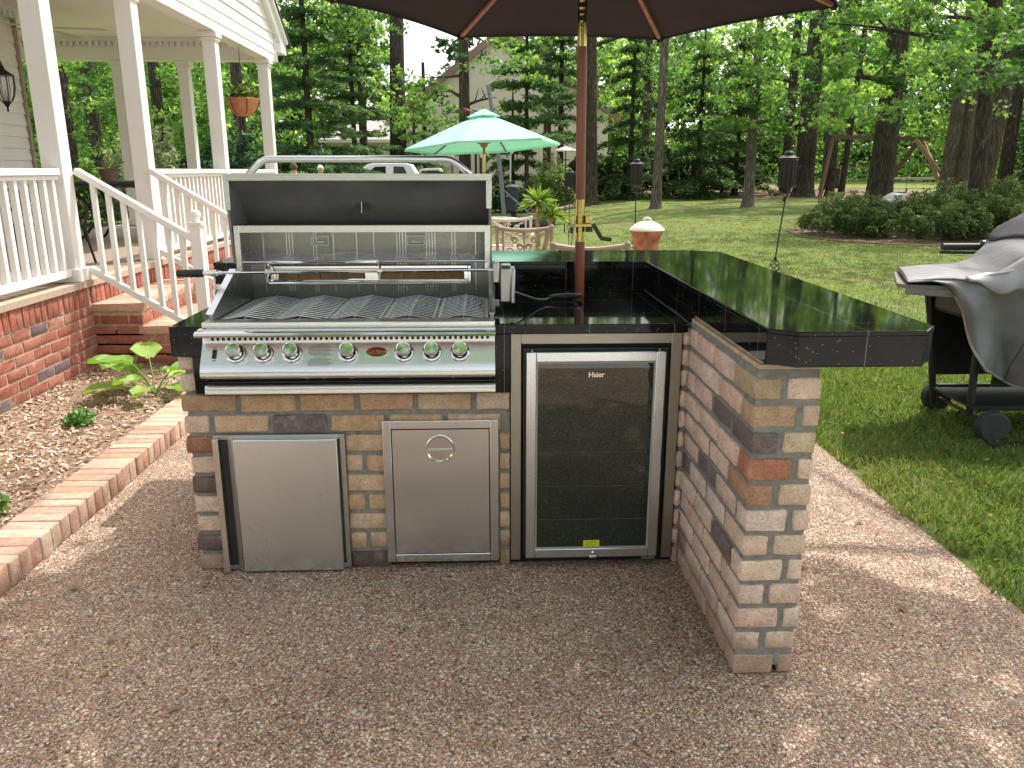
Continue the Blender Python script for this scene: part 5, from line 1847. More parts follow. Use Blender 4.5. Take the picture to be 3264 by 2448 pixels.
def leaf_plant(name, label, base, specs, m, stem_m, seed):
    t = thing(name, label, 'plant', base)
    b0 = Vector(base)
    for az, el, sl, ln, wd in specs:
        d = Vector((math.cos(R(az)) * math.cos(R(el)), math.sin(R(az)) * math.cos(R(el)), math.sin(R(el))))
        tip = b0 + d * sl
        mb = MB(); mb.tube([b0, b0 + d * sl * .5 + Vector((0, 0, sl * .1)), tip], [.006, .005, .004], 6); obj('stem', mb, stem_m, t)
        V, F = broad_leaf(tip, Vector((d.x, d.y, .18)), (0, 0, 1), ln, wd)
        mb = MB(); mb.add(V, F)
        o = obj('leaf', mb, m, t, smooth=80)
        a = o.data.attributes.new('val', 'FLOAT', 'POINT')
        a.data.foreach_set('value', [random.uniform(.35, .9)] * len(V))
    return t
STEMG = plain('green_stem', (.20, .30, .07), .7)
leaf_plant('squash_plant', 'broad leaved bright green plant at the end of the mulch bed beside the island', (-2.12, 5.05, .08), [(200, 62, .24, .25, .23), (120, 66, .24, .25, .22), (20, 55, .18, .20, .18), (215, 24, .20, .23, .20), (150, 40, .20, .23, .20), (330, 26, .15, .18, .15), (270, 30, .15, .18, .15), (180, 12, .22, .18, .15), (60, 35, .16, .2, .17), (235, 50, .16, .17, .15)], BIGL, STEMG, 1)
leaf_plant('young_vine', 'thin young vine with small leaves and a curling shoot by the steps', (-2.42, 5.45, .08), [(170, 35, .16, .12, .08), (220, 50, .14, .11, .08), (100, 45, .2, .08, .06), (300, 20, .16, .12, .09), (20, 15, .18, .12, .09)], BIGL, STEMG, 2)
sh_ = [o for o in bpy.data.objects if o.name.startswith('young_vine')][0]
mb = MB(); mb.tube([(-2.42, 5.45, .08), (-2.40, 5.46, .22), (-2.36, 5.47, .30), (-2.27, 5.49, .36), (-2.24, 5.5, .42), (-2.245, 5.5, .45)], [.006, .006, .005, .006, .005, .003], 7); obj('shoot', mb, STEMG, sh_)
HERB = leaf_mat('herb_leaf', (.04, .12, .03), (.09, .22, .05), (.25, .40, .12), .35)
def herb(label, x, y, r_, n_, sz):
    t = thing('small_herb', label, 'plant', (x, y, mz(x, y)))
    C = in_ball(n_) * np.array([r_, r_, r_ * .6]) + np.array([x, y, mz(x, y) + r_ * .5])
    fast_mesh('foliage', leaves(C, rng.uniform(sz * .7, sz * 1.3, n_), .6), 4, rng.random(n_), HERB, t)
    mb = MB(); mb.tube([(x, y, mz(x, y) - .01), (x, y, mz(x, y) + r_)], .004, 5); obj('stem', mb, STEMG, t)
herb('small curly green herb in the mulch in front of the broad leaved plant', -2.30, 4.42, .085, 150, .042)
herb('small green weed in the mulch at the left edge of the picture', -2.12, 3.22, .09, 60, .06)

# ------------------------------------------------------------------ far things
def houseblock(name, label, loc, parts): pass
nb = thing('neighbour_house', 'tall cream gabled house half hidden by trees beyond the garden', 'house', (1.2, 46, 0))
CREAM = plain('cream_siding', (.70, .62, .50), .8, 0, .05, 1)
mb = MB(); mb.ext([(-4.6, 46, 0), (7.0, 46, 0), (7.0, 46, 4.4), (1.3, 46, 8.6), (-4.6, 46, 4.25)], (0, 9, 0)); obj('wall', mb, CREAM, nb, smooth=0)
mb = MB()
mb.beam((-5.1, 45.85, 3.95), (1.3, 45.85, 8.75), .5, .3); mb.beam((1.3, 45.85, 8.75), (7.6, 45.85, 4.1), .5, .3)
mb.ext([(-5.1, 45.7, 4.0), (1.3, 45.7, 8.85), (1.3, 45.7, 9.0), (-5.1, 45.7, 4.15)], (0, 9.8, 0)); mb.ext([(1.3, 45.7, 8.85), (7.6, 45.7, 4.15), (7.6, 45.7, 4.3), (1.3, 45.7, 9.0)], (0, 9.8, 0))
obj('roof', mb, plain('brown_shingle', (.26, .18, .14), .9, 0, .2, 3), nb, smooth=0)
gg = thing('garage', 'low garage with a pale grey hipped shingle roof behind the pine', 'garage', (-6.3, 45, 0))
mb = MB(); mb.box(-8.2, -4.2, 44, 49, 0, 3.05); obj('wall', mb, CREAM, gg, smooth=0)
mb = MB(); mb.add([(-8.5, 43.7, 3.0), (-3.9, 43.7, 3.0), (-3.9, 49.3, 3.0), (-8.5, 49.3, 3.0), (-6.6, 46.3, 4.15), (-5.3, 46.3, 4.15)], [(0, 1, 5, 4), (1, 2, 5), (2, 3, 4, 5), (3, 0, 4), (3, 2, 1, 0)]); obj('roof', mb, plain('pale_grey_shingle', (.42, .39, .38), .9, 0, .15, 8, .4), gg, smooth=0)
mb = MB(); mb.box(-8.45, -3.95, 43.66, 43.70, 2.86, 3.02); obj('fascia', mb, WHITE, gg)

# white pickup
pk = thing('pickup_truck', 'white extended cab pickup truck parked on the driveway behind the raised hood', 'pickup truck', (-3.2, 33, 0))
CARW = plain('white_car_paint', (.80, .80, .80), .25, 0, .01)
CARG = plain('car_glass', (.02, .028, .026), .06, 0, .1)
mb = MB()
body = [(-6.3, .55), (-6.35, .95), (-6.2, 1.12), (-5.2, 1.2), (-2.35, 1.2), (-2.35, 1.15), (-.65, 1.15), (-.62, .55)]
mb.ext([(x, 32.1, z) for x, z in body], (0, 1.8, 0))
pkb = obj('body', mb, CARW, pk, bevel=.05)
mb = MB()
cab = [(-5.15, 1.18), (-4.42, 1.69), (-4.2, 1.735), (-3.0, 1.735), (-2.75, 1.69), (-2.45, 1.18)]
mb.add([(x, 32.14 + (.14 if z > 1.3 else 0), z) for x, z in cab] + [(x, 33.86 - (.14 if z > 1.3 else 0), z) for x, z in cab], [tuple(range(5, -1, -1))[::-1], tuple(range(6, 12))[::-1]] + [(i, i + 6, (i + 1) % 6 + 6, (i + 1) % 6) for i in range(6)])
obj('cab', mb, CARW, pk, bevel=.03)
def side_y(z): return 32.14 + .14 * min(1, max(0, (z - 1.18) / .54)) - .012
def win(pts):
    mbx = MB(); mbx.add([(x, side_y(z), z) for x, z in pts], [tuple(range(len(pts)))]); return mbx
obj('side_window', win([(-4.55, 1.25), (-4.14, 1.60), (-3.72, 1.615), (-3.72, 1.25)]), CARG, pk, smooth=0)
obj('side_window', win([(-3.42, 1.25), (-3.42, 1.615), (-3.02, 1.60), (-2.86, 1.25)]), CARG, pk, smooth=0)
mb = MB(); mb.add([(-5.13, 32.3, 1.22), (-4.48, 32.36, 1.66), (-4.48, 33.64, 1.66), (-5.13, 33.7, 1.22)], [(0, 1, 2, 3)]); 
mb.v = [(x - .02, y, z + .02) for x, y, z in mb.v]
obj('windshield', mb, CARG, pk, smooth=0)
for wx in (-5.35, -1.65):
    for wy in (32.16, 33.84):
        mb = MB(); mb.lathe([(.2, -.11), (.35, -.11), (.38, -.08), (.38, .08), (.35, .11), (.2, .11)], (wx, wy, .38), 24, 'y'); wh = obj('wheel', mb, BLACKP, pk)
        mb = MB(); mb.lathe([(0, -.08), (.2, -.09), (.21, .09), (0, .08)], (wx, wy, .38), 18, 'y'); obj('rim', mb, STEEL_D, wh)
mb = MB(); mb.box(-6.38, -6.28, 32.2, 33.8, .5, .72); mb.box(-.65, -.55, 32.2, 33.8, .5, .7); obj('bumper', mb, STEEL, pk, bevel=.02)
pc = thing('parked_car', 'white car behind the pickup with only its pale rounded roof showing above the hood', 'car', (-2.1, 36.3, 0))
mb = MB()
mb.ext([(x, 35.5, z) for x, z in ((-4.3, .35), (-4.35, .75), (-3.5, .98), (-.6, .98), (.1, .85), (.15, .4))], (0, 1.7, 0)); obj('body', mb, CARW, pc, bevel=.08)
mb = MB()
mb.ext([(x, 35.62, z) for x, z in ((-2.72, 1.36), (-2.66, 1.50), (-2.5, 1.55), (-1.9, 1.57), (-1.75, 1.53), (-1.70, 1.40), (-1.78, 1.40), (-1.86, 1.47), (-2.55, 1.46), (-2.64, 1.36))], (0, 1.45, 0)); obj('roof', mb, CARW, pc, bevel=.02)
mb = MB(); mb.ext([(x, 35.66, z) for x, z in ((-3.2, .98), (-2.62, 1.38), (-2.55, 1.46), (-1.86, 1.465), (-1.76, 1.40), (-1.1, .98))], (0, 1.36, 0)); obj('cabin_glass', mb, CARG, pc)
for wx in (-3.5, -.7):
    for wy in (35.55, 37.15):
        mb = MB(); mb.lathe([(.0, -.09), (.3, -.1), (.32, 0), (.3, .1), (0, .09)], (wx, wy, .32), 20, 'y'); obj('wheel', mb, BLACKP, pc)

# lamp posts and arbour
def lamp(label, x):
    t = thing('lamp_post', label, 'lamp post', (x, 28, 0), 'lamp posts by the driveway')
    mb = MB(); mb.tube([(x, 28, 0), (x, 28, 1.86)], .05, 10); mb.lathe([(.1, 0), (.1, .1), (.05, .15)], (x, 28, 0), 12); obj('post', mb, GREYP, t)
    mb = MB(); mb.lathe([(.05, 1.86), (.09, 1.89), (.115, 2.02), (.10, 2.11), (.0, 2.12)], (x, 28, 0), 14); obj('lamp_glass', mb, plain('white_lamp_glass', (.82, .82, .80), .3, 0, .02), t)
    mb = MB(); mb.lathe([(.13, 2.12), (.09, 2.15), (.02, 2.19), (0, 2.2)], (x, 28, 0), 14); obj('lamp_cap', mb, plain('pale_cap', (.55, .56, .57), .4, .4), t)
lamp('white lamp on a grey post left of the dark arbour', -1.0)
lamp('white lamp on a grey post at the green umbrella pole', .045)
ab = thing('arbor', 'dark slatted wooden arbour posts between two lamp posts', 'arbor', (-.45, 28.5, 0))
DKW = plain('dark_weathered_wood', (.045, .038, .032), .85, 0, .3, 12)
for x0 in (-.78, -.24):
    for k in range(3):
        mb = MB(); mb.box(x0 + k * .16, x0 + k * .16 + .085, 28.45, 28.55, 0, 2.15); obj('post', mb, DKW, ab)
mb = MB(); mb.box(-1.0, .35, 28.4, 28.6, 2.15, 2.28); mb.box(-.35, -.26, 28.46, 28.54, 0, .1); obj('top_beam', mb, DKW, ab)

# swing set
WOODT = wood_mat('weathered_cedar', (.30, .19, .11), (.42, .29, .18), .8)
WOODD = wood_mat('cedar_painted_shade', (.09, .06, .035), (.15, .10, .06), .85)  # darker copy of the cedar, shade put into its colour
ss = thing('swing_set', 'wooden A-frame swing set among the tree trunks at the back of the lawn', 'swing set', (15.5, 32, .44))
mb = MB(); mb.beam((13.4, 31.6, 2.72), (17.75, 32.5, 2.66), .14, .16); obj('top_beam', mb, WOODD, ss)
gA = gz(17.5, 32)
mb = MB(); mb.beam((17.45, 32.45, 2.62), (18.12, 31.4, gA), .10, .16); mb.beam((17.1, 32.3, 2.66), (17.88, 31.75, 1.45), .08, .14); obj('leg', mb, WOODT, ss)
mb = MB(); mb.beam((17.25, 32.3, 2.6), (16.75, 34.2, gA), .10, .14); obj('leg', mb, WOODD, ss)
mb = MB(); mb.beam((13.5, 31.6, 2.66), (12.75, 30.6, gA - .05), .10, .14); obj('leg', mb, WOODD, ss)
mb = MB(); mb.beam((13.55, 31.6, 2.66), (13.9, 33.2, gA), .10, .14); obj('leg', mb, WOODD, ss)
TEALP = plain('teal_plastic', (.03, .22, .17), .5)
for sx, sz in ((14.9, 1.28), (16.55, .62)):
    mb = MB(); mb.beam((sx - .26, 32, sz), (sx + .26, 32, sz), .2, .05); mb.beam((sx - .26, 32, sz), (sx - .3, 32, sz + .16), .05, .04); mb.beam((sx + .26, 32, sz), (sx + .3, 32, sz + .16), .05, .04); sw = obj('swing_seat', mb, TEALP, ss)
    mb = MB()
    for q in (-.25, .25): mb.tube([(sx + q, 32, sz), (sx + q, 32, 2.62)], .008, 5)
    obj('swing_rope', mb, IRON, sw)
# old table behind the swing
ot = thing('garden_bench', 'dark weathered bench and table far behind the swing set', 'bench', (20.5, 41, .6))
mb = MB(); mb.box(17.6, 20.0, 40.5, 41.3, 1.55, 1.62); obj('table_top', mb, plain('grey_boards', (.18, .18, .17), .8), ot)
for xx in (17.8, 19.8):
    mb = MB(); mb.box(xx - .06, xx + .06, 40.6, 41.2, .58, 1.55); obj('leg', mb, DKW, ot)
mb = MB(); mb.box(20.2, 24.0, 40.2, 40.7, 1.02, 1.12); obj('bench_seat', mb, plain('pale_boards', (.36, .33, .28), .85), ot)
mb = MB(); mb.box(20.4, 20.5, 40.3, 40.6, .58, 1.02); mb.box(23.7, 23.8, 40.3, 40.6, .58, 1.02); obj('bench_leg', mb, DKW, ot)
# boulder
bm2 = bmesh.new(); bmesh.ops.create_icosphere(bm2, subdivisions=3, radius=1)
mb = MB(); cb_ = Vector((9.35, 18.3, .66))
V = []
for v in bm2.verts:
    n_ = 1 + .25 * mnoise.noise(v.co * 1.7) + .08 * mnoise.noise(v.co * 5)
    V.append((cb_.x + v.co.x * .36 * n_, cb_.y + v.co.y * .32 * n_, cb_.z + v.co.z * .32 * n_))
mb.add(V, [tuple(v.index for v in f.verts) for f in bm2.faces]); bm2.free()
tag(obj('boulder', mb, plain('pale_granite_rock', (.50, .48, .46), .9, 0, .4, 3, .5, 14), None, tuple(cb_), smooth=60), 'pale grey boulder showing among the dark green shrubs', 'boulder')
# small feeder disc
bf = thing('bird_feeder', 'flat pale bird feeder on a thin pole beside the umbrella pole', 'bird feeder', (1.86, 19.5, 0))
mb = MB(); mb.lathe([(.0, 1.93), (.26, 1.90), (.28, 1.92), (.12, 1.99), (0, 2.02)], (1.98, 19.5, 0), 18); obj('feeder_roof', mb, plain('pale_tin', (.55, .53, .48), .5), bf)
mb = MB(); mb.tube([(1.98, 19.5, 0), (1.98, 19.5, 1.93)], .014, 7); mb.lathe([(0, 1.7), (.1, 1.7), (.1, 1.72), (0, 1.72)], (1.98, 19.5, 0), 12); obj('feeder_pole', mb, IRON, bf)

# people on the driveway
def person(label, loc, rz, hair, skin, shirt, trousers, bald=False, s_=1.0):
    t = thing('person', label, 'person', (0, 0, 0))
    def skinned(name, verts, edges, radii, m, lv=2):
        me = bpy.data.meshes.new(name); me.from_pydata(verts, edges, [])
        o = bpy.data.objects.new(name, me); COL.objects.link(o)
        o.modifiers.new('skin', 'SKIN'); 
        for i, r_ in enumerate(radii):
            me.skin_vertices[0].data[i].radius = (r_[0], r_[1]) if isinstance(r_, tuple) else (r_, r_)
        me.skin_vertices[0].data[0].use_root = True
        o.modifiers.new('sub', 'SUBSURF').levels = lv
        o.modifiers['sub'].render_levels = lv
        dg = bpy.context.evaluated_depsgraph_get()
        m2 = bpy.data.meshes.new_from_object(o.evaluated_get(dg))
        bpy.data.objects.remove(o)
        m2.materials.clear(); m2.materials.append(m); m2.shade_smooth()
        o2 = bpy.data.objects.new(name, m2); COL.objects.link(o2); o2.parent = t
        return o2
    # body: pelvis root, spine, neck, head, arms, legs
    v = [(0, 0, .95), (0, .0, 1.15), (0, .01, 1.36), (0, .005, 1.47), (0, -.01, 1.55), (0, -.015, 1.62), (0, -.01, 1.69), (0, 0, 1.73),
         (.17, .01, 1.41), (.22, .02, 1.16), (.21, -.04, .92), (.21, -.06, .82), (-.17, .01, 1.41), (-.22, .02, 1.16), (-.21, -.04, .92), (-.21, -.06, .82),
         (.09, 0, .88), (.10, 0, .50), (.10, .03, .09), (.10, -.10, .045), (-.09, 0, .88), (-.10, 0, .50), (-.10, .03, .09), (-.10, -.10, .045)]
    e = [(0, 1), (1, 2), (2, 3), (3, 4), (4, 5), (5, 6), (6, 7), (2, 8), (8, 9), (9, 10), (10, 11), (2, 12), (12, 13), (13, 14), (14, 15), (0, 16), (16, 17), (17, 18), (18, 19), (0, 20), (20, 21), (21, 22), (22, 23)]
    r_ = [(.14, .10), (.135, .10), (.15, .105), .06, (.065, .075), (.078, .095), (.075, .092), (.05, .06), .06, .045, .035, .035, .06, .045, .035, .035, .085, .06, .042, .04, .085, .06, .042, .04]
    skinned('body', v, e, r_, skin)
    v = [(0, 0, .98), (0, 0, 1.16), (0, .01, 1.37), (0, .005, 1.45), (.18, .01, 1.41), (.235, .02, 1.2), (-.18, .01, 1.41), (-.235, .02, 1.2)]
    skinned('shirt', v, [(0, 1), (1, 2), (2, 3), (2, 4), (4, 5), (2, 6), (6, 7)], [(.17, .125), (.165, .125), (.175, .13), .075, .08, .065, .08, .065], shirt)
    v = [(0, 0, .97), (.09, 0, .88), (.10, 0, .5), (.10, .03, .1), (-.09, 0, .88), (-.10, 0, .5), (-.10, .03, .1)]
    skinned('trousers', v, [(0, 1), (1, 2), (2, 3), (0, 4), (4, 5), (5, 6)], [(.155, .115), .10, .08, .065, .10, .08, .065], trousers)
    mb = MB()
    C = Vector((0, .012, 1.655))
    V = []; F = []
    for i in range(9):
        th_ = math.pi * .62 * i / 8 + (.38 if bald else 0)
        for j in range(20):
            a = 2 * math.pi * j / 20
            front = max(0, -math.sin(a))
            tt = th_ * (1 - .42 * front)
            V.append(C + Vector((.086 * math.sin(tt) * math.cos(a), .105 * math.sin(tt) * math.sin(a), .115 * math.cos(tt))) * 1.03)
    for i in range(8):
        for j in range(20):
            F.append((i * 20 + j, i * 20 + (j + 1) % 20, (i + 1) * 20 + (j + 1) % 20, (i + 1) * 20 + j))
    mb.add(V, F)
    o = obj('hair', mb, hair, t, smooth=80)
    mb = MB()
    for sx in (-1, 1):
        mb.lathe([(0, -.008), (.011, 0), (0, .008)], (sx * .03, -.095, 1.655), 8, 'y')
    obj('eyes', mb, BLACKP, t)
    mb = MB(); mb.add([(0, -.098, 1.67), (-.014, -.1, 1.625), (.014, -.1, 1.625), (0, -.125, 1.628)], [(0, 1, 3), (0, 3, 2), (1, 2, 3)]); mb.box(-.022, .022, -.101, -.094, 1.595, 1.60); obj('nose', mb, skin, t)
    mb = MB()
    for sx in (-1, 1): mb.lathe([(0, -.012), (.026, -.004), (.028, .004), (0, .012)], (sx * .087, .005, 1.645), 10, 'x')
    obj('ears', mb, skin, t)
    # hands
    for sx in (-1, 1):
        v = [(sx * .21, -.06, .82), (sx * .21, -.07, .76)]; e = [(0, 1)]; rr = [(.03, .016), (.038, .014)]
        for q in range(4):
            i0 = len(v); v += [(sx * .21, -.10 + q * .02, .70), (sx * .205, -.10 + q * .02, .665 - (.01 if q in (1, 2) else 0))]; e += [(1, i0), (i0, i0 + 1)]; rr += [.009, .008]
        i0 = len(v); v += [(sx * .195, -.115, .765), (sx * .19, -.125, .73)]; e += [(0, i0), (i0, i0 + 1)]; rr += [.010, .008]
        skinned('hand', v, e, rr, skin, 1)
    t.location = loc; t.rotation_euler = (0, 0, rz); t.scale = (s_, s_, s_)
    return t
SKIN = plain('skin', (.50, .29, .20), .6, 0, .05)
person('person with thinning brown hair and pink red shirt seen from behind on the driveway', (-4.72, 21, 0), R(180), plain('brown_hair', (.10, .06, .035), .8), SKIN, plain('pink_red_shirt', (.55, .06, .12), .9), plain('khaki', (.25, .2, .14), .9), True, .945)
person('person with short white hair facing the garden on the driveway', (-4.06, 21, 0), R(20), plain('white_hair', (.80, .79, .76), .9), SKIN, plain('pale_shirt', (.5, .5, .55), .9), plain('navy_trousers', (.03, .04, .07), .9), False, .905)
# ------------------------------------------------------------------ trees and shrubs
def bark_mat(name, a, b_, sc=(9, 9, 1.3)):
    m, nt, b, N, L = new_mat(name)
    v = coords(N, L, sc)
    n = noise(N, L, v, 3, 7, .7)
    v2 = coords(N, L)
    n2 = noise(N, L, v2, .9, 3)
    c = ramp(N, L, n.outputs['Fac'], [(.36, tuple(q * .7 for q in a)), (.5, a), (.62, b_)])
    s = ramp(N, L, n2.outputs['Fac'], [(.3, (.75, .75, .75)), (.7, (1.15, 1.15, 1.15))])
    L.new(mix(N, L, 1, c, s, 'MULTIPLY'), b.inputs['Base Color'])
    b.inputs['Roughness'].default_value = .95; b.inputs['Specular IOR Level'].default_value = .1
    bump(N, L, b, n.outputs['Fac'], 1, .06)
    return m
BARK_D = bark_mat('dark_bark', (.062, .05, .041), (.165, .135, .112))
BARK_M = bark_mat('brown_bark', (.085, .065, .05), (.19, .15, .12))
BARK_L = bark_mat('grey_bark', (.13, .11, .09), (.28, .24, .20))
LF_A = leaf_mat('broadleaf', (.034, .08, .025), (.11, .20, .06), (.29, .40, .13), .52)
LF_B = leaf_mat('bright_broadleaf', (.04, .10, .03), (.135, .25, .078), (.35, .47, .17), .57)  # brighter green leaf tones than the plain broadleaf
LF_C = leaf_mat('bluish_pine', (.022, .058, .03), (.065, .135, .066), (.18, .27, .12), .4)
LF_D = leaf_mat('dark_hemlock', (.013, .034, .013), (.042, .09, .032), (.14, .215, .075), .4)
LF_E = leaf_mat('azalea_leaf', (.024, .048, .014), (.09, .135, .04), (.22, .27, .10), .35)
LF_F = leaf_mat('far_wood_leaf', (.05, .105, .038), (.19, .31, .105), (.48, .58, .28), .62)

def trunk_mb(x, y, r0, h, lean=(0, 0), r1=None, limbs=(), seed=0, flare=1.55, z0=None):
    r_ = random.Random(seed)
    z0 = gz(x, y) - .05 if z0 is None else z0
    mb = MB()
    pts, rs_ = [], []
    n = 14
    for i in range(n + 1):
        t = i / n
        zz = z0 + h * t
        pts.append((x + lean[0] * t + .10 * r0 * math.sin(3 * t + seed) + r_.uniform(-.02, .02) * r0, y + lean[1] * t + .1 * r0 * math.cos(4 * t + seed), zz))
        rr = r0 * (1 - t) + (r1 if r1 is not None else r0 * .55) * t
        rs_.append(rr)
    pts.insert(1, (pts[0][0], pts[0][1], z0 + .12)); rs_[0] *= flare; rs_.insert(1, rs_[1] * 1.28 if len(rs_) > 1 else r0)
    pts.insert(2, (pts[0][0], pts[0][1], z0 + .35)); rs_.insert(2, r0 * 1.06)
    mb.tube(pts, rs_, 14)
    for zf, az, ln, rf, up in limbs:
        t = zf / h
        b0 = Vector((x + lean[0] * t, y + lean[1] * t, z0 + zf))
        d = Vector((math.cos(R(az)), math.sin(R(az)), 0))
        p = [b0]
        q = b0.copy()
        for i in range(6):
            q = q + d * ln / 6 + Vector((r_.uniform(-.06, .06) * ln * .4, r_.uniform(-.06, .06) * ln * .4, up * ln / 6 * (1.2 - .15 * i)))
            p.append(q.copy())
        mb.tube(p, [r0 * rf * (1 - .14 * i) for i in range(7)], 8)
        for k in (2, 3, 4):
            s = p[k]; dd = Vector((d.x * .6 + r_.uniform(-.8, .8), d.y * .6 + r_.uniform(-.8, .8), r_.uniform(-.1, .6))).normalized()
            mb.tube([s, s + dd * ln * .22, s + dd * ln * .42 + Vector((0, 0, -.04 * ln))], [r0 * rf * .35, r0 * rf * .25, r0 * rf * .08], 6)
    # surface relief
    return mb

def crown_pts(clumps, leaf, dens, seed):
    r_ = np.random.default_rng(seed)
    Cs, Ss, Vs = [], [], []
    for (cx_, cy_, cz_, rx, rz_, k) in clumps:
        nsub = max(3, int(k))
        for _ in range(nsub):
            o_ = in_ball(1, r_, .5)[0] * np.array([rx, rx, rz_]) + np.array([cx_, cy_, cz_])
            rr = r_.uniform(.35, .62) * min(rx, 1.6 * rz_) * .62
            n = int(dens * rr * rr * 21)
            d = in_ball(n, r_, .45) * np.array([rr, rr, rr * .55])
            Cs.append(d + o_)
            Ss.append(leaf * r_.uniform(.65, 1.25, n))
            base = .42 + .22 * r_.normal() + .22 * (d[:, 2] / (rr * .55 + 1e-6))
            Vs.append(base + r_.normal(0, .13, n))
    return np.concatenate(Cs), np.concatenate(Ss), np.concatenate(Vs)

def tree(name, label, x, y, r0, h, clumps, leafm, bark, leaf=.17, dens=9, lean=(0, 0), limbs=(), seed=1, group=None, flare=1.55, r1=None, aspect=.6):
    t = thing(name, label, 'tree', (x, y, gz(x, y)), group)
    obj('trunk', trunk_mb(x, y, r0, h, lean, r1, limbs, seed, flare), bark, t, smooth=80)
    if clumps:
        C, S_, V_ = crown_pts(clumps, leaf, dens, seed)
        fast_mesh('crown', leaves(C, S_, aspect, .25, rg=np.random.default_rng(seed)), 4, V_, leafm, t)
    return t

def ring(x, y, z0, z1, rad, n, rx, rz_, k, seed, fx=0):
    r_ = random.Random(seed)
    out = []
    for i in range(n):
        a = 2 * math.pi * i / n + r_.uniform(-.5, .5)
        d = rad * r_.uniform(.25, 1)
        out.append((x + fx + d * math.cos(a), y + d * math.sin(a), r_.uniform(z0, z1), rx * r_.uniform(.7, 1.3), rz_ * r_.uniform(.7, 1.2), k))
    return out

TG = 'trees at the back of the lawn'
# big bare trunks with high crowns
tree('tree', 'straight grey trunk right beside the umbrella pole with a high crown', 3.94, 29.7, .25, 11, ring(3.9, 29.7, 6.0, 10.5, 3.0, 12, 1.5, .9, 5, 1), LF_B, BARK_M, limbs=((5.4, 20, 2.5, .35, .35), (6.5, 190, 2.5, .3, .3)), seed=1, group=TG, lean=(-.25, 0))
tree('tree', 'slender straight grey trunk midway along the lawn behind the distant torch', 5.48, 25.7, .155, 11, ring(5.9, 25.9, 6.6, 10.5, 2.4, 10, 1.3, .8, 5, 2), LF_B, BARK_L, limbs=((5.8, 10, 2.0, .3, .2), (6.4, 200, 1.8, .3, .3), (5.2, 330, 1.6, .25, .25)), seed=2, group=TG, lean=(.15, 0), flare=1.7)
tree('tree', 'small tree with a short pale brown trunk and low spreading leaves', 8.6, 26.2, .18, 6.2, ring(8.6, 26.2, 2.75, 4.9, 1.75, 16, 1.0, .5, 5, 3) + [(7.6, 25.6, 3.1, .9, .4, 6), (9.9, 25.8, 3.0, .9, .4, 6)], LF_B, BARK_L, leaf=.15, dens=13, limbs=((2.4, 180, 1.6, .4, .25), (2.6, 10, 1.6, .4, .25), (3.2, 260, 1.5, .35, .2)), seed=3, group=TG)
tree('tree', 'thick dark trunk rising behind the nearest torch', 12.9, 32.5, .40, 13, ring(12.9, 32, 6.2, 11, 3.6, 12, 1.8, 1.0, 5, 4), LF_A, BARK_D, seed=4, group=TG, leaf=.2)
tree('tree', 'thin dark trunk at the left end of the swing beam', 14.15, 32.9, .17, 12, ring(14, 33, 5.0, 9, 2.2, 8, 1.4, .8, 5, 5), LF_A, BARK_D, seed=5, group=TG, leaf=.2)
tree('tree', 'thinner twin trunk just right of the swing beam end', 14.75, 33.2, .13, 10, ring(15, 33.6, 5.5, 9, 1.8, 6, 1.3, .8, 5, 6), LF_B, BARK_D, seed=6, group=TG, leaf=.2, lean=(.4, 0))
tree('tree', 'thick dark trunk standing in front of the swing set beam', 13.66, 27.8, .42, 12, ring(13.6, 27.2, 4.3, 8.5, 2.7, 16, 1.4, .75, 5, 7), LF_B, BARK_D, seed=7, group=TG, leaf=.18, dens=10, limbs=((4.0, 200, 2.4, .3, .1), (4.4, 340, 2.6, .3, .1)))
tree('tree', 'very thick pale grey barked trunk right of the swing set', 17.85, 30.7, .50, 14, ring(17.5, 30, 6.8, 11.5, 3.6, 10, 1.8, 1.0, 5, 8), LF_B, BARK_L, seed=8, group=TG, leaf=.2, lean=(.2, 0))
tree('tree', 'dark thick trunk leaning right behind the azaleas', 14.9, 24.2, .31, 13, ring(14.6, 23.2, 5.2, 9.5, 2.6, 13, 1.4, .8, 5, 9), LF_B, BARK_M, seed=9, group=TG, leaf=.17, dens=10, lean=(1.3, .2), limbs=((5.0, 190, 2.2, .3, .1),))
tree('tree', 'thin upright trunk between the two thickest trunks', 16.5, 28.0, .16, 13, ring(16.5, 28, 7, 11, 2, 6, 1.5, .9, 5, 10), LF_A, BARK_M, seed=10, group=TG, lean=(.3, 0))
tree('tree', 'dark trunk near the right edge behind the thick pale trunk', 19.8, 30.5, .26, 12, ring(19.8, 30, 4.5, 9.5, 2.6, 14, 1.5, .9, 5, 11), LF_A, BARK_D, seed=11, group=TG)
tree('tree', 'large dark tree at the far right edge of the lawn', 19.5, 25.5, .30, 12, ring(20.2, 25.2, 3.0, 8.5, 2.4, 18, 1.3, .8, 5, 12), LF_A, BARK_D, seed=12, group=TG)
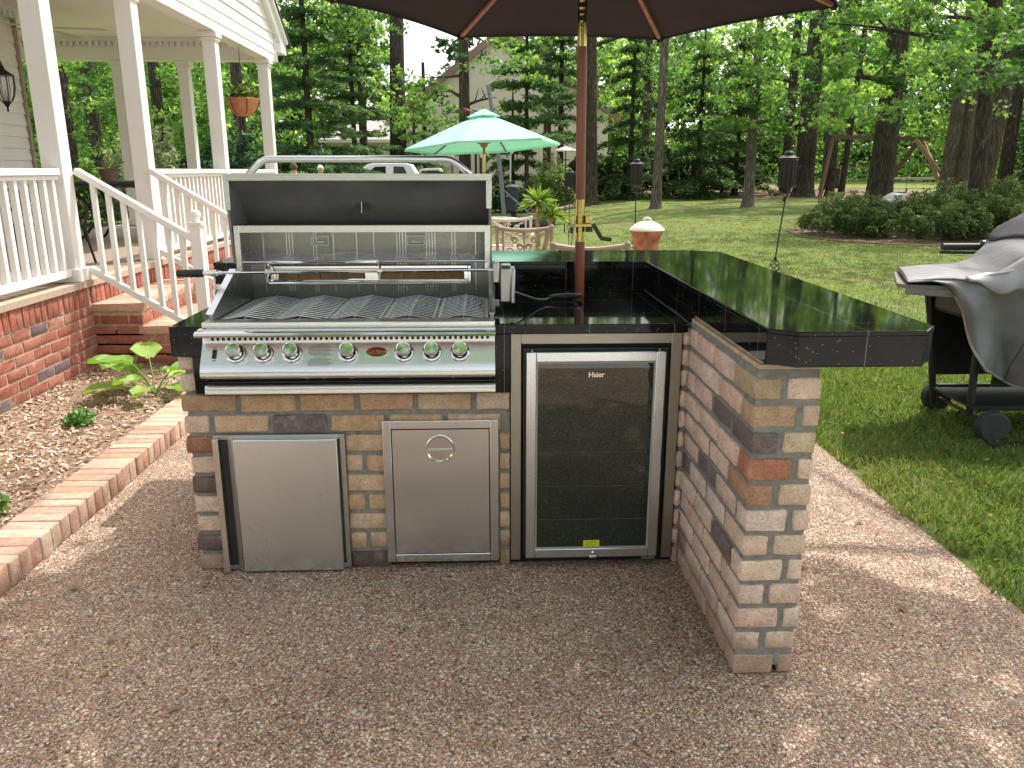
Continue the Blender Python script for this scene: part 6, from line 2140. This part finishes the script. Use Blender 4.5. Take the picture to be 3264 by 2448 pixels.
# oak boughs hanging at the top right, big lobed leaves
LOBE = []
for i in range(10):
    a = 2 * math.pi * i / 10
    LOBE.append(((1.0 if i % 2 == 0 else .42) * math.cos(a), (1.0 if i % 2 == 0 else .42) * math.sin(a)))
def lobed(C, S_, V_, m, parent, seed):
    r_ = np.random.default_rng(seed); n = len(C)
    nrm = r_.normal(size=(n, 3)); nrm[:, 2] = np.abs(nrm[:, 2]) * .8 + .5; nrm[:, 1] -= .35
    nrm /= np.linalg.norm(nrm, axis=1)[:, None]
    d = r_.normal(size=(n, 3)); d[:, 2] -= .3
    d -= nrm * np.sum(d * nrm, axis=1)[:, None]; d /= np.linalg.norm(d, axis=1)[:, None]
    s = np.cross(nrm, d)
    P = np.empty((n, 10, 3))
    for i, (u, v) in enumerate(LOBE):
        P[:, i] = C + d * (u * S_ * .5)[:, None] + s * (v * S_ * .5)[:, None] - nrm * (abs(u) * S_ * .05)[:, None]
    fast_mesh('crown', P.reshape(-1, 3), 10, V_, m, parent)
def spray(x0, x1, z0, z1, y, step, n, seed, rad=.5, leaf=.2, zlow=None, keep=.85):
    """flat leafy sprays filling a part of the crown"""
    r_ = np.random.default_rng(seed)
    Cs, Ss, Vs = [], [], []
    x = x0
    while x < x1:
        z = z0
        while z < z1:
            if r_.random() < keep:
                c = np.array([x + r_.uniform(-.5, .5) * step, y + r_.uniform(-1.1, 1.1), z + r_.uniform(-.5, .5) * step])
                if zlow is None or c[2] > zlow(c[0]):
                    k = int(n * r_.uniform(.5, 1.3))
                    rr = rad * r_.uniform(.6, 1.25)
                    P0 = in_ball(k, r_, .5) * np.array([rr * 1.15, rr, rr * .42])
                    tl = r_.uniform(-.35, .35)
                    P0[:, 2] += P0[:, 0] * tl
                    Cs.append(P0 + c); Ss.append(leaf * r_.uniform(.45, 1.35, k))
                    Vs.append(.40 + r_.normal(0, .25) + .35 * P0[:, 2] / rr + r_.normal(0, .13, k))
            z += step
        x += step
    return [np.concatenate(Cs), np.concatenate(Ss), np.concatenate(Vs)]
def bough_tree(label, x, y, r0, h, sprays, seed, limbs, bark=BARK_M, lean=(0, 0), m=None, upper=()):
    t = thing('maple_tree', label, 'tree', (x, y, gz(x, y)), TG)
    obj('trunk', trunk_mb(x, y, r0, h, lean, None, limbs, seed), bark, t, smooth=80)
    C, S_, V_ = [np.concatenate([s[q] for s in sprays]) for q in range(3)]
    lobed(C, S_, V_, m or LF_B, t, seed)
    if upper:  # unseen leaf clumps added above the frame to dapple the lawn
        r_ = np.random.default_rng(seed + 1)
        Cs = []
        for (ax, ay, az, k) in upper:
            Cs.append(in_ball(k, r_, .5) * np.array([1.25, 1.25, .5]) + np.array([ax, ay, az]))
        C = np.concatenate(Cs)
        fast_mesh('unseen_shade_crown', leaves(C, .30 * r_.uniform(.7, 1.2, len(C)), .6, .6, rg=r_), 4, r_.random(len(C)), LF_B, t)
def canopy(xr, yr, n, seed, z=(7.6, 11)):
    q = random.Random(seed)
    return [(q.uniform(*xr), q.uniform(*yr), q.uniform(*z), 60) for _ in range(n)]
bough_tree('maple with long drooping boughs of lobed leaves across the upper right', 12.6, 20.5, .20, 12, [spray(7.6, 13.4, 2.5, 6.8, 18.2, .58, 112, 21, .52, .16, lambda x: 2.55 if x < 9.9 else 3.2), spray(9.2, 13.0, 3.4, 6.6, 16.4, .66, 90, 22, .5, .155)], 21, ((4.2, 190, 4.2, .4, .12), (5.2, 205, 3.2, .4, .12), (4.8, 170, 2.2, .35, .1)), bark=BARK_D, lean=(-.5, 0), upper=canopy((5, 17), (13.5, 24), 17, 61))
bough_tree('maple with layered boughs above the small pale trunked tree', 13.05, 35.0, .22, 12, [spray(6.2, 11.4, 2.6, 7.6, 25.4, .64, 105, 31, .6, .175, lambda x: 4.2 if x < 7.2 else 2.7)], 22, ((4.6, 180, 3.5, .4, .15), (5.6, 0, 2.5, .4, .15)), bark=BARK_D, upper=canopy((2, 14), (22, 30), 15, 62, (8.5, 12)))
bough_tree('maple with bright lobed leaves high at the right edge of the picture', 15.6, 22.5, .16, 12, [spray(12.6, 16.2, 3.2, 7.2, 21, .7, 80, 41, .55, .175)], 23, ((4.5, 200, 2.5, .4, .15),), bark=BARK_D, upper=canopy((12, 20), (18, 28), 16, 63, (8, 11)))
bough_tree('maple with leaves hanging over the left part of the lawn above the picture', -3.5, 18.5, .2, 12, [spray(-3.0, -.8, 6.0, 7.4, 20, .8, 30, 51, .5, .2)], 24, ((5.6, 10, 3.0, .4, .2), (6.4, 60, 3.0, .4, .2)), bark=BARK_M, upper=canopy((-2, 7), (13, 20), 20, 64, (8.5, 11))) if False else None

# conifers with layered branches
def conifer(label, x, y, h, r0, zb, rad, leafm, seed, n_tier=None, dens=1.0, trunk_r=None, name='pine_tree', needle=.22, droop=.12):
    r_ = np.random.default_rng(seed)
    t = thing(name, label, 'tree', (x, y, gz(x, y)), TG)
    tmb = trunk_mb(x, y, r0, h, (0, 0), r0 * .25, (), seed)
    Cs, Ds, Ss, Vs = [], [], [], []
    z = zb
    mbb = tmb
    while z < h - .3:
        f = 1 - (z - zb) / (h - zb) * .85
        nb_ = r_.integers(4, 7)
        a0 = r_.uniform(0, 6.28)
        for k in range(nb_):
            a = a0 + 2 * math.pi * k / nb_ + r_.uniform(-.3, .3)
            L_ = rad * f * r_.uniform(.65, 1.1)
            d = np.array([math.cos(a), math.sin(a), r_.uniform(-.05, .22)])
            sd = np.array([-math.sin(a), math.cos(a), 0])
            n = int(L_ * 85 * dens)
            u = r_.random(n) ** .7
            wdt = .34 * L_ * (1 - .65 * u) * (u > .12) + .05
            lat = r_.uniform(-1, 1, n) * wdt
            P0 = np.array([x, y, z]) + d * (u * L_)[:, None] + sd * lat[:, None]
            P0[:, 2] += -droop * L_ * u * u + r_.normal(0, .055, n) - .05 * np.abs(lat)
            Cs.append(P0)
            Ds.append(d + sd * (lat / (wdt + .01))[:, None] * .8)
            Ss.append(needle * r_.uniform(.7, 1.3, n))
            Vs.append(.35 + .4 * u + r_.normal(0, .14, n))
            mbb.tube([(x, y, z), tuple(np.array([x, y, z]) + d * L_ * .5 - np.array([0, 0, droop * L_ * .25])), tuple(np.array([x, y, z]) + d * L_ * .95 - np.array([0, 0, droop * L_ * .9]))], [r0 * .16, r0 * .10, r0 * .03], 5)
        z += r_.uniform(.42, .68) * (1.15 - .3 * (z / h))
    C = np.concatenate(Cs); D_ = np.concatenate(Ds)
    obj('trunk', mbb, BARK_D, t, smooth=80)
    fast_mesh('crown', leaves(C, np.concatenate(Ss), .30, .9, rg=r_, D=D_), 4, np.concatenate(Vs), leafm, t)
    return t
conifer('large layered blue green pine just beyond the porch corner', -5.2, 25.5, 12, .12, 1.0, 2.15, LF_C, 51, dens=2.6, needle=.2)
conifer('second layered pine behind the first one, nearer the gap of sky', -5.6, 37, 11, .14, 1.8, 2.3, LF_C, 52, dens=2.0)
conifer('thin sparse pine with a bare dark stem behind the green umbrella', 1.55, 28.5, 9.5, .085, 2.4, 1.7, LF_C, 53, dens=1.7)
conifer('pale feathery pine left of the umbrella pole', 3.2, 33.5, 11, .14, 2.8, 2.2, LF_C, 54, dens=1.6)
conifer('dark hemlock filling the space between the two slim trunks', 5.7, 31.5, 6.8, .12, .5, 2.0, LF_D, 55, dens=2.5, name='hemlock_tree', needle=.18, droop=.3)
conifer('dark hemlock left of the small pale trunked tree', 8.3, 31.5, 6.2, .12, .6, 2.0, LF_D, 56, dens=2.4, name='hemlock_tree', needle=.18, droop=.3)
conifer('dark spreading hemlock behind the small pale trunked tree', 10.4, 33.5, 6.6, .12, .9, 2.3, LF_D, 57, dens=2.3, name='hemlock_tree', needle=.2, droop=.3)
conifer('dark hemlock at the far right behind the covered grill', 21.5, 29.5, 7.5, .14, .6, 2.6, LF_D, 58, dens=2.3, name='hemlock_tree', needle=.2, droop=.3)
conifer('dark evergreen behind the white pickup', -3.0, 37.5, 5.0, .12, .4, 2.4, LF_D, 59, dens=1.2, name='hemlock_tree', needle=.22, droop=.3)
conifer('dark evergreen behind the arbour and hoop', 1.3, 34.5, 4.6, .12, .4, 2.0, LF_D, 60, dens=2.3, name='hemlock_tree', needle=.2, droop=.3)

# trees on the left
tree('tree', 'large trunk left of the gap of sky with ivy toned leaves', -3.9, 38, .42, 13, ring(-3.7, 26.5, 4.5, 8.5, 1.4, 8, 1.1, .7, 5, 71, -.6) + ring(-2.2, 25.5, 2.6, 3.9, 1.1, 14, .8, .5, 5, 72) + ring(-3.6, 26, 5.0, 7.6, 1.1, 12, .9, .6, 5, 172), LF_A, BARK_D, seed=71, group=TG, lean=(.45, 0), leaf=.17)
tree('tree', 'grey trunk with thin side branches in front of the neighbour house', -.56, 29.5, .225, 11, ring(-.4, 26, 5.6, 7.5, 1.5, 8, 1.0, .6, 5, 73) + ring(-1.3, 25, 2.4, 3.9, .9, 9, .7, .45, 5, 74) + ring(1.0, 26, 4.2, 7.0, 1.4, 20, .9, .55, 5, 174), LF_B, BARK_M, seed=73, group=TG, leaf=.16, limbs=((3.9, 185, 1.4, .3, .5), (3.7, 5, 1.2, .3, .3), (4.7, 190, 1.6, .25, -.1)))
tree('tree', 'leafy young tree low in front of the neighbour house', -2.6, 38.5, .13, 6.2, ring(-2.4, 36, 2.0, 4.6, 1.5, 18, .9, .5, 5, 75), LF_A, BARK_D, seed=75, group=TG, leaf=.17, dens=11)
tree('tree', 'tree with a dark brown trunk seen behind the hanging basket', -7.4, 26, .20, 12, ring(-8.6, 27.5, 4.2, 8.5, 2.2, 12, 1.3, .8, 5, 76), LF_B, BARK_M, seed=76, group=TG)
tree('tree', 'sunlit tree seen between the second and third porch columns', -10.2, 27, .2, 11, ring(-10.3, 27, 2.2, 6.8, 2.1, 20, 1.2, .7, 5, 77), LF_B, BARK_D, seed=77, group=TG, dens=10)
tree('tree', 'sunlit leafy tree seen between the two nearest porch columns', -12.6, 26, .22, 11, ring(-12.8, 26, 1.9, 6.6, 2.0, 20, 1.2, .7, 5, 78), LF_B, BARK_D, seed=78, group=TG, dens=10)
tree('tree', 'dark trunked tree at the left behind the nearest porch column', -13.6, 30, .26, 11, ring(-14.2, 30, 3.5, 8.5, 2.8, 16, 1.4, .8, 5, 79), LF_A, BARK_D, seed=79, group=TG)
tree('tree', 'bright yellow green tree above the neighbour garage roof', -5.6, 40, .22, 12, ring(-5.8, 40, 6.0, 10.5, 2.6, 14, 1.5, .9, 5, 80), LF_B, BARK_D, seed=80, group=TG, leaf=.24)
tree('tree', 'leafy tree filling the view over the neighbour house roof', 3.0, 38, .2, 12, ring(3.0, 38, 4.0, 9.5, 2.8, 18, 1.4, .8, 5, 81), LF_B, BARK_M, seed=81, group=TG, leaf=.22)
tree('tree', 'tree at the back behind the two slim trunks', 7.5, 38, .2, 12, ring(7.4, 38, 4.0, 9.0, 3.0, 22, 1.4, .8, 5, 82), LF_B, BARK_M, seed=82, group=TG, leaf=.22)
tree('tree', 'tree at the back right between the thick dark trunks', 16.5, 39, .25, 12, ring(16.3, 39, 4.0, 9.0, 3.4, 22, 1.5, .8, 5, 83), LF_B, BARK_D, seed=83, group=TG, leaf=.22)

# shrubs
def shrub(name, label, x, y, rx, ry, h, leafm, n, leaf, seed, group=None, asp=.5):
    r_ = np.random.default_rng(seed)
    z0 = gz(x, y)
    t = thing(name, label, 'shrub', (x, y, z0), group)
    q = random.Random(seed)
    Cs, Vs = [], []
    for _ in range(65):
        a = q.uniform(0, 6.28); d = q.random() ** .5
        top = h * (1 - .5 * d ** 2.2) * q.uniform(.62, 1.15)
        cc = np.array([x + rx * d * math.cos(a), y + ry * d * math.sin(a), 0])
        m_ = n // 65
        hgt = r_.random(m_) ** .55
        rr = .19 * min(rx, ry) * (1.15 - .7 * hgt) * (1 + .5 * (r_.random(m_) < .12))
        ang = r_.uniform(0, 6.28, m_); rad = np.sqrt(r_.random(m_)) * rr
        P0 = np.stack([cc[0] + rad * np.cos(ang), cc[1] + rad * np.sin(ang), z0 + .06 + hgt * (top - .06)], 1)
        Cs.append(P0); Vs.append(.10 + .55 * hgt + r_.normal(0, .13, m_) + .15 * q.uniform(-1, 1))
    C = np.concatenate(Cs)
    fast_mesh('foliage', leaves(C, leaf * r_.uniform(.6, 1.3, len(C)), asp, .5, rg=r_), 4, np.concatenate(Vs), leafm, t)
    mb = MB()
    for k in range(7):
        a = q.uniform(0, 6.28)
        mb.tube([(x, y, z0 - .03), (x + rx * .3 * math.cos(a), y + ry * .3 * math.sin(a), z0 + h * .4), (x + rx * .6 * math.cos(a), y + ry * .6 * math.sin(a), z0 + h * .7)], [.025, .016, .008], 5)
    obj('stems', mb, BARK_D, t)
    return t
AG = 'azalea shrubs in the mulched bed'
shrub('azalea_shrub', 'azalea bush at the left tip of the mulched bed', 7.55, 16.7, .95, .85, .86, LF_E, 13000, .06, 101, AG)
shrub('azalea_shrub', 'azalea bush at the front of the bed below the boulder', 8.75, 15.9, 1.1, .9, .8, LF_E, 15600, .06, 102, AG)
shrub('azalea_shrub', 'tall azalea bush behind the boulder at the back of the bed', 10.1, 17.6, 1.15, 1.0, 1.05, LF_E, 15600, .062, 103, AG)
shrub('azalea_shrub', 'azalea bush in the middle of the bed right of the boulder', 10.1, 15.8, 1.05, .9, .84, LF_E, 15600, .06, 104, AG)
shrub('azalea_shrub', 'tall azalea with upright shoots at the foot of the leaning trunk', 11.4, 17.2, 1.1, 1.0, 1.12, LF_E, 15600, .062, 105, AG)
shrub('azalea_shrub', 'azalea bush at the right end of the bed behind the covered grill', 11.6, 15.7, 1.2, 1.0, .8, LF_E, 15600, .06, 106, AG)
shrub('azalea_shrub', 'azalea bush behind the bush at the left tip of the bed', 8.35, 18.2, .9, .85, .86, LF_E, 13000, .06, 107, AG)
LF_G = leaf_mat('laurel_leaf', (.012, .045, .02), (.035, .095, .045), (.10, .19, .09), .3)
shrub('laurel_shrub', 'rounded dark green laurel below the hanging basket', -6.9, 23, 1.5, 1.2, 2.7, LF_G, 9100, .16, 111)
shrub('laurel_shrub', 'pale flowering shrub between the middle porch columns', -8.9, 22.5, 1.3, 1.1, 2.5, leaf_mat('pale_shrub_leaf', (.06, .09, .04), (.20, .24, .13), (.5, .52, .38), .35), 7800, .13, 112)
shrub('laurel_shrub', 'dark shrub under the trees between the nearest porch columns', -11.4, 23, 1.8, 1.2, 1.9, LF_A, 9100, .15, 113)
shrub('garden_shrub', 'dark shrub along the driveway behind the people', -6.4, 36.5, 2.2, 1.0, 1.9, LF_D, 9100, .15, 114)
shrub('garden_shrub', 'pale green shrub at the edge of the driveway by the bird feeder', 2.6, 31.5, .9, .8, 1.9, leaf_mat('variegated_leaf', (.08, .13, .05), (.24, .32, .13), (.55, .6, .38), .4), 6500, .12, 115)
shrub('garden_shrub', 'dark low shrub behind the hoop base', 1.2, 29.5, 1.4, .9, 1.1, LF_D, 7800, .14, 116)
for i, (sx, sy, rx, h, lb) in enumerate(((4.9, 33.6, 1.6, 1.9, 'dark undergrowth behind the straight grey trunk'), (7.4, 34, 1.8, 2.0, 'dark undergrowth between the slim trunk and the pale trunk'), (10.6, 36, 2.0, 2.0, 'dark undergrowth behind the nearest torch'), (22.4, 27.5, 1.8, 3.2, 'tall dark shrub at the right edge behind the covered grill'), (23.5, 33, 2.2, 3.4, 'tall dark shrub right of the thick pale trunk'))):
    shrub('undergrowth', lb, sx, sy, rx, 1.1, h, LF_D, 9100, .17, 120 + i, 'dark undergrowth at the back of the lawn')

# far woodland as one mass
def wood(name, label, xr, yr, zr, n, size, m, seed, hole=None, zpow=1.0):
    r_ = np.random.default_rng(seed)
    nc = n // 42
    cx_ = r_.uniform(*xr, nc); cy_ = r_.uniform(*yr, nc); cz_ = zr[0] + (zr[1] - zr[0]) * r_.random(nc) ** zpow
    if hole is not None:
        k = ~hole(cx_, cy_, cz_)
        cx_, cy_, cz_ = cx_[k], cy_[k], cz_[k]; nc = len(cx_)
    sh = r_.normal(.45, .22, nc)
    rad = r_.uniform(.6, 1.5, nc)
    C = np.repeat(np.stack([cx_, cy_, cz_], 1), 42, 0) + in_ball(nc * 42, r_, .45) * np.repeat(rad, 42)[:, None] * np.array([1, 1, .6])
    C[:, 2] = np.maximum(C[:, 2], .1)
    V_ = np.repeat(sh, 42) + r_.normal(0, .14, nc * 42)
    P_ = leaves(C, size * r_.uniform(.6, 1.3, len(C)), .6, .3, rg=r_)
    o = fast_mesh(name, P_, 4, V_, m)
    return tag(o, label, 'woodland', None, 'stuff')
def hole(x, y, z):
    px = x / y * 50
    g1 = (px > -5.6) & (px < -2.4) & (z / y * 50 > 5.9) & (z / y * 50 < 12)
    g2 = (px > 9.0) & (px < 11.0) & (z / y * 50 > 8.7)
    g3 = (px > 4.5) & (px < 7.5) & (z / y * 50 > 9.3)
    g4 = (px > -2.4) & (px < 5) & (z / y * 50 < 11) & (z / y * 50 > 4.5) & (y < 60)
    return g1 | g2 | g3 | g4
wood('woodland', 'sunlit leafy woodland closing the view beyond the lawn', (-34, 46), (50, 58), (.3, 12.5), 100000, .34, LF_F, 201, hole)
wood('woodland', 'darker deep woodland behind the sunlit edge', (-45, 60), (60, 70), (.3, 11), 110000, .6, LF_D, 202, hole, 1.7)
wood('woodland', 'leafy wood at the far left behind the porch', (-30, -9), (32, 44), (.3, 10), 50000, .28, LF_B, 203)
# garden trees on the photographer's side, mirrored by the steel and stone
wood('woodland', 'leafy trees on the near side of the garden behind the camera', (-26, 26), (-30, -22), (.5, 8.5), 30000, .5, LF_B, 204)
# unseen shade tree added beside the patio, crown laid out to dapple the paving
t = thing('shade_tree', 'unseen tree added on the right lawn, boughs laid out to shade the patio', 'tree', (7.4, 4.2, 0))
obj('trunk', trunk_mb(7.4, 4.2, .28, 9.5, (-.6, .6), None, ((5.8, 160, 4.0, .4, .35), (6.2, 110, 3.2, .4, .35), (5.4, 200, 2.8, .35, .4)), 300), BARK_M, t, smooth=80)
q_ = random.Random(9)
r9 = np.random.default_rng(301)
Cs = []
for gx_ in np.arange(.9, 5.8, .6):
    for gy_ in np.arange(3.7, 5.75, .58):
        if q_.random() < (1 if 2.3 < gx_ < 5.0 else .82):
            if gx_ > 4.1 and gy_ > 5.1: continue
            Cs.append(in_ball(q_.randint(120, 205), r9, .5) * np.array([.52, .5, .22]) + np.array([gx_ + q_.uniform(-.15, .15), gy_ + q_.uniform(-.15, .15), 7.0 + q_.uniform(-.3, .4)]))
for a_, b_, k_ in ((.7, 5.9, 40), (6.9, 4.2, 150)):
    Cs.append(in_ball(k_, r9, .5) * np.array([.7, .7, .3]) + np.array([a_, b_, 7.3]))
C = np.concatenate(Cs)
fast_mesh('crown', leaves(C, .17 * r9.uniform(.7, 1.25, len(C)), .6, .6, rg=r9), 4, r9.random(len(C)), LF_B, t)
t = thing('shade_tree', 'leafy tree behind the photographer mirrored in the grill knobs', 'tree', (-3.5, -5.5, 0))
obj('trunk', trunk_mb(-3.5, -5.5, .26, 9.5, (1.2, 1.0), None, ((5.6, 40, 3.6, .4, .35), (6.2, 80, 3.2, .4, .35)), 310), BARK_M, t, smooth=80)
Cs = []
for _ in range(60):
    Cs.append(in_ball(90, r9, .5) * np.array([.75, .75, .35]) + np.array([q_.uniform(-3.6, 3.2), q_.uniform(-3.6, .9), q_.uniform(6.4, 8.6)]))
C = np.concatenate(Cs)
fast_mesh('crown', leaves(C, .19 * r9.uniform(.7, 1.25, len(C)), .6, .6, rg=r9), 4, r9.random(len(C)), LF_B, t)
